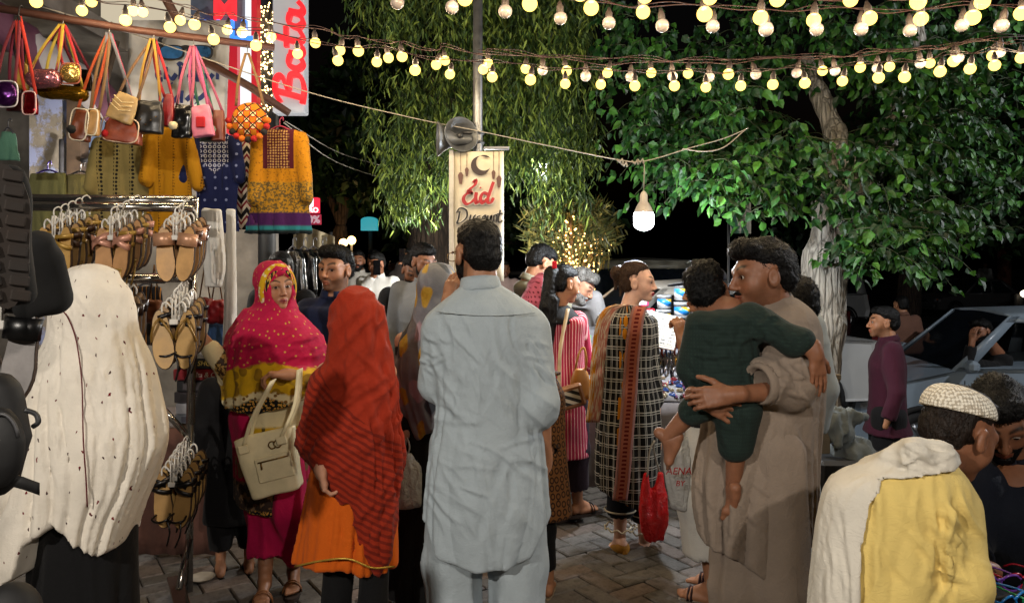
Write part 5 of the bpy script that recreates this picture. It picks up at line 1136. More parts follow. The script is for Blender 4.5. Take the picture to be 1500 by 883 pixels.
handbag('tall brown leather bag with white piping and black pompom', 120, 184, 26, 46, lth('brown', '#6a3216'), (160, 48), ('#b8480c',), rot=8, trim='#cfc4b0', extra=pom('#0c0c0c'), dep=.7)
handbag('slim tan bag with white piping', 137, 180, 17, 38, lth('tan', '#a8814c'), (160, 48), ('#7a5a34',), rot=6, trim='#d8cdb4', dd=-.03, dep=.7)
handbag('terracotta flap bag with pale printed patch and red pompom', 181, 192, 54, 36, lth('terracotta', '#8a4028'), (160, 48), ('#b02a58', '#6a6a74'), rot=8, trim='#c8b098', extra=pom('#a80d14'))
handbag('tan envelope bag stitched with chevrons', 181, 158, 38, 42, lth('sand', '#a38757'), (225, 58), ('#6a4a2c',), rot=22, extra=chevron('#d0bc90'), dd=-.05, dep=.3)
handbag('black studded bag with stitched sun motif and brass bell', 218, 172, 42, 48, lth('black', '#141416', .35), (225, 58), ('#a80d1c', '#1a1816', '#b0862c'), rot=3, extra=studs, dd=-.04)
handbag('crimson bag hanging edge-on beside the studded one', 247, 162, 15, 48, lth('crimson', '#780d18'), (225, 58), ('#a80d1c',), dep=.9)
handbag('glossy black bucket bag with ivory pompom', 268, 178, 28, 50, lth('glossblack', '#0c0c0e', .18), (283, 68), ('#141212', '#a8506a'), rot=4, extra=pom('#c8bc9c'), dd=-.02)
handbag('pink child\'s bag with red patch', 296, 178, 30, 46, lth('pink', '#c06a84'), (283, 68), ('#b04a78',), rot=-8, dd=-.05, extra=lambda r_, w2, h2, Rm: MB().box(Rm @ np.array([0, -w2 * .44, -.1 * h2]), (w2 * .9, .012, h2 * .7), bev=.005).build('patch', mat('red_felt', '#a00d1c', .9), r_))
handbag('grey-green bag behind the pink child\'s bag', 305, 190, 26, 36, lth('sage', '#4a5f58'), (283, 68), ('#3f7a66',), dd=.05)
handbag('rust leather bag with grey pompom next to the mirrored bag', 320, 184, 18, 46, lth('rust', '#6a3020'), (283, 68), ('#a04a6a',), extra=pom('#6a7a70'), dep=.8)
def p_mir(t, u):
    m_ = t.map(u, (20, 20, 20), (0, R(45), 0)); x = t.xyz(m_); a = t.math('MAXIMUM', t.math('LESS_THAN', t.math('FRACT', x[0]), .14), t.math('LESS_THAN', t.math('FRACT', x[2]), .14)); v = t.vor(m_, 1.0, rand=0.0)
    return t.mix(a, t.mix(t.math('LESS_THAN', v, .32), t.mix(t.math('LESS_THAN', v, .45), '#b06a08', '#a81c0c'), '#d8c090'), '#1c0f06')
def poms(root, w2, h2, Rm):
    for i in range(11):
        a = math.pi + i / 10 * math.pi; V, Q = sdf([('u', ell_((w2 * 1.05 * math.cos(a), -.03, h2 * 1.0 * math.sin(a)), .020), .0)], .007); link('pompom', mesh_np('pompom', V, Q, mat(('pomr', 'pomo', 'pomk')[i % 3], ('#a01414', '#c8620c', '#1a1410')[i % 3], .95)), root)
handbag('round mustard mirror-work bag with diamond embroidery and pompom fringe', 366, 178, 54, 56, cloth('mirrorwork', pattern=p_mir, crease=.3), (362, 78), ('#7a5a34',), 'round', extra=poms, dep=.6)
# ---- chrome rack and sandals
chrome = mat('chrome', '#b8b4ae', .16, .95, var=.06, bs=.05); rd = 3.62; root = empty('display_rack', P(270, 0, rd) * np.array([1, 1, 0]), 'chrome display rack hung with bundles of sandals', 'rack'); so = np.array(root.location)
def sq(a, b_, w, name): MB().tube([P(*a), P(*b_)], w * 1.3, 4, flat=(1, 1)).build(name, chrome, root, origin=so)
sq((30, 292, rd + .1), (286, 295, rd), .020, 'rail'); sq((30, 302, rd - .14), (282, 304, rd - .16), .016, 'rail'); sq((128, 407, rd), (242, 408, rd), .018, 'rail'); sq((285, 290, rd), (279, 620, rd), .016, 'upright'); sq((279, 620, rd), (277, 866, rd + .02), .014, 'upright'); sq((284, 294, rd - .16), (285, 294, rd + .1), .014, 'rail')
MB().box(P(262, 868, rd - .06), (.07, .42, .012), rz=.5, bev=.003).build('foot', chrome, root, origin=so); sq((277, 790, rd), (262, 862, rd - .2), .012, 'brace'); sq((240, 408, rd), (282, 408, rd), .014, 'rail'); sq((277, 640, rd), (240, 600, rd - .1), .012, 'arm')
hang_m = mat('white_plastic', '#d0ccc4', .4, var=.05)
def sole_poly(L, W, n=24): return [((.5 * math.cos(a)) * L, W * (.5 + .07 * math.cos(a) - .10 * math.cos(2 * a) * 0 - .08 * math.exp(-((math.cos(a) + .1) / .35) ** 2)) * math.sin(a)) for a in np.linspace(0, 2 * math.pi, n + 1)[:-1]]
_sd = {}
def sandal_mesh(kind, foot, strap):
    if (kind, foot, strap) in _sd: return _sd[kind, foot, strap]
    L, W = .245, .088; fm = mat('insole' + foot, foot, .5, var=.12); em = mat('sole_edge', '#3a2818', .8); sm = mat('sstrap' + strap, strap, .35, .25)
    so_ = MB(); fr = ((0, 0, 0), (0, 0, -1), (1, 0, 0), (0, -1, 0))
    so_.prism(sole_poly(L, W), ((0, .006, 0), (0, 0, -1), (1, 0, 0), (0, -1, 0)), .010, m=1); so_.prism(sole_poly(L * .97, W * .95), ((0, -.0045, 0), (0, 0, -1), (1, 0, 0), (0, -1, 0)), .003, m=0)
    sts = []
    def band(z, w, th, dr=0.0): 
        g = []; st = MB()
        for a in np.linspace(0, math.pi, 11): g.append([(W * .50 * math.cos(a), -.006 - .036 * math.sin(a), z + e * w + dr * math.cos(a)) for e in (-.5, 0, .5)])
        st.sheet(g, th); sts.append(st.mesh('strap', sm))
    def cord(pts, r): sts.append(MB().tube(smooth_path(pts, 4), r, 6).mesh('strap', sm))
    if kind == 'slide': band(.062, .055, .004)
    elif kind == 'cross': band(.055, .028, .004, .022); band(.055, .028, .004, -.022)
    elif kind == 'thong':
        for sd in (-1, 1): cord([(0, -.010, .085), (sd * .018, -.03, .06), (sd * .036, -.02, .02), (sd * .040, -.006, -.005)], .005)
    elif kind == 'strappy':
        band(.075, .018, .003, .01); band(.045, .018, .003, -.012); cord([(-.03, -.01, -.06), (-.036, -.04, -.075), (0, -.055, -.085), (.036, -.04, -.075), (.03, -.01, -.06)], .005); cord([(.03, -.045, -.08), (.04, -.05, -.13), (.02, -.04, -.19)], .004)
    _sd[kind, foot, strap] = (so_.mesh('sole', [fm, em]), sts); return _sd[kind, foot, strap]
hmb = MB(); hmb.tube([(0, -.012, .09), (0, -.012, 0)], .004, 6); hmb.tube([(.012, -.012, .085), (.012, -.012, 0)], .004, 6); hmb.box((.006, -.014, -.004), (.034, .008, .022), bev=.003)
for sd in (-1, 1): hmb.tube(smooth_path([(sd * .006 + .006, -.012, .05), (sd * .03 + .006, -.014, .075), (sd * .045 + .006, -.014, .06), (sd * .045 + .006, -.014, .035)], 4), .004, 6)
hmb.tube(smooth_path([(.006, -.012, .09), (.006, -.01, .118), (.012, .01, .13), (.01, .03, .116)], 4), .003, 6); hang_me = hmb.mesh('hanger', hang_m)
def bundle(cx, cy, d, n, kinds, label, step=.04, yaw=0.0, slope=.016, group=None, sc=1.0, tilt=.12):
    for i in range(n):
        kd, ft, stp = kinds[i % len(kinds)]; a, b_ = sandal_mesh(kd, ft, stp); c = P(cx, cy, d) + np.array([math.sin(yaw) * step * i * -1, step * i, slope * i]); r_ = yaw + rng.gauss(0, .10)
        root = empty('sandal_pair', c, ('outermost', 'second', 'third', 'fourth', 'innermost')[i] + ' pair of ' + label[i % len(label)], 'sandals', group or 'sandals hung on the chrome rack', r_); root.scale = (sc,) * 3
        link('hanger', hang_me, root, (-.006, 0, .045))
        for sd in (-1, 1):
            o = link('sole', a, root, (sd * .047, .0, -.03)); o.rotation_euler = (rng.gauss(-.04, .05), sd * (tilt + rng.gauss(0, .04)), sd * -.12); [link('strap', q_, o) for q_ in b_]
G, TAN, BLK2, RG = ('strappy', '#c29a5a', '#a8843c'), ('slide', '#c0945c', '#b98a6a'), ('slide', '#8a6a48', '#1a1412'), ('cross', '#b88a5c', '#c08a74')
bundle(258, 362, 3.36, 4, [TAN, ('cross', '#a87c4c', '#4a2a18')], ['tan slide sandals with rose strap on a hanger at the rack corner', 'brown crossed-strap sandals on a hanger behind the tan slides'], sc=1.0)
bundle(166, 362, 3.36, 5, [RG, G], ['rose-gold crossed-strap sandals on a hanger at the middle of the rack', 'gold strappy sandals on a hanger at the middle of the rack'], yaw=-.12)
bundle(82, 362, 3.36, 5, [G, ('cross', '#b08a58', '#3a2414')], ['gold strappy sandals on a hanger beside the black shoe', 'tan sandals with brown crossed straps on a hanger beside the black shoe'], yaw=-.22)
bundle(256, 486, 3.3, 4, [('thong', '#b08c54', '#8a6a30'), ('strappy', '#a07c50', '#141012')], ['gold thong sandals on a hanger low on the rack upright', 'black-strapped sandals on a hanger behind the gold thongs'], sc=1.06)
bundle(174, 468, 3.5, 3, [('slide', '#8a6a48', '#2a1a10')], ['brown slide sandals on a hanger partly behind the white chador'])
bundle(254, 722, 3.46, 5, [('strappy', '#a07c48', '#14100e'), ('cross', '#b08c50', '#1a1410')], ['black ankle-strap sandals on a hanger near the pavement', 'tan sandals with black crossed straps near the pavement'], sc=1.02)
bundle(2, 500, 1.9, 1, [('slide', '#7a7674', '#0a0a0b')], ['grey slides with black and gold studded straps by the backpack'], sc=1.0, group='sandals at the front of the shoe stall')
# ---- shoes hanging near the lens, backpack
tread = mat('brown_rubber', '#1f150d', .8, var=.2); dk = mat('black_suede', '#030303', .95)
def shoe(label, c, yaw, roll, tip, L=.30, W=.115):
    root = empty('hanging_shoe', c, label, 'shoe', 'shoes hung at the front of the shoe stall'); root.rotation_euler = (tip, roll, yaw)
    V, Q = sdf([('u', loft_([(-L / 2, 0, .0, W * .40, .02), (-L * .42, 0, .0, W * .5, .035), (-L * .1, 0, .0, W * .44, .04), (L * .25, 0, .0, W * .52, .035), (L * .45, 0, .0, W * .42, .028), (L / 2, 0, .0, W * .25, .015)], 0, None, 2.6), .01), ('u', cap_((0, .05, -L * .25), (0, .03, L * .2), .045, .03), .03)], .009); link('upper', mesh_np('upper', V, Q, dk), root)
    mb = MB(); mb.prism([(a, b_) for a, b_ in sole_poly(L * 1.02, W * 1.03)], ((0, -.028, 0), (0, 0, 1), (1, 0, 0), (0, -1, 0)), .016); so_ = mb.build('sole', tread, root)
    for i in range(9):
        z = -L * .42 + i * L * .105
        for sx in (-1, 1): 
            if abs(z) < L * .44: MB().box((sx * W * .23, -.047, z), (W * .34, .008, L * .078), bev=.003, mat=Matrix.Rotation(sx * .2, 4, 'Y')).build('tread_block', tread, so_)
    return root
shoe('brown-soled shoe hanging with its lugged sole towards the lane', P(6, 345, 1.6), R(30), R(-3), R(4), .29, .105); shoe('black suede slipper hanging behind the brown sole', P(50, 402, 1.9), R(-62), R(24), R(-10), .22, .08)
root = empty('backpack', P(8, 720, 1.55), 'black backpack with loose strap hanging at the stall corner', 'backpack'); so = np.array(root.location); d = 1.55
V, Q = sdf([('u', loft_(sil(d, [(548, -46, 12, .7), (575, -60, 28, .7), (640, -64, 38, .7), (700, -56, 24, .7), (722, -40, 6, .7)]), 0, None, 2.4), .01), ('u', ell_(P(2, 655, d - .085), (.045, .03, .075)), .02)], .007); V = drape(V, Q, .006, 20, 10, .003); link('pack', mesh_np('pack', V - so, Q, mat('black_nylon', '#050506', .7)), root)
mb = MB(); mb.sheet([[q + np.array([0, 0, e]) for e in (-.012, .012)] for q in smooth_path([P(6, 700, d - .08), P(30, 706, d - .08), P(58, 716, d - .06)], 5)], .004); mb.build('strap', mat('black_nylon', ''), root, origin=so)
mb = MB(); mb.tube(smooth_path([P(36, 600, d - .06), P(52, 606, d - .05), P(56, 618, d - .05), P(48, 625, d - .05)], 4), .005, 6); mb.build('buckle', mat('dark_plug', ''), root, origin=so); MB().tube([P(2 + 26 * math.cos(a), 652 + 46 * math.sin(a), d - .105) for a in np.linspace(3.4, 6.0, 14)], .0035, 6).build('zip', mat('grey_zip', '#3a3a3c', .5), root, origin=so)
o = None; c = P(18, 905, 1.5); V, Q = sdf([('u', ell_((0, 0, 0), (.055, .05, .07)), .01)], .008); root = empty('black_cap', c - np.array([0, 0, .07]), 'rounded black cap poking up at the stall corner under the backpack', 'cap'); link('crown', mesh_np('crown', V + np.array([0, 0, .07]), Q, mat('black_nylon', '')), root); MB().box((0, -.05, .02), (.09, .06, .008), bev=.003).build('peak', mat('black_nylon', ''), root)
# ---- table with boxed stock
td = 4.15; a, b_ = P(150, 625, td), P(330, 625, td); root = empty('stock_table', ((a[0] + b_[0]) / 2, td + .3, 0), 'table draped in dull brown cloth behind the sandal rack', 'table'); so = np.array(root.location)
MB().box((so[0], td + .3, a[2] - .02), (b_[0] - a[0], .62, .03), bev=.004).build('tabletop', mat('stool_wood', ''), root, origin=so)
g = [[(a[0] + (b_[0] - a[0]) * i / 30, td - .03 + .012 * math.sin(i * 1.3) * (1 - z / a[2]) - .0, z) for z in np.linspace(.05, a[2] - .002, 8)] for i in range(31)]; MB().sheet(g, .005).build('table_cloth', mat('dull_brown_cloth', '#5a3a30', .9), root, origin=so)
for x in (a[0] + .04, b_[0] - .04):
    for y in (td + .05, td + .55): MB().box((x, y, a[2] / 2 - .02), (.04, .04, a[2] - .04)).build('leg', mat('stool_wood', ''), root, origin=so)
pk_c = ['#1a1a1c', '#7a1018', '#16161a', '#2a2428', '#8a8a90', '#5a5e66']; wr = [('SHOES', '#b8a050'), ('Delta & Co', '#c8c0b8'), ('SUN', '#6a6a70'), ('Slim 8', '#c0b8b0'), ('Ilelfos', '#3a3a40'), ('S', '#d0d0d4')]; zz = a[2]
for i in range(6):
    hh = .062 if i else .05; cx_ = P(292, 0, td)[0] + .02 * math.sin(i * 3); root = empty('shoe_box', (cx_, td + .2, zz), ('silver', 'grey plastic-wrapped', 'dark', 'black patterned', 'red banded', 'black')[i] + ' shoe box in the stack on the brown table', 'box', 'stacked boxes on the brown table')
    MB().box((0, 0, hh / 2), (.33, .24, hh - .003), bev=.003).build('carton', mat('carton%d' % i, pk_c[5 - i], .45), root); MB().box((0, -.121, hh / 2), (.26, .004, hh * .62)).build('printed_label', mat('lab%d' % i, ('#3a3a44', '#8a8a8e', '#1a1518', '#4a4448', '#8a1420', '#121214')[i], .4), root); text_obj('lettering', wr[5 - i][0], hh * .6, mat('ink' + wr[5 - i][1], wr[5 - i][1], .5), root, np.array([cx_, td + .2 - .125, zz + hh / 2]), X_, Z_, .002, .2); zz += hh
for i, (x, y, c_) in enumerate(((300, 452, '#6a0d14'), (318, 455, '#7a0d18'), (196, 460, '#14184a'), (226, 455, '#6a3c24'), (180, 452, '#5a0d14'))):
    q = P(x, y, 4.2); root = empty('clutch_bag', q, ('dark red pouch bag on cords under the rack', 'crimson pouch bag on cords by the white dupatta', 'navy sequin clutch under the rack', 'brown woven clutch under the rack', 'maroon pouch behind the white chador')[i], 'handbag', 'small bags under the rack'); V, Q = sdf([('u', loft_([(-.07, 0, 0, .05, .02), (-.05, 0, 0, .062, .03), (.03, 0, 0, .052, .025), (.06, 0, 0, .04, .012)], 0, None, 3), .01)], .008)
    V = V + normals(V, Q) * ((vnoise(V * 40, i) - .5) * .012)[:, None]; link('pouch', mesh_np('pouch', V, Q, sequin('navy_sequin', '#14184a') if i == 2 else lth('pouch%d' % i, c_)), root); mb = MB()
    for sd in (-1, 1): mb.tube([(sd * .03, 0, .05), (sd * .01, 0, .17), (0, 0, .25)], .004, 5)
    mb.build('cord', mat('cord', '#6a4a2c', .8), root)
hung('dark_garment', 'row of dark trousers hung on the lower rail behind the chrome rack', 4.5, [(420, 196, 232), (428, 192, 236), (505, 190, 240)], cloth('dark_stripe', pattern=lambda t, u: t.mix(ln(t, t.xyz(u)[0], 40, .08), '#141418', '#8a5a20')), cat='trousers')
hung('jeans', 'faded blue jeans hanging under the white trousers', 4.3, [(470, 308, 334), (478, 306, 338), (545, 304, 340)], lawn('denim', '#3a5a8a'), cat='trousers', hook=False)
# ---- black jackets on a far rack, sandy tarpaulin
for i, x in enumerate((428, 444, 458, 472)):
    hung('leather_jacket', 'glossy black jacket on the rail behind the market crowd', 6.2 + .1 * i, [(366, x - 8, x + 10), (374, x - 13, x + 15), (440, x - 14, x + 16)], mat('glossy_black', '#0c0c0e', .2, bs=.4), [(x - 10, 380, x - 14, 425, 5, 5), (x + 13, 380, x + 16, 425, 5, 5)], cat='jacket', group='black jackets on the far rail', dep=.5, amp=.02)
d = 7.6; root = empty('sandy_tarpaulin', P(462, 372, d), 'sandy tarpaulin draped over stock behind the black jackets', 'tarpaulin'); so = np.array(root.location); g = [[P(430 + 60 * i / 16, 334 + (4 * abs(i - 7)) * .35 + 60 * j / 8, d + .04 * math.sin(i * 1.1)) for j in range(9)] for i in range(17)]; MB().sheet(g, .006).build('sheet', mat('sandy_canvas', '#8a8068', .9), root, origin=so); mb = MB(); [mb.tube([P(x, 340, d + .05), P(x, 340, d + .05) * np.array([1, 1, 0])], .02, 8) for x in (436, 484)]; mb.build('prop', mat('dark_post', ''), root, origin=so)
c = P(296, 802, 3.9); root = empty('paper_plate', (c[0], c[1], .004), 'crumpled paper plate dropped on the pavers', 'plate'); MB().lathe([(.001, .004), (.05, .004), (.062, .016), (.064, .018), (.06, .017), (.048, .008), (.001, .008)], seg=20).build('plate', mat('dirty_paper', '#9a9080', .8), root)
# ================================================================== jewellery stall
y0, y1, zf, zb_ = 4.85, 5.75, .73, 1.12; x0, x1 = .22, 1.36
root = empty('jewellery_stall', ((x0 + x1) / 2, 5.3, 0), 'sloping stall table under white cloth, laid with jewellery', 'stall'); so = np.array(root.location)
def on_t(u, v, up=0.0):                   # u along the stall, v front to back
    return np.array([x0 + (x1 - x0) * u, y0 + (y1 - y0) * v, zf + (zb_ - zf) * v + up])
MB().sheet([[on_t(u, v, .002 * math.sin(u * 40) + .002 * math.sin(v * 31)) for v in np.linspace(0, 1, 10)] for u in np.linspace(0, 1, 24)], .02).build('display_board', mat('white_cloth', '#737378', .8, var=.15), root, origin=so)
MB().sheet([[(x0 + (x1 - x0) * i / 24, y0 - .015 + .02 * math.sin(i * 1.2) * (1 - z / zf), z) for z in np.linspace(.2, zf - .005, 7)] for i in range(25)], .004).build('skirt', mat('grey_skirt', '#6a6668', .9), root, origin=so)
for u in (.03, .97):
    for v in (.05, .95): q = on_t(u, v); MB().box((q[0], q[1], q[2] / 2 - .01), (.04, .04, q[2] - .03)).build('leg', mat('stool_wood', ''), root, origin=so)
bm = [MB().tube([(.034 * math.cos(a), .034 * math.sin(a), 0) for a in np.linspace(0, 6.28, 19)[:-1]], .006, 6, closed=True, flat=(1, 1.4)).mesh('bracelet', mat('bangle' + c, c, .25, m_)) for c, m_ in (('#8a8a8e', .9), ('#1a1a1e', .3), ('#7a3018', .3), ('#b08a40', .9), ('#14407a', .3), ('#a0a0a4', .9))]
bl = ['silver bracelet in the rows on the stall cloth', 'black bracelet in the rows on the stall cloth', 'brown leather bracelet in the rows on the stall cloth', 'gold bracelet in the rows on the stall cloth', 'blue bracelet in the rows on the stall cloth', 'bright steel bracelet in the rows on the stall cloth']
for r_ in range(5):
    for i in range(15):
        k = rng.randrange(6); o = link('bracelet', bm[k], None, on_t(.60 + i * .026, .30 + r_ * .13, .034)); o.rotation_euler = (R(90) + rng.gauss(0, .15), rng.gauss(0, .1), R(62) + rng.gauss(0, .15)); tag(o, bl[k], 'bracelet', 'bracelets on the stall')
clm = [MB().box((0, 0, .006), (.045, .014, .012), bev=.004).tube([(-.02, 0, .012), (0, 0, .022), (.02, 0, .012)], .004, 5).mesh('hair_clip', mat('clip' + c, c, .3)) for c in ('#8a0d20', '#16161a', '#2a4a8a', '#b0a890', '#5a1a5a')]; cl = ['red', 'black', 'blue', 'cream', 'purple']
for i in range(96):
    k = rng.randrange(5); o = link('hair_clip', clm[k], None, on_t(rng.uniform(.45, .99), rng.uniform(.02, .27), .012)); o.rotation_euler = (.38, 0, rng.uniform(0, 6.28)); tag(o, cl[k] + ' hair clip scattered along the front of the stall cloth', 'hair clip', 'hair clips on the stall')
cs = ['#b01a6a', '#1a3ab0', '#1a9a4a', '#c8a010', '#7a1ab0', '#c03010', '#10a0b0', '#d0d0d4']; cn = ['pink', 'blue', 'green', 'yellow', 'purple', 'orange', 'turquoise', 'white']
for i in range(22):
    k = i % 8; q = on_t(.06 + .022 * (i % 11) + .006 * (i // 11), .62 + .2 * (i // 11), .0); mb = MB(); mb.lathe([(.010, 0), (.010, .085), (.007, .09), (.007, .12), (.003, .125)], seg=10); o = mb.build('marker_pen', mat('pen' + cs[k], cs[k], .35), None, q); o.rotation_euler = (rng.gauss(.1, .06), rng.gauss(0, .08), 0); tag(o, cn[k] + ' pen standing in the rack of pens on the stall', 'pen', 'pens on the stall')
def tub(x, y, d, w, h, label, lab): 
    q = P(x, y, d); root = empty('tub', q, label, 'tub', 'tubs on the stall'); MB().lathe([(w * .9, 0), (w, .01), (w, h * .8), (w * 1.06, h * .81), (w * 1.06, h), (w * .9, h)], seg=20).build('pot', mat('clear_white', '#8e9296', .3), root)
    mb = MB(); mb.lathe([(w * 1.01, h * .2), (w * 1.01, h * .7)], seg=20); mb.build('label_band', NTlab(lab), root); return root
def NTlab(n):
    if 'lab' + n in _mc: return _mc['lab' + n]
    t = NT('lab' + n); z = t.xyz(t.obj()); w = t.math('ADD', z[2], t.math('MULTIPLY', z[0], .5)); _mc['lab' + n] = t.out(t.ramp(t.math('MULTIPLY', w, 9.0), [(0, '#d8dce0'), (.25, '#1a6ab0'), (.5, '#2a8ac8'), (.62, '#d0a010'), (.8, '#d8dce0')], 'CONSTANT'), .35); return _mc['lab' + n]
tub(999, 440, 5.55, .055, .12, 'upper white tub with blue and yellow label stacked on another', 'a'); tub(999, 466, 5.5, .055, .115, 'lower white tub with blue label carrying another', 'a'); tub(973, 452, 5.6, .05, .10, 'clear plastic tub beside the labelled tubs', 'a'); tub(972, 472, 5.5, .05, .09, 'short clear tub at the foot of the stacked tubs', 'a')
def nt_paper():
    t = NT('written_paper'); u = t.xyz(t.obj()); l = t.math('MULTIPLY', ln(t, u[2], 42.0, .16), t.step(t.noise(t.map(t.obj(), (3, 1, .4)), 42.0, 3.0), .5, .04)); return t.out(t.mix(l, '#98968e', '#34343a'), .5)
d = 5.15; q = P(966, 505, d); root = empty('framed_price_list', q, 'white framed handwritten price list leaning on the stall', 'price list'); root.rotation_euler = (R(-24), R(12), R(-12)); MB().box((0, 0, .10), (.20, .02, .24), bev=.004).build('frame', mat('white_plastic', ''), root); MB().box((0, -.011, .10), (.17, .004, .21)).build('paper', nt_paper(), root)
for i, (x, y, w, h, c, l) in enumerate(((986, 492, .05, .07, '#3a2a6a', 'purple'), (997, 494, .05, .07, '#8a8a90', 'silver'), (1008, 492, .05, .07, '#2a6a9a', 'blue'), (948, 462, .10, .05, '#a01a2a', 'red'), (940, 448, .09, .05, '#b02a5a', 'pink'))):
    q = P(x, y, 5.42); mb = MB(); mb.box((0, 0, h / 2), (w, .05, h), bev=.003); o = mb.build('trinket_box', mat('tb' + c, c, .35), None, q); tag(o, 'small ' + l + ' trinket box standing at the back of the stall', 'box', 'trinket boxes on the stall'); MB().box((0, -.026, h / 2), (w * .7, .002, h * .6)).build('picture', mat('tbw', '#c8c4c8', .4, var=.5, nsc=60), o)
# ================================================================== sunglasses tray
c0 = P(1492, 868, 1.9); root = empty('sunglasses_table', (c0[0], 1.9, 0), 'low black-covered table displaying bright sunglasses', 'table'); tz = .72; so = np.array(root.location)
MB().box((c0[0] + .10, 1.86, tz - .02), (.50, .60, .03), bev=.006).build('tabletop', mat('black_velvet', '#08080a', .95), root, origin=so)
for sx in (-.13, .32):
    for sy in (-.26, .26): MB().box((c0[0] + sx, 1.86 + sy, (tz - .035) / 2), (.03, .03, tz - .035)).build('leg', mat('dark_post', ''), root, origin=so)
def sunglasses(x, y, rz, c, label):
    z = tz + .006; a = np.array([x, y, z]); root = empty('sunglasses', a, label, 'sunglasses', 'sunglasses on the black table', rz); fm = mat('sg' + c, c, .25); ring = lambda cx: [(cx + .027 * math.cos(t), .004 * math.cos(2 * t), .026 + .021 * math.sin(t)) for t in np.linspace(0, 6.28, 21)[:-1]]
    mb = MB(); [mb.tube(ring(cx), .0032, 6, closed=True) for cx in (-.034, .034)]; mb.tube(smooth_path([(-.010, 0, .034), (0, -.003, .038), (.010, 0, .034)], 4), .003, 6); mb.build('frame', fm, root)
    for cx in (-.034, .034): mb = MB(); mb.prism([(p_[0], p_[2]) for p_ in ring(cx)], ((0, .001, 0), X_, Z_, (0, -1, 0)), .0015); mb.build('lens', mat('dark_lens', '#0a0a10', .08), root)
    for sd in (-1, 1): MB().tube(smooth_path([(sd * .062, .0, .034), (sd * .064, .05, .032), (sd * .060, .10, .026), (sd * .056, .13, .008)], 4), .0028, 6).build('temple', fm, root)
bx = c0[0]
for i, (dx, dy, rz, c, l) in enumerate(((-.04, .18, .3, '#2a8ac0', 'sky blue'), (.05, .19, .15, '#6a3aa0', 'purple'), (.13, .21, .2, '#a01a34', 'crimson'), (.02, .08, .5, '#1a6ab0', 'deep blue'), (-.06, .05, .9, '#b08a08', 'yellow'), (.10, .09, .2, '#1a7a4a', 'green'), (-.10, -.02, 1.0, '#8a7a20', 'olive'), (.04, -.03, .3, '#121214', 'black'), (.14, .0, .1, '#4a4a50', 'grey'))): sunglasses(bx + dx, 1.86 + dy, rz, c, l + ' framed sunglasses on the black table')
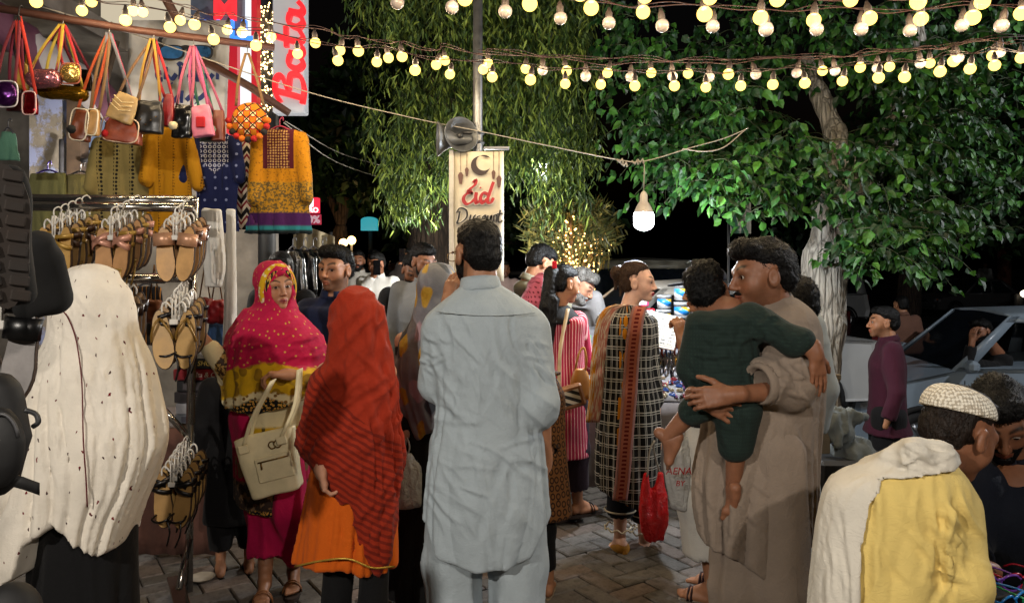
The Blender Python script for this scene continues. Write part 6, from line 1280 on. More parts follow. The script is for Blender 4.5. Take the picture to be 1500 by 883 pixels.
# ================================================================== vehicles
def paint(n, c, r=.34): return mat(n, c, r, .0, var=.05, nsc=2, bs=.0, Coat_Weight=.4)
rub = mat('tyre_rubber', '#121213', .85); alloy = mat('alloy', '#8a8c90', .3, .85); glass_d = mat('dark_glass', '#10151b', .05, var=.02, bs=0)
def car(label, x, y, zb, rz, L, W, prof, cab, m, sc=1.0, open_window=False, detail=True, lamp=None):
    "prof: side outline of the lower body (u from nose 0 to tail L, z); cab: cabin outline; nose points along -X before turning"
    root = empty('parked_car', (x, y, zb), label, 'car', 'cars parked beyond the market', rz); hw = W / 2
    def shell(name, out, mt, top=1.0, inset=.05, parent=root):
        n = len(out); mb = MB(); rows = []
        cz = sum(q[1] for q in out) / n; cu = sum(q[0] for q in out) / n
        for w, s_ in ((-hw * top, .955), (-hw * top - .0 + inset * .0 - .0, .955), (-(hw * top + .03), .985), (-(hw * top + .045), 1.0), (hw * top + .045, 1.0), (hw * top + .03, .985), (hw * top, .955)):
            rows.append([((u - cu) * s_ + cu - L / 2, w, (z - cz) * s_ + cz) for u, z in out])
        rows = rows[1:]; vs = [v for r_ in rows for v in r_]; fs = []
        for i in range(len(rows) - 1):
            for j in range(n): fs.append((i * n + j, i * n + (j + 1) % n, (i + 1) * n + (j + 1) % n, (i + 1) * n + j))
        fs.append(tuple(reversed(range(n)))); fs.append(tuple(range((len(rows) - 1) * n, len(rows) * n))); mb.add(vs, fs, 0, False); return mb.build(name, mt, parent)
    shell('body', prof, m)
    # cabin: roof and pillars narrower than the body
    u0, u1, u2, u3, zb0, zr = cab; t_ = .82; g = lambda u, w, z: (u - L / 2, w, z)
    corners = {}
    for sd in (-1, 1): corners[sd] = [g(u0, sd * hw * .97, zb0), g(u1, sd * hw * t_, zr), g(u2, sd * hw * t_, zr), g(u3, sd * hw * .97, zb0)]
    mb = MB(); mb.sheet([[np.array(corners[-1][1]) * (1 - s) + np.array(corners[1][1]) * s + np.array([0, 0, .03 * math.sin(math.pi * s)]), np.array(corners[-1][1]) * (1 - s) * .5 + np.array(corners[1][1]) * s * .5 + np.array(corners[-1][2]) * (1 - s) * .5 + np.array(corners[1][2]) * s * .5 + np.array([0, 0, .05 * math.sin(math.pi * s) + .015]), np.array(corners[-1][2]) * (1 - s) + np.array(corners[1][2]) * s + np.array([0, 0, .03 * math.sin(math.pi * s)])] for s in np.linspace(0, 1, 9)], .03); mb.build('roof', m, root)
    for sd in (-1, 1):
        c_ = [np.array(v) for v in corners[sd]]; mid0, mid1 = c_[0] * .48 + c_[3] * .52, c_[1] * .48 + c_[2] * .52; bl_ = lambda u, v: (c_[0] * (1 - u) + c_[3] * u) * (1 - v) + (c_[1] * (1 - u) + c_[2] * u) * v + np.array([0, sd * .012, 0])
        for ua, ub, va, vb in ((-.015, .055, 0, 1.0), (.485, .545, 0, 1.0), (.9, 1.01, 0, 1.0), (0, 1, .89, 1.02), (0, 1, -.02, .06)): MB().sheet([[bl_(ua, va), bl_(ua, vb)], [bl_(ub, va), bl_(ub, vb)]], .03).build('pillar', m, root)
        for a, b_, c2, d2, nm in ((c_[0], c_[1], mid1, mid0, 'side_window'), (mid0, mid1, c_[2], c_[3], 'side_window')):
            if open_window and sd == open_window and a is c_[0]: continue
            mb = MB(); mb.add([a, b_, c2, d2], [(0, 1, 2, 3)] if sd > 0 else [(3, 2, 1, 0)]); mb.build(nm, glass_d, root)
    for i, nm in ((0, 'windscreen'), (2, 'rear_window')):
        a, b_ = (corners[-1][i], corners[-1][i + 1]); c2, d2 = corners[1][i + 1], corners[1][i]; mb = MB(); mb.add([a, b_, c2, d2], [(0, 1, 2, 3)]); mb.build(nm, glass_d, root)
    rw = .285 * sc
    for u in (L * .19, L * .80):
        for sd in (-1, 1):
            wh = MB().lathe([(rw * .66, -.09), (rw * .96, -.09), (rw, -.06), (rw, .06), (rw * .96, .09), (rw * .66, .09), (rw * .66, -.09)], seg=28, mat=Matrix.Rotation(R(90), 4, 'X')).build('wheel', rub, root, (u - L / 2, sd * (hw - .06), rw))
            mb = MB(); mb.lathe([(rw * .68, .02), (rw * .68, .075), (rw * .62, .082), (rw * .60, .03)], seg=28, mat=Matrix.Rotation(R(90 * (1 if sd < 0 else -1)), 4, 'X'))
            if detail:
                for k in range(6): a = k * math.pi / 3; mb.tube([(.03 * math.cos(a), sd * .06, .03 * math.sin(a)), (rw * .64 * math.cos(a), sd * .068, rw * .64 * math.sin(a))], .022, 5)
                mb.lathe([(.001, .085), (.05, .08), (.05, .03)], seg=14, mat=Matrix.Rotation(R(90 * (1 if sd < 0 else -1)), 4, 'X'))
            mb.build('rim', alloy, wh)
            MB().tube([(u - L / 2 + (rw + .035) * math.cos(a), sd * (hw + .048), rw + (rw + .035) * math.sin(a)) for a in np.linspace(-.2, math.pi + .2, 16)], .028, 6, flat=(1, .4)).build('wheel_arch', mat('arch_black', '#0b0b0c', .8), root)
    for sd in (-1, 1):
        V, Q = sdf([('u', ell_((0, 0, 0), (.13, .12, .085)), .01)], .014); link('headlight', mesh_np('headlight', V, Q, mat('headlamp', '#a8acb0', .08, .2, var=.3, nsc=12)), root, (.06 - L / 2 + .08, sd * (hw - .10), .62 * sc)); V2, Q2 = sdf([('u', ell_((0, 0, 0), (.05, .05, .05)), .01)], .01); link('indicator', mesh_np('indicator', V2, Q2, mat('amber_lens', '#a8480a', .15)), root, (.0 - L / 2 + .09, sd * (hw - .08) + sd * .03, .64 * sc))
        MB().box((L / 2 - .03, sd * (hw - .1), .78 * sc), (.08, .14, .26), bev=.02).build('tail_light', mat('red_lens', '#5a0a0a', .2), root)
        if detail:
            for uu in (L * .42, L * .64): MB().box((uu - L / 2 + .22, sd * (hw + .05), .80 * sc), (.16, .025, .035), bev=.008).build('door_handle', mat('dark_plug', ''), root)
            for uu in (L * .30, L * .53, L * .74): MB().box((uu - L / 2, sd * (hw + .0445), .58 * sc), (.008, .004, .60)).build('door_gap', mat('gap_black', '#050506', .9), root)
            MB().box((L * .31 - L / 2, sd * (hw + .12), zb0 + .06), (.10, .16, .11), bev=.03).build('wing_mirror', m, root)
            o = MB().lathe([(.001, .004), (.016, .003), (.02, 0)], seg=14, mat=Matrix.Rotation(R(90) * (-sd) * -1, 4, 'X')).build('side_repeater', mat('dark_plug', ''), root, (L * .26 - L / 2, sd * (hw + .047), .66 * sc))
    MB().box((-L / 2 + .02, 0, .42), (.10, W * .92, .16), bev=.04).build('bumper', m, root); MB().box((L / 2 - .02, 0, .42), (.10, W * .92, .18), bev=.04).build('bumper', m, root); MB().box((-L / 2 + .01, 0, .62), (.05, W * .45, .09), bev=.01).build('grille', mat('dark_plug', ''), root)
    return root
hatch = [(.03, .28), (.0, .45), (.04, .66), (.25, .80), (.95, .97), (1.2, 1.0), (3.2, 1.02), (3.46, .95), (3.50, .6), (3.46, .28)]; hcab = (.98, 1.55, 2.95, 3.42, .97, 1.50)
qx = P(1240, 0, 8.0)[0]; car('silver-blue hatchback parked nose-left beyond the kerb tree', qx + 1.75, 8.25, -.43, R(-7), 3.5, 1.5, hatch, hcab, paint('silver_blue', '#73808c'), open_window=-1)
car('white hatchback half hidden by the pale tree trunk', P(1128, 0, 11)[0], 11.2, -.43, R(176), 3.4, 1.45, hatch, hcab, paint('white_paint', '#a8a8a6'))
sed = [(.03, .28), (.0, .48), (.05, .64), (.3, .74), (1.2, .86), (1.4, .88), (3.4, .90), (4.1, .86), (4.2, .6), (4.15, .28)]; scab = (1.25, 1.9, 2.9, 3.6, .86, 1.38)
car('white saloon parked behind the jewellery stall', P(965, 0, 8.0)[0], 8.1, -.03, R(10), 4.2, 1.62, sed, scab, paint('white_paint', '')); car('pale saloon behind the white one, past the stall', P(905, 0, 11.5)[0], 11.6, -.02, R(-6), 4.3, 1.65, sed, (1.2, 1.8, 3.2, 3.9, .9, 1.62), paint('cream_paint', '#8a8678'))
jp = [(.03, .4), (.0, .55), (.03, .95), (.25, 1.02), (1.1, 1.06), (3.9, 1.08), (4.0, .6), (3.95, .4)]; car('boxy white off-roader far across the parking ground', P(1162, 0, 24)[0], 24, -.43, R(8), 4.0, 1.7, jp, (1.1, 1.35, 3.75, 3.9, 1.06, 1.85), paint('white_paint', ''), 1.2, detail=False)
for i, (px_, dd, c, l) in enumerate(((1040, 15, '#14161a', 'black'), (820, 17, '#2a2c30', 'charcoal'), (1100, 19, '#3a1014', 'maroon'), (960, 21, '#1a2430', 'navy'), (1420, 30, '#4a4a4c', 'grey'), (760, 22, '#5a5a58', 'dusty silver'))): car(l + ' saloon in the dark row of cars behind the stall', P(px_, 0, dd)[0], dd, -.05 if px_ < 1050 else -.43, R(10 * math.sin(i * 2)), 4.2, 1.62, sed, scab, paint('far' + l, c), detail=False)
# small parking-ground things
q = P(1474, 0, 30); 
mb = MB(); mb.box((P(1424, 0, 34)[0], 34, .1), (3.2, .5, 1.0), bev=.05); o = mb.build('low_wall', mat('kerb_concrete', '')); tag(o, 'low concrete wall where a figure in white stands far off', 'wall')
mb = MB(); mb.lathe([(.28, 0), (.26, 3.2)], (0, 0, 0), 12); o = mb.build('brick_post', mat('dull_brick', '#6a3a2a', .9), None, (P(1471, 0, 33)[0], 33, -.43)); tag(o, 'dull red round post beside the far figure in white', 'post')
t_ = P(1498, 430, 26); light_ = empty('car_headlamp', (t_[0], 26, -.4), 'glowing headlamp of a far vehicle at the parking edge', 'headlamp'); MB().lathe([(.001, .0), (.10, .02), (.12, .08)], seg=14, mat=Matrix.Rotation(R(90), 4, 'X'), c=(0, 0, t_[2] + .4)).build('lens', emit('warm_headlamp', (1, .8, .55), 4.0), light_); MB().box((0, .3, (t_[2] + .4) / 2), (.3, .3, t_[2] + .38), bev=.05).build('housing', mat('dark_post', ''), light_)
# covered handcart by the kerb
d = 4.15; q = P(1240, 650, d); root = empty('covered_barrow', (q[0], d, 0), 'grey cloth bundled over a barrow with a wooden prop by the kerb', 'barrow'); so = np.array(root.location)
V, Q = sdf([('u', ell_(P(1246, 665, d), (.12, .14, .09)), .02), ('u', ell_(P(1228, 628, d - .05), (.075, .07, .07)), .05), ('u', cap_(P(1216, 606, d - .06), P(1262, 610, d - .02), .036, .032), .04), ('u', cap_(P(1222, 612, d - .1), P(1226, 650, d - .12), .034, .016), .03)], .009); V = drape(V, Q, .03, 20, 12, .02, 3); link('cloth', mesh_np('cloth', V - so, Q, lawn('ash_cloth', '#5f6565')), root)
MB().box((q[0], d + .02, .33), (.42, .4, .5), bev=.02).build('barrow_box', mat('dark_post', ''), root, origin=so); mb = MB(); mb.box(P(1208, 605, d - .08), (.045, .04, .42), bev=.004); mb.box(P(1206, 552, d - .08), (.18, .03, .03), bev=.004); mb.build('wooden_prop', mat('grey_wood', '#5a5040', .85), root, origin=so)
for sx in (-1, 1): MB().lathe([(.001, -.02), (.14, -.02), (.14, .02), (.001, .02)], seg=20, mat=Matrix.Rotation(R(90), 4, 'X'), c=(q[0] + sx * .12, d - .2, .14)).build('wheel', rub, root, origin=so)
# fabric flag by the tree
q = P(1085, 330, 7); root = empty('cloth_flag', (q[0], 7, zG(q[0], 7)), 'faded green and cream flag on a thin pole behind the leaves', 'flag'); so = np.array(root.location); MB().tube([(q[0] - .11, 7, 0), (q[0] - .11, 7, 2.45)], .012, 6).build('pole', mat('dark_post', ''), root, origin=so + np.array([0, 0, 0])); t = NT('flag_cloth'); fm = t.out(t.mix(t.step(t.noise(t.obj(), 7.0), .5, .02), '#8a8476', '#2a4a38'), .9); MB().sheet([[P(1070 + 30 * i / 8, 290 + 52 * j / 6, 7 + .04 * math.sin(i * 1.3)) for j in range(7)] for i in range(9)], .003).build('flag', fm, root, origin=so)
# ================================================================== people in front
# ---- man in pale grey kameez, seen from behind
d = 2.83; b = P(712, 385, d)
p = Person('man seen from behind in pale grey kameez and shalwar, hand raised to his beard', b[0], d, 0.0, 1.74, 'mid', head=(R(24), R(-4), 0))
p.set(neck=P(704, 425, d + .0), head=P(700, 372, d + .03), shL=P(645, 484, d), elL=P(641, 560, d + .05), wrL=P(656, 446, d + .16), shR=P(776, 486, d), elR=P(791, 588, d - .04), wrR=P(798, 672, d + .03))
p.hs = 1.03
p.body(stubble=.6, hands=[dict(w=p.J['wrL'] + np.array([.0, 0, .0]), D=(.22, .05, 1), N=(.5, .6, 0), right=False, curl=(.5, .6, .4)), dict(w=p.J['wrR'] + np.array([0, 0, -.01]), D=(-.05, .12, -1), N=(-1, 0.1, 0), right=True, curl=(.25, .35, .3))])
p.hair('short', vol=.008, h=.005); p.beard(.010)
tr = [(418, 676, 734, .9), (436, 655, 762, .75), (456, 634, 790, .62), (485, 628, 797, .62), (540, 634, 796, .66), (600, 640, 792, .7), (660, 632, 798, .72), (720, 625, 803, .72), (770, 624, 804, .72), (822, 628, 800, .72)]
ops = [('u', loft_(sil(d, tr), 0, folds(8, .002, .014, .55, 1.25, 5)), .02)]
for sd, t, r0, r1, r2 in (('L', .62, .066, .068, .055), ('R', .14, .072, .066, .064)):
    e = p.J['el' + sd]; en = e + (p.J['wr' + sd] - e) * t
    ops += [('u', cap_(p.J['sh' + sd], e, r0, r1), .035), ('u', cap_(e, en, r1, r2), .03)]
ops += [('s', cap_(P(628, 700, d), P(618, 850, d), .004, .03), .004)]
hc = hem_cut(d, [(600, 755), (628, 762), (640, 800), (700, 815), (740, 812), (775, 800), (800, 760), (815, 740)])
o = p.wear('kameez', ops, grey_k, .006, hc, dict(amp=.011, vert=11, long=2.4, fine=.0045, diag=.7, seed=12, lowz=.5, hiz=1.7),
    cr=[dict(box=(640, 490, 790, 620), n=26, ang=68, spread=.25, length=(60, 150), w=(4, 8), amp=.006, seed=5), dict(box=(650, 600, 790, 690), n=9, ang=20, spread=.4, length=(50, 110), w=(4, 7), amp=.006, seed=6),
        dict(box=(640, 690, 700, 790), n=7, ang=60, spread=.4, length=(50, 110), w=(4, 8), amp=.008, seed=7), dict(box=(700, 640, 760, 780), n=6, ang=80, spread=.3, length=(50, 120), w=(5, 9), amp=.008, seed=8), dict(box=(615, 490, 650, 560), n=10, ang=30, length=(20, 45), w=(3, 5), amp=.006, seed=9), dict(box=(780, 500, 815, 600), n=12, ang=60, length=(20, 60), w=(3, 5), amp=.006, seed=10)])
V = verts(o); mb = MB(); mb.tube(on_front(V, [(x, 456 + 6 * math.sin((x - 640) / 50)) for x in range(640, 792, 8)], d, .001), .0022, 5); mb.build('yoke_seam', grey_k, p.root, origin=p.b)
rolled_cuff(p, 'R', .16, .062, grey_k)
p.set(knL=p.pt(-.125, .02, .49), knR=p.pt(.115, .02, .49)); p.shalwar(grey_k, r=(.115, .098, .088), dr=dict(amp=.02)); p.collar(grey_k, .066, .05)
mb = MB(); mb.tube([p.hp(-.077, .005, .008), p.hp(-.076, .06, .012), p.hp(-.066, .088, .008)], .0022, 6); mb.tube([p.hp(-.064 + .02 * math.cos(a), .094, -.004 + .016 * math.sin(a)) for a in np.linspace(0, 6.28, 14)], .0018, 5, closed=True); mb.build('spectacles', mat('gilt', '#8a6a3a', .3, .9), p.root, origin=p.b)

# ---- woman in rust scarf
d = 3.2; b = P(520, 385, d)
p = Person('short woman seen from behind in a rust scarf over bright orange kameez', b[0], d, R(-20), 1.5, 'light')
p.set(head=P(525, 462, d + .02), neck=P(522, 515, d), shL=P(478, 545, d), shR=P(568, 545, d), elL=P(452, 645, d - .02), wrL=P(468, 690, d - .12), elR=P(584, 640, d), wrR=P(580, 690, d + .15))
p.body(fem=True, hands=[dict(w=P(470, 688, d - .13), D=(.12, .1, -1), N=(.8, .4, 0), right=False, curl=(.7, .9, .6), s=.92)], detail=False, eyes=False, arms='L')
def pat(t, u):
    x = t.xyz(u); w = t.math('ADD', t.math('MULTIPLY', x[0], 16.0), t.math('MULTIPLY', x[1], 34.0)); n = t.noise(u, 14.0)
    st = t.math('GREATER_THAN', t.math('FRACT', t.math('ADD', w, t.math('MULTIPLY', n, .8))), .55); area = t.math('LESS_THAN', t.math('ADD', x[1], t.math('MULTIPLY', x[0], .6)), 1.02)
    return t.mix(t.math('MULTIPLY', st, t.math('MULTIPLY', area, .75)), '#97290f', '#641306')
rust = cloth('rust_scarf', pattern=pat, crease=.6)
rows = [(436, 508, 542, 1.1), (455, 490, 560, 1.1), (490, 484, 566, 1.05), (525, 480, 574, .9), (560, 468, 580, .8), (620, 450, 586, .74), (660, 450, 590, .74), (700, 470, 590, .84), (790, 498, 588, .9), (840, 516, 584, .9)]
ops = hood_ops(p, .020, .01) + [('u', loft_(sil(d, rows), 0, folds(10, .003, .018, .75, 1.3, 3, tw=3)), .06), ('u', cap_(P(476, 560, d), P(456, 645, d), .055, .052), .05), ('u', cap_(P(456, 645, d), P(472, 672, d - .1), .05, .045), .03)]
p.wear('scarf', ops, rust, .008, hem_cut(d, [(425, 672), (480, 690), (500, 735), (520, 725), (536, 790), (560, 838), (572, 820), (590, 690), (600, 700)]), dict(amp=.016, vert=15, long=3, fine=.003, diag=-.9, seed=4), cr=[dict(box=(490, 440, 570, 560), n=22, ang=75, spread=.3, length=(50, 130), w=(3, 6), amp=.005, seed=4), dict(box=(450, 560, 585, 690), n=24, ang=-35, spread=.3, length=(60, 140), w=(3, 6), amp=.006, seed=5)])
org = lawn('bright_orange_cotton', '#c95a08')
rows = [(560, 490, 560, .7), (640, 470, 575, .7), (700, 456, 576, .72), (770, 444, 578, .74), (836, 432, 578, .76)]
p.wear('kameez', [('u', loft_(sil(d + .02, rows), 0, folds(8, .006, .026, .35, .9, 8)), .02)], org, .009, hem_cut(d, [(420, 830), (470, 822), (510, 818), (545, 832), (590, 830)]), dict(amp=.008))
mb = MB(); mb.tube([P(x, y, d - .165 * (1 - ((x - 506) / 85.0) ** 2)) for x, y in smooth_path([(432, 829), (470, 821), (510, 818), (545, 831), (578, 829)], 6)], .004, 6); mb.build('gold_trim', mat('gold_thread', '#c9a648', .45, .6), p.root, origin=p.b)
p.shalwar(black_cloth, r=(.085, .075, .06), name='leggings')

# ---- woman in white chador
d = 2.6; b = P(125, 385, d)
p = Person('woman seen from behind in a long white chador with small dark red flecks', b[0], d, R(12), 1.58, 'light')
p.set(head=P(138, 442, d + .02), neck=P(132, 500, d), shL=P(70, 545, d), shR=P(190, 540, d))
p.body(fem=True, detail=False, eyes=False, arms='')
def pat(t, u):
    bg = t.mix(t.noise(u, 5.0), '#d9d0c0', '#f0e9dc'); c = t.mix(t.step(t.noise(u, 9.0), .5), '#6d0d14', '#3c1e20')
    nz = t.n('TexNoise', _out=1, Vector=u, Scale=30.0); w = t.mix(.03, u, nz, 'ADD')
    return flecks(t, w, 20.0, c, bg, .046, (1.0, .45, 1), .5)
white_ch = cloth('white_flecked_lawn', pattern=pat, crease=.5, rough=.8)
rows = [(408, 118, 158, 1.15), (425, 98, 180, 1.15), (455, 86, 192, 1.1), (480, 84, 196, 1.05), (505, 72, 206, .95), (535, 52, 218, .86), (580, 36, 228, .8), (640, 26, 240, .78), (700, 16, 232, .78), (760, 0, 212, .78), (870, -20, 196, .78)]
ops = hood_ops(p, .022, .02) + [('u', loft_(sil(d, rows), 0, folds(12, .003, .030, .7, 1.45, 21)), .08)]
o = p.wear('chador', ops, white_ch, .008, hem_cut(d, [(-60, 870), (30, 842), (72, 815), (80, 772), (112, 752), (126, 744), (150, 775), (172, 796), (186, 788), (200, 752), (240, 650), (260, 600)]), dict(amp=.008, vert=13, long=1.4, fine=.0025, seed=31), cr=[dict(box=(60, 480, 220, 720), n=26, ang=84, spread=.12, length=(90, 220), w=(3, 6), amp=.005, seed=24), dict(box=(95, 420, 185, 500), n=10, ang=65, spread=.4, length=(40, 90), w=(3, 5), amp=.004, seed=25)])
V = verts(o); mb = MB(); mb.tube(on_front(V, smooth_path([(88, 452), (100, 466), (112, 500), (120, 560), (122, 640), (126, 700), (128, 742)], 8), d, .001), .0022, 5); mb.build('edge_cord', mat('dark_red_cord', '#5b0d14', .7), p.root, origin=p.b)
ops = [('u', loft_(sil(d + .02, [(600, 66, 186, .8), (740, 56, 194, .8), (900, 44, 200, .8), (1080, 26, 206, .85)]), 0, folds(6, .005, .02, 0, .8, 3)), .02)]
p.wear('abaya', ops, black_cloth, .012, None, dict(amp=.012))

# ---- woman in red and yellow
d = 3.7; b = P(398, 385, d)
p = Person('woman in magenta and yellow scarf with embroidered border reaching for sandals', b[0], d, R(192), 1.62, 'mid', head=(R(218), R(0), R(4)))
p.set(head=P(404, 420, d - .03), neck=P(398, 468, d), shR=P(352, 497, d), shL=P(448, 500, d), elR=P(336, 552, d - .05), wrR=P(303, 502, d - .12), elL=P(462, 560, d - .08), wrL=P(420, 548, d - .24), knL=P(425, 745, d - .06), knR=P(392, 745, d), anR=P(388, 846, d - .08), anL=P(430, 832, d + .1))
p.body(fem=True, lip='#8a3a38', look=(.25, 0), hands=[dict(w=P(303, 502, d - .12), D=(-.6, -.25, .75), N=(.2, .9, .2), right=True, curl=(.2, .4, .3), s=.92), dict(w=P(422, 548, d - .24), D=(-1, -.15, .05), N=(.1, 0, -1), right=False, curl=(.7, .9, .6), s=.92)], hh=.0038)
p.hair('bun', vol=.004)
MAG, YEL, CRM = '#a80a3c', '#c49a12', '#d8c9a0'
def emb(t, u):                            # black border with red and gold motifs
    a = t.vor(u, 62.0, dim='2D', rand=.7); c = t.mix(t.step(a, .30), '#d6b048', '#0d0a0a'); return t.mix(t.math('LESS_THAN', a, .16), c, '#a5142a')
def pat(t, u):
    x = t.xyz(u); v = t.math('ADD', x[1], t.math('MULTIPLY', t.math('ABSOLUTE', t.math('SUBTRACT', x[0], .03)), .22))
    mg = flecks(t, u, 22.0, '#b98a3c', MAG, .10)
    fl = t.vor(u, 16.0, dim='2D'); ye = t.mix(t.step(fl, .33), '#8d6a10', YEL); cr = t.mix(t.step(t.vor(u, 30.0, dim='2D'), .22), '#7c5a2a', CRM)
    scal = t.math('ADD', v, t.math('MULTIPLY', t.n('TexNoise', Vector=u, Scale=18.0), .05))
    return bands(t, scal, [(-9, emb(t, u)), (1.01, cr), (1.045, ye), (1.175, mg)])
o = p.wear('scarf', hood_ops(p, .020, .02) + [('u', loft_(sil(d, [(452, 360, 432, .95), (478, 342, 456, .85), (500, 334, 474, .8), (540, 332, 484, .78), (590, 330, 482, .76), (620, 330, 470, .7)]), 0, folds(7, .002, .014, .9, 1.3, 17)), .05),
      ('u', cap_(P(352, 500, d), P(340, 550, d - .04), .06, .06), .04), ('u', cap_(P(450, 505, d), P(462, 555, d - .08), .06, .06), .04), ('u', cap_(P(462, 555, d - .08), P(438, 552, d - .2), .05, .045), .03)] + face_cut(p, .064, .076, .115, .10),
      cloth('magenta_yellow_scarf', pattern=pat), .0065, hem_cut(d, [(320, 560), (335, 590), (380, 598), (420, 590), (455, 578), (490, 560)]), dict(amp=.012, vert=14, long=3.4, fine=.0025, diag=-1.0, seed=6), cr=[dict(box=(345, 470, 470, 560), n=26, ang=-28, spread=.35, length=(50, 120), w=(3, 5), amp=.005, seed=14)])
rim = []
for a in np.linspace(-.25 * math.pi, 1.25 * math.pi, 40): rim.append(p.hp(.072 * math.cos(a), .058 + .018 * math.sin(a), -.014 + .102 * math.sin(a)))
mb = MB(); mb.tube(rim, .013, 8, flat=(.6, 1.0)); mo = cloth('embroidered_edge', pattern=lambda t, u: emb(t, t.map(t.obj(), (1.2, 1.2, 1.2))))
mb.build('embroidered_edge', mo, p.root, origin=p.b)
rim2 = [q + (p.hq @ np.array([0, -.026, 0])) + (q - p.hp(0, .05, -.012)) * .22 for q in rim]
mb = MB(); mb.tube(rim2, .020, 8, flat=(.5, 1.0)); mb.build('yellow_edge', cloth('yellow_floral_edge', pattern=lambda t, u: t.mix(t.step(t.vor(t.obj(), 38.0), .38), '#d8c9a0', '#c49a12')), p.root, origin=p.b)
def pat(t, u):
    x = t.xyz(u); v = x[1]; pn = t.noise(u, 22.0, 4.0)
    br = t.mix(t.step(pn, .55), '#2a1d16', '#6a5138'); ye = t.mix(t.step(t.vor(u, 20.0, dim='2D'), .25), '#54430c', YEL); mg = t.mix(t.step(t.vor(u, 14.0, dim='2D'), .30), '#7a5a40', MAG)
    return bands(t, v, [(-9, emb(t, u)), (.455, br), (.585, mg), (.74, ye), (.84, CRM)])
kz = cloth('banded_lawn', pattern=pat)
ops = [('u', loft_(sil(d + .01, [(470, 370, 430, .8), (500, 345, 455, .75), (560, 345, 455, .75), (620, 342, 458, .76), (690, 346, 462, .78), (745, 348, 466, .8)]), 0, folds(6, .002, .016, .4, 1.0, 9)), .02),
       ('u', cap_(p.J['shR'], p.J['elR'], .05, .046), .03), ('u', cap_(p.J['elR'], P(310, 512, d - .11), .046, .042), .02)]
p.wear('kameez', ops, kz, .008, hem_cut(d, [(340, 728), (380, 742), (420, 744), (470, 728)]), dict(amp=.008))
mb = MB(); mb.tube([P(336, 548, d - .06), P(326, 534, d - .08), P(312, 514, d - .10)], [.050, .049, .045], 16)
mb.build('sleeve_band', cloth('gold_brocade', pattern=lambda t, u: t.mix(t.step(t.noise(t.obj(), 60.0, 4.0), .5), '#3a2410', '#b08a4a'), rough=.5), p.root, origin=p.b)
p.shalwar(cloth('magenta_cotton', '#b00a48', crease=.5), bottom=.05, r=(.115, .098, .080), dr=dict(amp=.02, vert=12, long=3))
p.shoes(mat('tan_leather', '#8a5a34', .5), mat('dark_sole', '#2a1c14', .7))

# ---- man in navy shirt
d = 4.5; b = P(488, 385, d)
p = Person('bearded man in a navy blue kameez glancing sideways beside the scarf shoppers', b[0], d, R(175), 1.74, 'mid', head=(R(158), R(-2), R(-3)))
p.set(head=P(492, 394, d - .02), neck=P(490, 434, d), shL=P(524, 456, d), shR=P(452, 456, d))
p.hs = 1.06
p.body(stubble=.75, look=(-.35, 0), feet=True); p.hair('quiff', vol=.014)
nav = lawn('navy_cotton', '#101a38')
p.kameez(nav, hem=.55, sr=(.074, .06, .05), h=.01); p.collar(nav, .07, .045); p.shalwar(nav, r=(.13, .11, .08)); p.shoes(leather_black, leather_black)
# ---- man carrying a child
d = 2.63; b = P(1118, 385, d)
p = Person('moustached man in fawn kameez carrying a sleeping child against his chest', b[0], d, R(75), 1.70, 'brown', head=(R(97), R(-4), R(3)))
p.set(head=P(1116, 404, d), neck=P(1136, 455, d + .02), shL=P(1158, 478, d - .08), shR=P(1128, 468, d + .2), elL=P(1150, 572, d - .17), wrL=P(1076, 577, d - .25), elR=P(1090, 585, d + .22), wrR=P(1035, 575, d + .0), pel=P(1115, 640, d), chest=P(1140, 520, d), hipL=P(1135, 660, d - .06), hipR=P(1090, 660, d + .06), knL=P(1140, 860, d - .06), knR=P(1085, 860, d), anL=P(1150, 1040, d - .05), anR=P(1085, 1040, d))
p.hs = .99
p.body(stubble=.35, look=(0, -.1), hh=.0038, hands=[dict(w=P(1072, 578, d - .255), D=(-1, .05, -.1), N=(.1, 1, -.35), right=False, curl=(.35, .75, .6), s=.93), dict(w=P(1026, 582, d - .20), D=(.88, -.12, -.42), N=(.1, 1, .1), right=True, curl=(.15, .25, .2), spread=.1, s=.95)])
p.hair('quiff', vol=.012, front=.052, h=.005)
mb = MB(); mb.tube([p.hp(x, .098 - 9 * x * x, -.0535 - 4 * x * x) for x in np.linspace(-.026, .026, 9)], [.002, .0045, .006, .0062, .005, .0062, .006, .0045, .002], 7); mb.build('moustache', hair_mat(), p.root, origin=p.b)
fawn = cloth('fawn_cotton', '#85776a', crease=.6, csc=9)
rows = [(440, 1124, 1166, .9), (458, 1098, 1184, .85), (485, 1080, 1198, .85), (540, 1062, 1206, .8), (600, 1036, 1204, .75), (660, 1024, 1196, .72), (720, 1020, 1192, .72), (780, 1028, 1188, .72), (830, 1034, 1184, .72)]
ops = [('u', loft_(sil(d, rows), 0, folds(8, .003, .030, .6, 1.2, 33, tw=1.5)), .02), ('u', cap_(P(1160, 480, d - .07), P(1154, 560, d - .15), .085, .085), .04), ('u', cap_(P(1154, 560, d - .15), P(1124, 558, d - .19), .085, .075), .03)]
ops += [('s', cap_(P(1106, 566, d - .215), P(1060, 574, d - .27), .075, .05), .006), ('s', cap_(P(1135, 562, d - .18), P(1090, 570, d - .23), .05, .046), .006)]
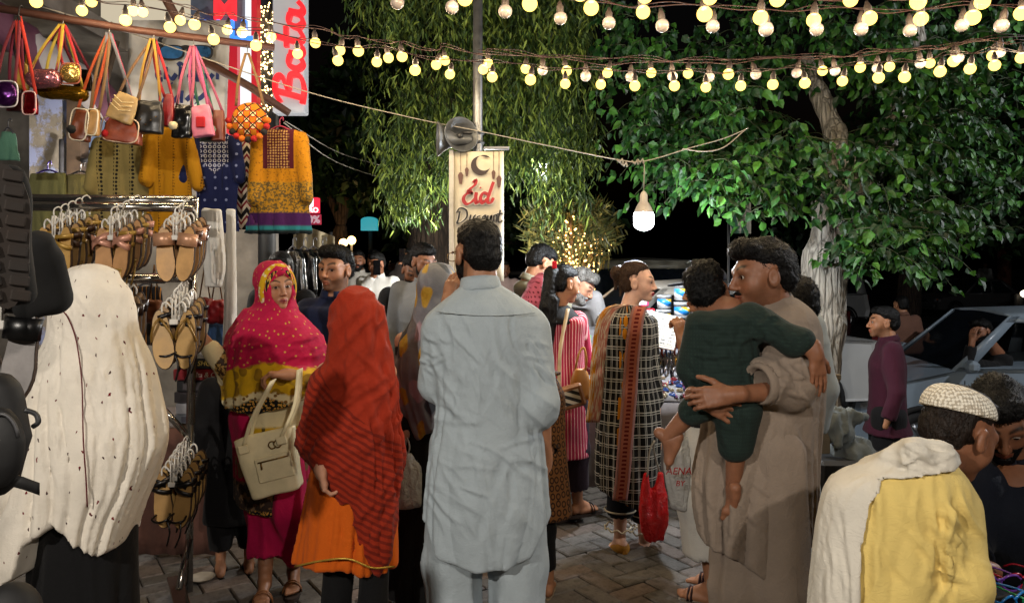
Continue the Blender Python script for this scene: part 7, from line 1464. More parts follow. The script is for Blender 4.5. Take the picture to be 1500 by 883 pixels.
p.wear('kameez', ops, fawn, .0062, hem_cut(d, [(1000, 745), (1028, 790), (1070, 805), (1105, 830), (1112, 760), (1150, 780), (1200, 800)]), dict(amp=.010, vert=9, long=2.6, fine=.004, seed=41, diag=-.5),
    cr=[dict(box=(1110, 500, 1195, 590), n=20, ang=35, spread=.5, length=(30, 70), w=(3, 6), amp=.008, seed=3), dict(box=(1040, 620, 1180, 760), n=22, ang=75, spread=.35, length=(50, 130), w=(4, 8), amp=.008, seed=4), dict(box=(1120, 440, 1190, 500), n=10, ang=50, length=(30, 60), w=(3, 5), amp=.005, seed=6)])
p.collar(fawn, .064, .05)
mb = MB(); c = P(1112, 562, d - .205); ax = unit(P(1060, 574, d - .27) - P(1150, 555, d - .15)); q = Vector((0, 0, 1)).rotation_difference(Vector(ax)).to_matrix().to_4x4()
mb.lathe([(.056, -.03), (.066, -.03), (.069, -.012), (.065, .006), (.060, .010), (.05, .006), (.048, -.02)], c, 22, mat=q); mb.build('rolled_cuff', fawn, p.root, origin=p.b)
p.shalwar(fawn, r=(.105, .09, .082), dr=dict(amp=.032, vert=14, long=1.6)); p.shoes(mat('tan_leather', '#8a5a34', .5), mat('dark_sole', '#2a1c14', .7))

# ---- child in dark green
d2 = 2.52
p = Person('sleeping child in dark green kameez with bare feet, held in the man\'s arms', P(1062, 0, d2)[0], d2, R(-70), 1.02, 'brown', head=(R(-20), R(-8), R(-14)), zb=P(0, 660, d2)[2] - .3)
p.set(head=P(1036, 428, d2 + .13), neck=P(1068, 458, d2 + .05), chest=P(1066, 500, d2), pel=P(1058, 560, d2), shL=P(1022, 470, d2), shR=P(1104, 462, d2 + .03), elL=P(1006, 545, d2 + .02), wrL=P(1020, 560, d2 + .3),
      elR=P(1162, 500, d2 - .10), wrR=P(1196, 530, d2 - .12), hipL=P(1050, 565, d2), hipR=P(1078, 570, d2), knR=P(1080, 640, d2 - .06), anR=P(1074, 712, d2 + .0), knL=P(1022, 592, d2 - .03), anL=P(978, 640, d2 + .02))
p.hs = .83
p.J['ftR'] = unit((-.12, .45, -1)); p.J['fuR'] = np.array([.2, 1, .4]); p.J['ftL'] = unit((-.35, .3, -1)); p.J['fuL'] = np.array([-.9, .4, .2])
p.body(slim=.7, detail=False, eyes=False, hands=[dict(w=P(1195, 516, d2 - .12), D=(.12, .0, -1), N=(-.3, 1, 0), right=True, curl=(.15, .2, .15), s=.78)], feet=True, extra=[[('u', cap_(P(1080, 640, d2 - .05), P(1074, 712, d2), .036, .024), .01)], [('u', cap_(P(1022, 592, d2 - .03), P(978, 640, d2 + .02), .036, .024), .01)]])
p.hair('curly', vol=.014, h=.005)
grn = cloth('dark_green_jacquard', pattern=lambda t, u: t.mix(t.math('MULTIPLY', ln(t, t.xyz(u)[0], 80, .2), ln(t, t.xyz(u)[1], 80, .2)), '#182723', '#20312b'), crease=.5)
rows = [(452, 1052, 1084, .9), (464, 1024, 1108, .7), (490, 1016, 1112, .66), (530, 1012, 1110, .66), (565, 1008, 1104, .7), (600, 1010, 1096, .7)]
ops = [('u', loft_(sil(d2, rows), 0, folds(6, .003, .012, 1.1, 1.4, 5)), .02), ('u', cap_(P(1100, 464, d2 - .01), p.J['elR'], .05, .044), .03), ('u', cap_(p.J['elR'], P(1176, 498, d2 - .11), .043, .036), .02),
       ('u', cap_(P(1026, 476, d2), P(1010, 540, d2 + .02), .048, .045), .03)]
p.wear('kameez', ops, grn, .0065, hem_cut(d2, [(1000, 575), (1040, 600), (1080, 570), (1110, 580)]), dict(amp=.006, vert=14, long=4, fine=.003, seed=9), cr=[dict(box=(1020, 470, 1110, 570), n=26, ang=40, spread=.7, length=(30, 70), w=(3, 5), amp=.007, seed=3), dict(box=(1110, 455, 1180, 510), n=12, ang=30, length=(20, 50), w=(3, 5), amp=.006, seed=5)])
ops = [('u', cap_(P(1060, 560, d2), P(1080, 600, d2 - .04), .085, .07), .02), ('u', cap_(P(1080, 600, d2 - .04), P(1078, 652, d2 - .04), .072, .055), .02), ('u', cap_(P(1055, 570, d2), P(1014, 602, d2 - .03), .08, .046), .02)]
p.wear('shalwar', ops, grn, .0075, None, dict(amp=.006), cr=[dict(box=(1050, 575, 1100, 650), n=12, ang=60, length=(20, 50), w=(3, 5), amp=.006, seed=8)])

# ---- boy in yellow with crochet cap
d = 1.95; b = P(1318, 385, d)
p = Person('boy in a pale yellow kurta with white crochet cap and white shawl', b[0], d, R(-38), 1.30, 'brown', head=(R(-66), R(-24), R(0)))
p.set(head=P(1404, 634, d + .10), neck=P(1352, 688, d + .04), chest=P(1325, 770, d), pel=P(1310, 930, d - .03), shL=P(1275, 728, d + .02), shR=P(1400, 745, d + .02), elR=P(1420, 860, d), wrR=P(1440, 900, d + .3), elL=P(1215, 850, d), wrL=P(1230, 930, d + .2))
p.hs = .98
p.body(hh=.004, eyes=True, look=(0, -.3), arms='R')
p.hair('short', vol=.006, front=.04, h=.005, m=hair_mat('cropped_hair', '#120d0a', '#2a201a'))
yel = cloth('pale_yellow_cotton', '#e2c878', crease=.5, csc=7)
rows = [(662, 1318, 1378, .9), (684, 1270, 1400, .75), (712, 1226, 1418, .66), (760, 1210, 1420, .62), (830, 1202, 1410, .64), (920, 1196, 1400, .68), (1100, 1180, 1410, .7)]
ops = [('u', loft_(sil(d, rows), 0, folds(6, .003, .012, .4, 1.1, 9, tw=1.5)), .02), ('u', cap_(P(1394, 750, d + .01), P(1408, 850, d - .04), .066, .062), .03), ('u', cap_(P(1408, 850, d - .04), P(1412, 930, d + .05), .062, .055), .03)]
p.wear('kurta', ops, yel, .0055, None, dict(amp=.010, vert=9, long=2.5, fine=.003, seed=15, diag=.3), cr=[dict(box=(1250, 700, 1400, 830), n=18, ang=78, spread=.3, length=(80, 170), w=(6, 12), amp=.006, seed=4), dict(box=(1380, 740, 1425, 860), n=12, ang=62, spread=.3, length=(50, 110), w=(5, 8), amp=.007, seed=5), dict(box=(1375, 760, 1400, 883), n=6, ang=85, length=(60, 120), w=(4, 6), amp=.010, seed=12)])
mb = MB(); ax = unit(p.J['head'] - p.J['neck']); q = Vector((0, 0, 1)).rotation_difference(Vector(ax)).to_matrix().to_4x4()
mb.lathe([(.062, -.008), (.078, -.012), (.072, .022), (.066, .026), (.06, .02)], p.J['neck'] + ax * .01, 26, mat=q); mb.build('collar', cloth('embroidered_yellow', pattern=lambda t, u: t.mix(t.step(t.noise(t.obj(), 120.0), .5), '#c2a03c', '#a8842c')), p.root, origin=p.b)
capm = NT('crochet'); o_ = capm.obj(); v1 = capm.vor(capm.map(o_, (1, 1, 1)), 120.0, rand=.25); w1 = capm.math('SINE', capm.math('MULTIPLY', capm.xyz(capm.map(o_, (1, 1, 1), (.6, .5, .4)))[0], 420.0))
capm = capm.out(capm.mix(capm.step(v1, .52), '#e8e2d2', '#b4aa98'), .9, bump=capm.math('ADD', v1, capm.math('MULTIPLY', w1, .15)), bs=.9, bd=.006)
ch = p.hp
ops = [('u', ell_(ch(0, -.026, .052), np.array([.088, .106, .080]) * p.hs, p.hq), .01)]
def post(X, Y, Z, F, V0=p.J['head'], Q0=p.hq, k=p.hs):
    x, y, z = [((X - V0[0]) * Q0[0, i] + (Y - V0[1]) * Q0[1, i] + (Z - V0[2]) * Q0[2, i]) / k for i in range(3)]
    return smax(smax(F, (.050 + .16 * (y + .02) - z) * k, .004), (z - .122 - .02 * y) * k, .03)
p.wear('crochet_cap', ops, capm, .0055, post, None)
shw = lawn('white_voile', '#d8d2c4', csc=6)
rg_ = lambda pts: [('u', cap_(P(*a[:2], d + a[2]), P(*b_[:2], d + b_[2]), a[3], b_[3]), .03) for a, b_ in zip(pts[:-1], pts[1:])]
ops = rg_([(1396, 676, .02, .022), (1374, 668, -.05, .030), (1340, 664, -.06, .032), (1306, 672, -.02, .030)]) + [('u', loft_(sil(d, [(y, a - 10, c_ + 8, dp + .08) for y, a, c_, dp in rows]), 0, folds(16, .002, .016, .5, 1.0, 4)), .03)]
def post(X, Y, Z, F):
    zs = [P(0, y, d)[2] for y in (1100, 883, 780, 720, 690, 672, 640)]; xs = [P(x, 0, d)[0] for x in (1226, 1230, 1238, 1250, 1272, 1400, 1460)]
    return smax(F, np.interp(Z, zs, xs) * -1 + X + 0 * F, .008)
p.wear('shawl', ops, shw, .006, post, dict(amp=.006, vert=26, long=2.0, fine=.002, seed=8), cr=[dict(box=(1310, 645, 1390, 685), n=14, ang=20, spread=.3, length=(40, 80), w=(3, 5), amp=.008, seed=5), dict(box=(1190, 720, 1250, 883), n=12, ang=86, spread=.08, length=(80, 160), w=(3, 5), amp=.005, seed=6)])
p.shalwar(lawn('pale_yellow_cotton', ''), r=(.11, .10, .08)); p.shoes(leather_black, leather_black)

# ---- vendor in navy seated by the tray
d = 2.42; b = P(1492, 385, d)
p = Person('man in dark navy kameez seated behind the sunglasses tray, looking down', b[0], d + .1, R(150), 1.72, 'brown', head=(R(158), R(-34), R(6)), zb=-.40)
p.set(head=P(1464, 612, d - .06), neck=P(1484, 664, d + .04), chest=P(1492, 760, d), shL=P(1560, 710, d), shR=P(1428, 708, d - .02), elR=P(1412, 800, d - .06), wrR=P(1440, 835, d - .24), elL=P(1590, 820, d), wrL=P(1520, 850, d - .2), pel=P(1500, 900, d + .1), hipL=P(1540, 915, d + .1), hipR=P(1455, 915, d + .1), knL=P(1560, 900, d - .3), knR=P(1440, 905, d - .3), anL=P(1560, 1100, d - .25), anR=P(1440, 1100, d - .25))
p.body(stubble=.5, look=(0, -.4), hands=[dict(w=P(1440, 835, d - .24), D=(-1, -.1, .1), N=(0, .2, -1), right=True, curl=(.4, .6, .4))]); p.hair('quiff', vol=.014, front=.05)
p.beard(.005)
nv = lawn('dark_navy_cotton', '#0f1522')
p.kameez(nv, hem=P(0, 960, d)[2], sleeve=(.85, .85), sr=(.078, .064, .05), h=.0085, chest=(.19, .13), dr=dict(amp=.012)); p.collar(nv, .066, .045); p.shalwar(nv, r=(.12, .10, .08)); p.shoes(leather_black, leather_black)
mb = MB(); mb.box(P(1500, 960, d + .12) * np.array([1, 1, 0]) + np.array([0, 0, .17]), (.42, .36, .10), bev=.02)
c0 = P(1500, 960, d + .12)
for sx in (-1, 1):
    for sy in (-1, 1): mb.tube([(c0[0] + sx * .18, c0[1] + sy * .15, 0.002), (c0[0] + sx * .17, c0[1] + sy * .14, .13)], .015, 8)
st = mb.build('stool', mat('stool_wood', '#3a2616', .6)); tag(st, 'low wooden stool under the seated navy vendor', 'stool')
# ---- woman in floral scarf
d = 3.55; b = P(628, 385, d)
p = Person('woman in black abaya with a grey scarf of yellow flowers, carrying a plastic bag', b[0], d, R(-8), 1.6, 'light')
p.set(head=P(642, 424, d), neck=P(634, 470, d), shL=P(592, 500, d), shR=P(672, 500, d), elL=P(588, 590, d), wrL=P(592, 632, d - .06), anR=P(640, 850, d), knR=P(630, 760, d - .05), anL=P(612, 840, d - .05))
p.body(fem=True, detail=False, eyes=False, arms='L', hands=[dict(w=P(594, 634, d - .06), D=(-.1, .1, -1), N=(-.9, .4, 0), right=False, curl=(.9, 1.1, .8), s=.9)])
def pat(t, u):
    wv = t.n('TexNoise', _out=1, Vector=u, Scale=9.0); w = t.mix(.10, u, wv, 'ADD'); a = t.vor(w, 7.5, dim='2D'); c = t.vor(w, 7.5, out=1, dim='2D')
    g = t.mix(t.noise(u, 8.0), '#5a5c62', '#8e8e92'); sel = t.xyz(c)[0]
    fl = t.mix(t.step(sel, .55, .01), t.mix(t.noise(u, 60.0), '#8d6410', '#d8b040'), t.mix(t.step(sel, .8, .01), '#3a4048', '#a08890'))
    return t.mix(t.step(a, .36, .04), fl, g)
fl_m = cloth('grey_floral_voile', pattern=pat, rough=.6, weave=.5)
rows = [(398, 632, 652, 1.1), (415, 620, 664, 1.15), (440, 616, 668, 1.1), (465, 604, 676, 1.0), (500, 584, 690, .85), (540, 576, 694, .8), (580, 578, 694, .76), (640, 600, 694, .7)]
p.wear('scarf', hood_ops(p, .018, .02) + [('u', loft_(sil(d, rows), 0, folds(9, .003, .016, .8, 1.4, 71)), .06)], fl_m, .0075, hem_cut(d, [(560, 560), (580, 590), (604, 660), (625, 630), (700, 600)]), dict(amp=.010, vert=13, long=2.4, fine=.003, diag=.8, seed=3))
p.wear('abaya', [('u', loft_(sil(d + .03, [(500, 596, 670, .7), (600, 582, 680, .7), (700, 572, 684, .72), (800, 566, 690, .76), (868, 562, 694, .8)]), 0, folds(7, .003, .03, .1, .9, 4)), .02), ('u', cap_(P(596, 510, d), P(588, 590, d), .05, .046), .03), ('u', cap_(P(588, 590, d), P(592, 622, d - .05), .045, .038), .02)], black_cloth, .010, None, dict(amp=.01))
p.shoes(mat('worn_shoe', '#4a3c28', .6), mat('pale_sole', '#6a5c46', .8))

# ---- girl half hidden behind him, patterned brown kurta and black leggings
d = 3.75; b = P(782, 385, d)
p = Person('girl mostly hidden by the grey kameez, brown block-print kurta, black leggings, slippers', b[0], d, R(-5), 1.4, 'mid')
p.set(head=P(764, 500, d), neck=P(768, 540, d), shL=P(736, 565, d), shR=P(800, 565, d), elR=P(806, 620, d), elL=P(735, 640, d), wrL=P(740, 700, d), wrR=P(800, 690, d - .1), knR=P(800, 775, d - .02), anR=P(803, 852, d - .02), knL=P(760, 775, d), anL=P(760, 850, d))
p.body(fem=True, detail=False, eyes=False); p.hair('bun', vol=.012)
def pat(t, u): a = t.vor(u, 26.0, dim='2D', rand=.2); return t.mix(t.math('LESS_THAN', t.math('ABSOLUTE', t.math('SUBTRACT', a, .33)), .1), '#6b4420', '#2a1608')
p.kameez(cloth('brown_block_print', pattern=pat), hem=P(0, 752, d)[2], sleeve=(.2, .2), hemr=(.23, .18), chest=(.16, .11), hip=(.19, .14), sh=(.12, .08), name='kurta')
p.shalwar(black_cloth, r=(.075, .055, .040), bottom=.12, name='leggings'); p.shoes(mat('pale_slipper', '#a08f78', .6), mat('pale_slipper', ''), strap=False)

# ---- woman in pink stripes
d = 4.75; b = P(822, 385, d)
p = Person('woman with long black ponytail and red clip in a pink striped kameez', b[0], d, R(-42), 1.64, 'mid', head=(R(-62), R(-12), 0))
p.set(head=P(828, 416, d), neck=P(818, 452, d), shL=P(796, 472, d - .02), shR=P(846, 470, d + .1), elL=P(808, 540, d - .05), wrL=P(846, 560, d + .1), elR=P(858, 530, d + .15), wrR=P(872, 545, d + .3), anL=P(818, 742, d), anR=P(846, 735, d), ftL=(.7, .6, 0), ftR=(.8, .5, 0))
p.body(fem=True, hands=[dict(w=P(846, 560, d + .1), D=(1, .1, -.2), N=(0, .3, -1), right=False, curl=(.5, .6, .4), s=.9)])
p.hair('long', vol=.012)
ops = [('u', cap_(P(808, 400, d - .06), P(800, 450, d - .10), .045, .040), .02), ('u', cap_(P(800, 450, d - .10), P(794, 545, d - .12), .040, .014), .02), ('u', cap_(P(812, 440, d - .1), P(806, 510, d - .13), .03, .012), .02)]
p.wear('ponytail', ops, hair_mat(), .006, None, dict(amp=.006, vert=45, long=3, fine=.002))
mb = MB(); mb.box(P(812, 388, d - .09), (.03, .012, .045), bev=.004, rz=.4); mb.build('hair_clip', mat('red_plastic', '#a80d1c', .3), p.root, origin=p.b)
def pat(t, u): x = t.xyz(u); return t.mix(ln(t, x[0], 42.0, .11), t.mix(t.step(x[1], 1.18, .1), '#a8284a', '#9c2030'), '#e0b0b0')
pk = cloth('pink_stripe', pattern=pat)
p.kameez(pk, hem=P(0, 665, d)[2], sleeve=(.75, .75), sr=(.066, .056, .048), hemr=(.20, .155), chest=(.165, .12), waist=(.16, .12), hip=(.18, .14), sh=(.125, .085))
mb = MB(); n = p.J['neck']; mb.lathe([(.06, .02), (.085, .0), (.12, -.035), (.15, -.075), (.145, -.085), (.10, -.05)], n, 26); mb.build('black_neckcloth', black_cloth, p.root, origin=p.b)
p.shalwar(cloth('dusky_mauve', '#2a1c2a'), r=(.10, .09, .07)); p.shoes(leather_black, mat('dark_sole', ''))

# ---- woman in plaid
d = 4.3; b = P(918, 385, d)
p = Person('woman in black and white checked kameez looking back over her shoulder', b[0], d, R(-30), 1.63, 'fair', head=(R(-108), R(-2), R(2)))
p.set(head=P(934, 413, d), neck=P(920, 456, d), shL=P(888, 472, d - .02), shR=P(948, 475, d + .06), elL=P(880, 560, d + .1), wrL=P(890, 600, d + .25), elR=P(957, 568, d + .02), wrR=P(962, 634, d - .04), anL=P(908, 786, d + .02), anR=P(944, 792, d + .12), knL=P(910, 700, d), knR=P(940, 700, d + .08), ftL=(-.25, .9, -.35), ftR=(.3, .9, 0))
p.body(fem=True, lip='#a02838', look=(.1, 0), hh=.0038, hands=[dict(w=P(963, 636, d - .04), D=(.05, .1, -1), N=(-.9, -.3, 0), right=True, curl=(.8, 1.1, .8), s=.9)])
br = hair_mat('brown_hair', '#1c110b', '#46301f'); p.hair('bun', m=br, vol=.010, front=.070)
ops = [('u', ell_(p.hp(-.0, -.118, .05), np.array([.046, .042, .042])), .02), ('u', cap_(p.hp(0, -.12, .03), p.hp(.01, -.135, -.05), .022, .006), .02), ('u', cap_(p.hp(.03, -.09, -.02), p.hp(.035, -.10, -.09), .014, .004), .02)]
p.wear('hair_bun', ops, br, .005, None, dict(amp=.006, vert=60, long=40, fine=.002))
def pat(t, u):
    x = t.xyz(u); w = t.mix(.006, u, t.n('TexNoise', _out=1, Vector=u, Scale=8.0), 'ADD'); y = t.xyz(w)
    l = t.math('MAXIMUM', t.math('MAXIMUM', ln(t, y[0], 21, .045), ln(t, y[0], 21, .03, .22)), t.math('MAXIMUM', ln(t, y[1], 17, .045), ln(t, y[1], 17, .03, .22)))
    c = t.mix(l, '#08080a', '#b8b6ae')
    fx = t.math('ABSOLUTE', t.math('ADD', x[0], .06)); vv = t.vor(t.map(u, (1, .8, 1)), 15.0, dim='2D', rand=.9)
    fl = t.math('MULTIPLY', t.math('LESS_THAN', fx, .042), t.math('LESS_THAN', vv, .36)); return t.mix(fl, c, '#c07a10')
pl = cloth('black_check', pattern=pat)
rows = [(446, 908, 936, .9), (458, 892, 948, .8), (480, 880, 958, .74), (540, 878, 956, .74), (600, 876, 966, .8), (660, 874, 966, .84), (740, 874, 962, .84)]
ops = [('u', loft_(sil(d, rows), R(-10), folds(7, .002, .016, .4, 1.2, 50)), .02), ('u', cap_(p.J['shR'], p.J['elR'], .058, .05), .03), ('u', cap_(p.J['elR'], P(960, 585, d), .05, .048), .02), ('u', cap_(p.J['shL'], p.J['elL'], .056, .05), .03)]
o = p.wear('kameez', ops, pl, .008, hem_cut(d, [(860, 705), (890, 720), (930, 738), (960, 700)]), dict(amp=.007)); KV = verts(o)
def strip(name, path, w, m, lift=.012, d_=d):
    c = on_front(KV, path, d_, lift, 12); g = [[q + np.array([a * w * S(d_), (abs(a) - .5) * .010, 0]) for a in np.linspace(-.5, .5, 7)] for q in c]
    g = np.array(g); g[:, :, 1] -= (np.sin(np.linspace(0, 9.4, 7)) * .006)[None]
    mb = MB(); mb.sheet(g, .004); V = np.array(mb.v); o = mb.build(name, m, p.root, origin=p.b)
    at = o.data.attributes.new('uvp', 'FLOAT_VECTOR', 'POINT'); U = np.zeros((len(V), 3), np.float32); n_ = len(path); U[:, 0] = np.tile(np.linspace(-.5, .5, 7), n_ * 2)[:len(V)]; U[:, 1] = V[:, 2]; at.data.foreach_set('vector', U.ravel()); return o
def pat(t, u):
    x = t.xyz(u)[0]; y = t.xyz(u)[1]; dots = t.math('MULTIPLY', t.math('LESS_THAN', t.math('ABSOLUTE', x), .16), ln(t, y, 45, .25)); c = t.mix(dots, '#a8604a', '#6a1814')
    return t.mix(t.step(t.math('ABSOLUTE', x), .33, .02), c, t.mix(ln(t, t.math('ABSOLUTE', x), 26, .25), '#b08478', '#5a2a32'))
strip('dupatta', smooth_path([(938, 448), (932, 470), (926, 520), (922, 580), (916, 650), (912, 700), (908, 732)], 8), 21, cloth('salmon_border', pattern=pat))
strip('dupatta', smooth_path([(912, 446), (894, 454), (882, 480), (876, 530), (873, 580), (868, 618)], 8), 20, cloth('mustard_edge', pattern=lambda t, u: t.mix(t.step(t.noise(u, 14.0, 3.0), .52, .03), t.mix(t.step(t.xyz(u)[0], -.15, .02), '#c07a08', '#b06a58'), '#c9b8a0')))
nvt = cloth('midnight_blue', '#0b0e18'); p.shalwar(nvt, bottom=.14, r=(.07, .075, .080), dr=dict(amp=.008))
for sd in 'LR':
    a = p.J['an' + sd] + (p.J['kn' + sd] - p.J['an' + sd]) * .17; mb = MB()
    for zz, rr in ((.0, .084), (.10, .086)): mb.tube([a + np.array([math.cos(t) * rr, math.sin(t) * rr, zz + (.008 * math.sin(t * 9) if zz == 0 else 0)]) for t in np.linspace(0, 6.28, 54)], .005, 5, closed=True)
    mb.build('scallop_trim', mat('cream_trim', '#c8bda4', .8), p.root, origin=p.b)
p.shoes(mat('mustard_suede', '#9a6a12', .8), mat('mustard_suede', ''), strap=False)
for sd in 'LR':
    a = p.J['an' + sd]; D = unit(p.J['ft' + sd]); mb = MB(); W = np.cross(D, (0, 0, 1)); g = a - np.array([0, 0, .062])
    V, Q = sdf([('u', cap_(g - D * .035, g + D * .14, .042, .032), .02), ('s', cap_(g - D * .02 + np.array([0, 0, .045]), g + D * .09 + np.array([0, 0, .05]), .034, .03), .01)], .006); p.child('shoe', V, Q, mat('mustard_suede', ''))

# ---- shoppers bending over the jewellery stall
d = 5.3; b = P(790, 385, d)
p = Person('man in grey-green kameez bending over the jewellery stall', b[0] - .12, d + .05, R(-55), 1.7, 'mid', lean=(0, .24), head=(R(-62), R(-30), 0))
p.set(head=P(793, 386, d), neck=P(776, 412, d - .02)); p.body(stubble=.3, hh=.005, eyes=False); p.hair('short', vol=.02); gg = lawn('grey_green_cotton', '#7d7a68'); p.kameez(gg, hem=.6); p.shalwar(gg); p.collar(gg); p.shoes(leather_black, leather_black)
d = 5.0; b = P(770, 385, d)
p = Person('woman under a dusty pink spotted scarf bending over the jewellery stall', b[0], d, R(-50), 1.58, 'light', lean=(0, .2))
p.set(head=P(800, 428, d + .12), neck=P(782, 452, d + .05)); p.body(fem=True, detail=False, eyes=False, arms='')
def pat(t, u): a = t.vor(u, 34.0, dim='2D', rand=.15); return t.mix(t.math('LESS_THAN', a, .24), '#b0566a', '#6a2030')
rows = [(400, 790, 812, 1.0), (412, 778, 820, 1.0), (440, 762, 826, .95), (470, 752, 828, .85), (520, 748, 826, .8), (600, 746, 820, .76)]
p.wear('scarf', hood_ops(p, .02, .02) + [('u', loft_(sil(d, rows), 0, folds(8, .003, .015, .7, 1.4, 9)), .05)], cloth('pink_spotted_voile', pattern=pat), .009, None, dict(amp=.01, diag=.8))
p.wear('abaya', [('u', loft_(sil(d, [(540, 756, 820, .7), (640, 752, 824, .7), (745, 748, 826, .75)]), 0, folds(6, .003, .02, .0, .8, 4)), .02)], black_cloth, .012, None, None)
d = 5.95; b = P(858, 385, d)
p = Person('grey-haired bearded vendor leaning over the far side of the jewellery stall', b[0] + .05, d + .12, R(120), 1.62, 'light', head=(R(-120), R(-32), R(0)), lean=(0, .1), zb=0)
p.set(head=P(852, 418, d - .1), neck=P(842, 440, d + .02)); p.hs = 1.0; gh = hair_mat('grey_hair', '#2a2826', '#9a9894')
p.body(hh=.005, eyes=False); p.hair('quiff', m=gh, vol=.018); p.beard(.012, m=hair_mat('grey_beard', '#4a4846', '#c0bebc')); gw = lawn('pale_grey_cotton', '#8c8c8e'); p.kameez(gw, hem=.5, h=.011); p.shalwar(gw)
d = 3.75; b = P(1030, 385, d)
p = Person('person in a dark blue baseball cap behind the carried child, eating by the stall', b[0] + .05, d, R(60), 1.62, 'mid', head=(R(70), R(-8), 0))
p.set(head=P(1032, 424, d), neck=P(1046, 458, d), wrL=P(1004, 492, d - .1), elL=P(1018, 540, d - .1), shL=P(1040, 485, d - .1)); p.body(hh=.005, eyes=False, hands=[dict(w=P(1000, 500, d - .1), D=(-.1, .1, 1), N=(-.2, .5, 0), right=False, curl=(1.0, 1.1, .8))]); p.hair('short', vol=.012)
ops = [('u', ell_(p.hp(0, -.018, .045), np.array([.090, .108, .082]) * p.hs, p.hq), .01), ('u', ell_(p.hp(0, .12, .045), np.array([.065, .075, .010]) * p.hs, p.hq), .01)]
def post(X, Y, Z, F, V0=p.J['head'], Q0=p.hq, k=p.hs):
    z = (X - V0[0]) * Q0[0, 2] + (Y - V0[1]) * Q0[1, 2] + (Z - V0[2]) * Q0[2, 2]; return smax(F, .035 * k - z, .004)
p.wear('baseball_cap', ops, cloth('navy_twill', '#141d30'), .006, post, None)
w_k = lawn('white_cotton', '#c4c2bc'); p.kameez(lawn('dark_charcoal', '#1b1c20'), hem=.85, sleeve=(.5, .9)); p.shalwar(w_k, r=(.14, .13, .12)); p.shoes(mat('maroon_canvas', '#2a0d10', .7), mat('off_white_rubber', '#b8b0a4', .7))
d = 3.3; b = P(1136, 385, d)
p = Person('man in pale blue-grey kameez standing behind the man with the child', b[0], d, R(20), 1.62, 'brown')
p.set(head=P(1166, 446, d), neck=P(1156, 486, d)); p.body(detail=False, eyes=False); p.hair('quiff', vol=.016); p.kameez(lawn('blue_grey_cotton', '#9aa0a0'), hem=.5); p.shalwar(lawn('blue_grey_cotton', '')); p.collar(lawn('blue_grey_cotton', '')); p.shoes(leather_black, leather_black)
# ================================================================== people further off
def bg(label, px_, d, rz, H, skin, c1, c2=None, head=None, zb=0.0, stubble=.5, hairs='short', beard=0, hem=.5, set_=None, hands=(), lean=(0, 0), vol=.014, hh=.007):
    b = P(px_, 0, d); p = Person(label, b[0], d, rz, H, skin, zb, 'people further along the market', head, lean)
    for k, v in (set_ or {}).items(): p.J[k] = np.array(v, float)
    p.body(stubble=stubble, hh=hh, eyes=d < 8, hands=hands)
    if hairs: p.hair(hairs, vol=vol, h=.009)
    if beard: p.beard(beard)
    m1 = lawn('bg' + c1, c1); m2 = lawn('bg' + (c2 or c1), c2 or c1); p.kameez(m1, hem=zb + hem * H / 1.72, h=.013); p.shalwar(m2, h=.014); p.collar(m1); p.shoes(leather_black, leather_black); return p
d = 9.0
def phone(q, label):
    mb = MB(); mb.box((0, 0, 0), (.075, .01, .155), bev=.006); o = mb.build('phone', mat('black_glass', '#08080a', .15), None, q); tag(o, label, 'phone'); return o
pA = P(553, 0, 8.2)
bg('man in white kameez holding a phone up to his face in the lane', 553, 8.2, R(170), 1.70, 'brown', '#b8b8b4', head=(R(150), R(-10), 0), set_=dict(wrR=P(549, 398, 8.0), elR=P(532, 425, 8.05), elL=P(570, 432, 8.2), wrL=P(585, 455, 8.0)), hands=[dict(w=P(549, 400, 8.0), D=(.15, 0, 1), N=(0, .5, 0), right=True, curl=(.6, .7, .5))]); phone(P(552, 392, 7.93), 'black phone held up by the man in white')
bg('bearded man in off-white kameez walking behind the phone user', 525, 9.2, R(185), 1.74, 'brown', '#a8a49c', beard=.01, head=(R(185), 0, 0))
bg('balding man in black behind the phone user', 548, 9.8, R(178), 1.76, 'mid', '#141416', beard=.006)
bg('bearded man in dark brown kameez talking on a phone in the lane', 600, 9.0, R(200), 1.76, 'mid', '#241d1a', beard=.012, head=(R(140), R(4), 0), set_=dict(wrR=P(588, 378, 8.9), elR=P(580, 420, 8.95))); phone(P(589, 374, 8.86), 'phone at the ear of the bearded man in dark brown')
bg('man in black kurta looking down as he walks behind the rust scarf', 604, 5.6, R(195), 1.66, 'brown', '#101013', head=(R(200), R(-28), 0), beard=.006)
bg('man in light grey sweater glancing down in the lane', 622, 5.3, R(168), 1.72, 'brown', '#7f8388', '#22242a', head=(R(222), R(-14), 0), beard=.005, vol=.018)
bg('woman in black shawl behind the magenta scarf', 412, 5.2, R(170), 1.66, 'mid', '#0c0c0e', hairs='long', stubble=0, vol=.02)
bg('small child in black standing behind the magenta-scarfed woman', 344, 4.0, R(20), 1.18, 'mid', '#0c0b0d', stubble=0, hem=.4)
bg('man in maroon shirt facing left beside the silver hatchback', 1300, 5.75, R(72), 1.70, 'mid', '#3a1024', '#0e0e12', head=(R(80), R(2), 0), zb=-.43, stubble=.55, hem=.78, hh=.005)
bg('woman in brown shawl walking away past the white hatchback', 1322, 9.5, R(10), 1.62, 'mid', '#6a4a3c', zb=-.43, hairs='long', stubble=0)
bg('figure in white kameez standing far off by the round post', 1443, 32, R(160), 1.72, 'dark', '#a8a8a4', zb=-.1, stubble=0)
bg('seated-looking man in pale pink shirt at the dark edge of the lane', 738, 10.5, R(200), 1.62, 'dark', '#a08a84', '#1c1c20')
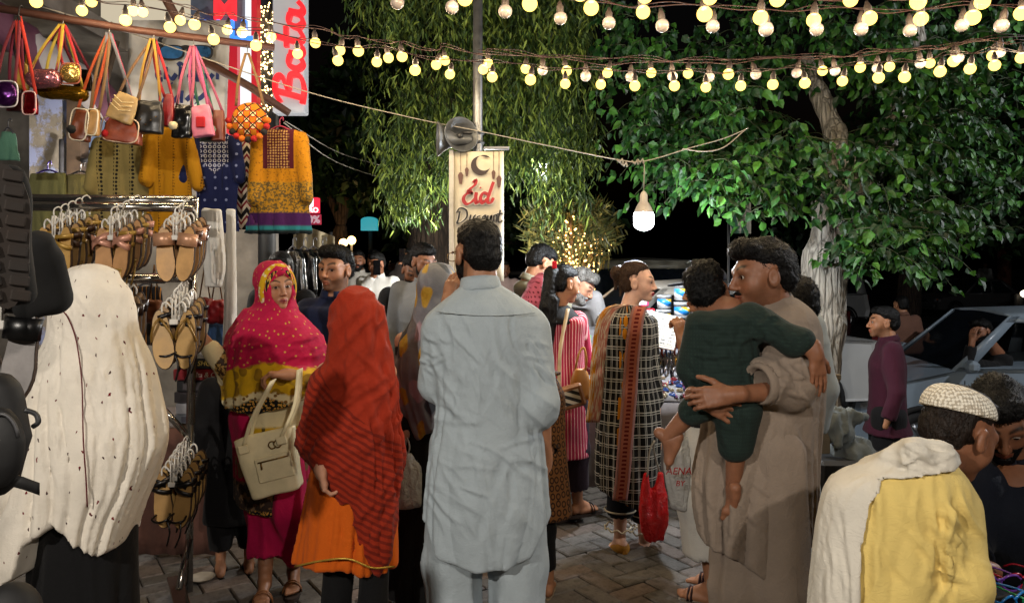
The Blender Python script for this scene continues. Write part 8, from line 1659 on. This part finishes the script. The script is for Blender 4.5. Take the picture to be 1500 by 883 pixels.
for i, (x, dd, c) in enumerate(((690, 12, '#3a3230'), (672, 14, '#6a6258'), (578, 13, '#4a2a34'), (612, 14, '#2a3a4a'), (470, 11.5, '#5a564c'), (655, 11, '#241a20'), (590, 11.0, '#8a8478'))):
    bg(('dark brown', 'khaki', 'plum', 'slate blue', 'stone', 'aubergine', 'pale cream')[i] + ' clad walker far down the crowded lane', x, dd, R(170 + 25 * math.sin(i * 2.2)), 1.58 + .03 * (i % 4), 'brown', c, beard=.006 if i % 2 else 0, hh=.010)
# driver resting his head on his hand at the open car window
d = 7.55; b = P(1446, 0, d + .35)
p = Person('bearded driver in black sitting in the silver hatchback, hand to his forehead', b[0], d + .35, R(110), 1.7, 'brown', -.95, None, (R(112), R(-6), R(8)))
p.set(head=P(1438, 486, d + .22), neck=P(1462, 518, d + .3), elL=P(1418, 532, d + .1), wrL=P(1424, 498, d + .08), shL=P(1456, 540, d + .2))
for sd, s_ in (('L', -1), ('R', 1)): p.J['kn' + sd] = p.pt(s_ * .1, .42, .88); p.J['an' + sd] = p.pt(s_ * .1, .5, .55)
p.body(stubble=.6, hh=.006, hands=[dict(w=P(1424, 500, d + .08), D=(.15, .1, 1), N=(.9, .4, 0), right=False, curl=(.4, .5, .4))]); p.hair('quiff', vol=.02); p.beard(.012); p.kameez(lawn('bg#0c0c0e', '#0c0c0e'), hem=-.1, h=.013, hemr=(.2, .15))
# ================================================================== things carried
def tote():
    d = 3.42; c = P(408, 720, d); root = empty('tote_bag', c, 'cream leather tote with gold ring emblem and zip pocket on the woman\'s arm', 'handbag'); m = mat('cream_leather', '#dccfa8', .42, var=.06, bs=.2); fr = Matrix.Rotation(R(-14), 3, 'Y'); fz = np.array(Matrix.Rotation(R(-14), 3, 'Y'))
    V, Q = sdf([('u', loft_([(0, 0, 0, .104, .05), (.02, 0, 0, .110, .055), (.15, 0, 0, .126, .05), (.255, 0, 0, .138, .03), (.27, 0, 0, .136, .022)], 0, None, 5.0), .01), ('s', ell_((0, 0, .295), (.126, .018, .06)), .005)], .007); V = V + normals(V, Q) * ((vnoise(V * 14, 3) - .5) * .012)[:, None]; link('bag_body', mesh_np('bag_body', V @ fz.T, Q, m), root)
    def w(x, y, z): return fz @ np.array([x, y, z])
    mb = MB(); mb.box(w(.03, -.056, .12), (.16, .01, .11), bev=.004, mat=fr.to_4x4()); pk = mb.build('zip_pocket', m, root); mb = MB(); mb.tube([w(-.035, -.064, .155), w(.10, -.062, .155)], .0035, 6); mb.tube([w(-.02, -.066, .155), w(-.022, -.068, .125)], .004, 5); mb.build('zip', mat('gilt', ''), pk)
    mb = MB(); [mb.tube([w(.05 + dx + .016 * math.cos(a), -.048, .215 + .016 * math.sin(a)) for a in np.linspace(.5, 5.8, 16)], .003, 6) for dx in (-.01, .014)]; mb.build('ring_emblem', mat('gilt', ''), root)
    for sd, top in ((-1, P(404, 556, d - .06)), (1, P(436, 540, d - .02))):
        for yy in (-.04, .035):
            a = w(sd * .085, yy, .24); b_ = top - c + np.array([.01 * sd, yy * .4, 0]); g = [[q + np.array([e * .009, 0, e * .003]) for e in (-1, 0, 1)] for q in smooth_path([a, a * .5 + b_ * .5 + np.array([.02 * sd, 0, -.01]), b_], 6)]; mb = MB(); mb.sheet(g, .005); mb.build('strap', m, root)
        mb = MB(); mb.box(w(sd * .085, -.05, .225), (.045, .010, .035), bev=.003, mat=fr.to_4x4()); mb.build('strap_tab', m, root)
tote()
def plastic(name, c='', alpha=1.0, rough=.25):
    if name in _mc: return _mc[name]
    t = NT(name); o_ = t.obj(); v = t.noise(o_, 26.0, 4.0, .6, 1.5); _mc[name] = t.out(c, rough, bump=t.math('ABSOLUTE', t.math('SUBTRACT', v, .5)), bs=.8, bd=.03, Alpha=alpha); return _mc[name]
def sack(label, cx, d, rows, m, tie, seed, inner=None, name='plastic_bag'):
    c = P(cx, rows[-1][0], d); root = empty(name, c, label, 'bag'); V, Q = sdf([('u', loft_(sil(d, [(y, a, b_, .6) for y, a, b_ in rows]), 0, folds(9, .012, .004, c[2], c[2] + .25, seed), 2.3), .01)], .0065); V = drape(V, Q, .008, 34, 12, .004, seed); link('sack', mesh_np('sack', V - c, Q, m), root)
    mb = MB(); mb.tube(smooth_path([P(*q) - c for q in tie], 5), .009, 7, flat=(1, .5)); mb.build('handle', m, root)
    if inner: V, Q = sdf([('u', ell_(P(*inner[:3]) - c, inner[3]), .01)], .01); link('contents', mesh_np('contents', V, Q, mat('pale_goods', '#9a9a98', .7)), root)
    return root
sack('tied white plastic bag hanging from the floral scarf woman\'s hand', 594, 3.46, [(664, 588, 602), (678, 578, 612), (700, 569, 618), (722, 568, 620), (738, 572, 619), (742, 580, 612)], plastic('white_film', '#b8b8b6', .82), [(595, 668, 3.46), (592, 655, 3.47), (596, 642, 3.47), (600, 655, 3.46), (596, 668, 3.46)], 3, (594, 722, 3.46, (.06, .05, .045)))
def red_bag():
    d = 4.1; c = P(958, 792, d); root = empty('shopping_bag', c, 'bright red carrier bag with white cord handles in the checked woman\'s hand', 'bag'); rows = [(692, 944, 972), (720, 938, 976), (755, 936, 980), (785, 942, 974), (792, 946, 970)]
    V, Q = sdf([('u', loft_(sil(d, [(y, a, b_, .34) for y, a, b_ in rows]), R(15), None, 4.0), .01), ('s', ell_(P(956, 690, d), (.03, .06, .10)), .01)], .0065); V = drape(V, Q, .010, 26, 7, .004, 9); link('sack', mesh_np('sack', V - c, Q, plastic('red_film', '#d00d12', 1.0, .3)), root); mb = MB()
    for x0_, dy in ((948, -.03), (968, .03)): mb.tube(smooth_path([P(x0_, 698, d + dy) - c, P(952 + (x0_ - 948) * .3, 660, d + dy * .5) - c, P(959, 645, d) - c], 5), .005, 6)
    mb.build('cord_handle', mat('white_flex', ''), root)
red_bag()
sack('white carrier bag with dark red print behind the child\'s foot', 994, 3.62, [(640, 990, 1008), (665, 978, 1012), (700, 976, 1014), (740, 984, 1012), (746, 990, 1008)], plastic('white_film', ''), [(1000, 650, 3.62), (1002, 620, 3.63), (1008, 600, 3.64)], 5); text_obj('printed_words', 'AENA', .045, mat('print_red', ''), [o for o in col.objects if o.get('label', '').startswith('white carrier bag')][0], P(994, 690, 3.50), X_, Z_, .002, .2); text_obj('printed_words', 'BY', .035, mat('print_red', ''), [o for o in col.objects if o.get('label', '').startswith('white carrier bag')][0], P(996, 708, 3.50), X_, Z_, .002, .2)
def mbag():
    d = 4.5; c = P(850, 585, d); root = empty('shoulder_bag', c, 'mustard leather handbag on the striped woman\'s arm', 'handbag'); m = mat('mustard_leather', '#a8702a', .45); V, Q = sdf([('u', loft_([(0, 0, 0, .055, .035), (.02, 0, 0, .062, .04), (.12, 0, 0, .055, .03), (.18, 0, 0, .035, .016)], .4, None, 3.2), .01)], .007); link('bag_body', mesh_np('bag_body', V, Q, m), root); MB().tube(smooth_path([(-.03, 0, .17), (-.01, 0, .26), (.02, .01, .30), (.035, 0, .24), (.03, 0, .17)], 6), .007, 7).build('handle', m, root)
    d = 4.42; c = P(834, 602, d); root = empty('striped_clutch', c, 'tan bag with black and white striped front on a beige shoulder strap', 'handbag'); MB().box((0, 0, .08), (.17, .06, .13), rz=.15, bev=.012, mat=Matrix.Rotation(R(-16), 4, 'Y')).build('bag_body', mat('tan_leather', ''), root); t = NT('bw_stripe'); sm = t.out(t.mix(ln(t, t.xyz(t.map(t.obj(), (1, 1, 1), (0, R(-16), 0)))[2], 26.0, .25), '#121214', '#c0b8a8'), .6); MB().box((0, -.033, .08), (.12, .006, .08), mat=Matrix.Rotation(R(-16), 4, 'Y')).build('striped_panel', sm, root); b_ = P(832, 452, 4.62) - c; g = [[q + np.array([e * .011, 0, 0]) for e in (-1, 0, 1)] for q in smooth_path([(-.06, 0, .13), b_ * .5 + np.array([-.05, -.03, .06]), b_], 8)]; MB().sheet(g, .004).build('strap', mat('beige_strap', '#a08a6a', .7), root)
mbag()
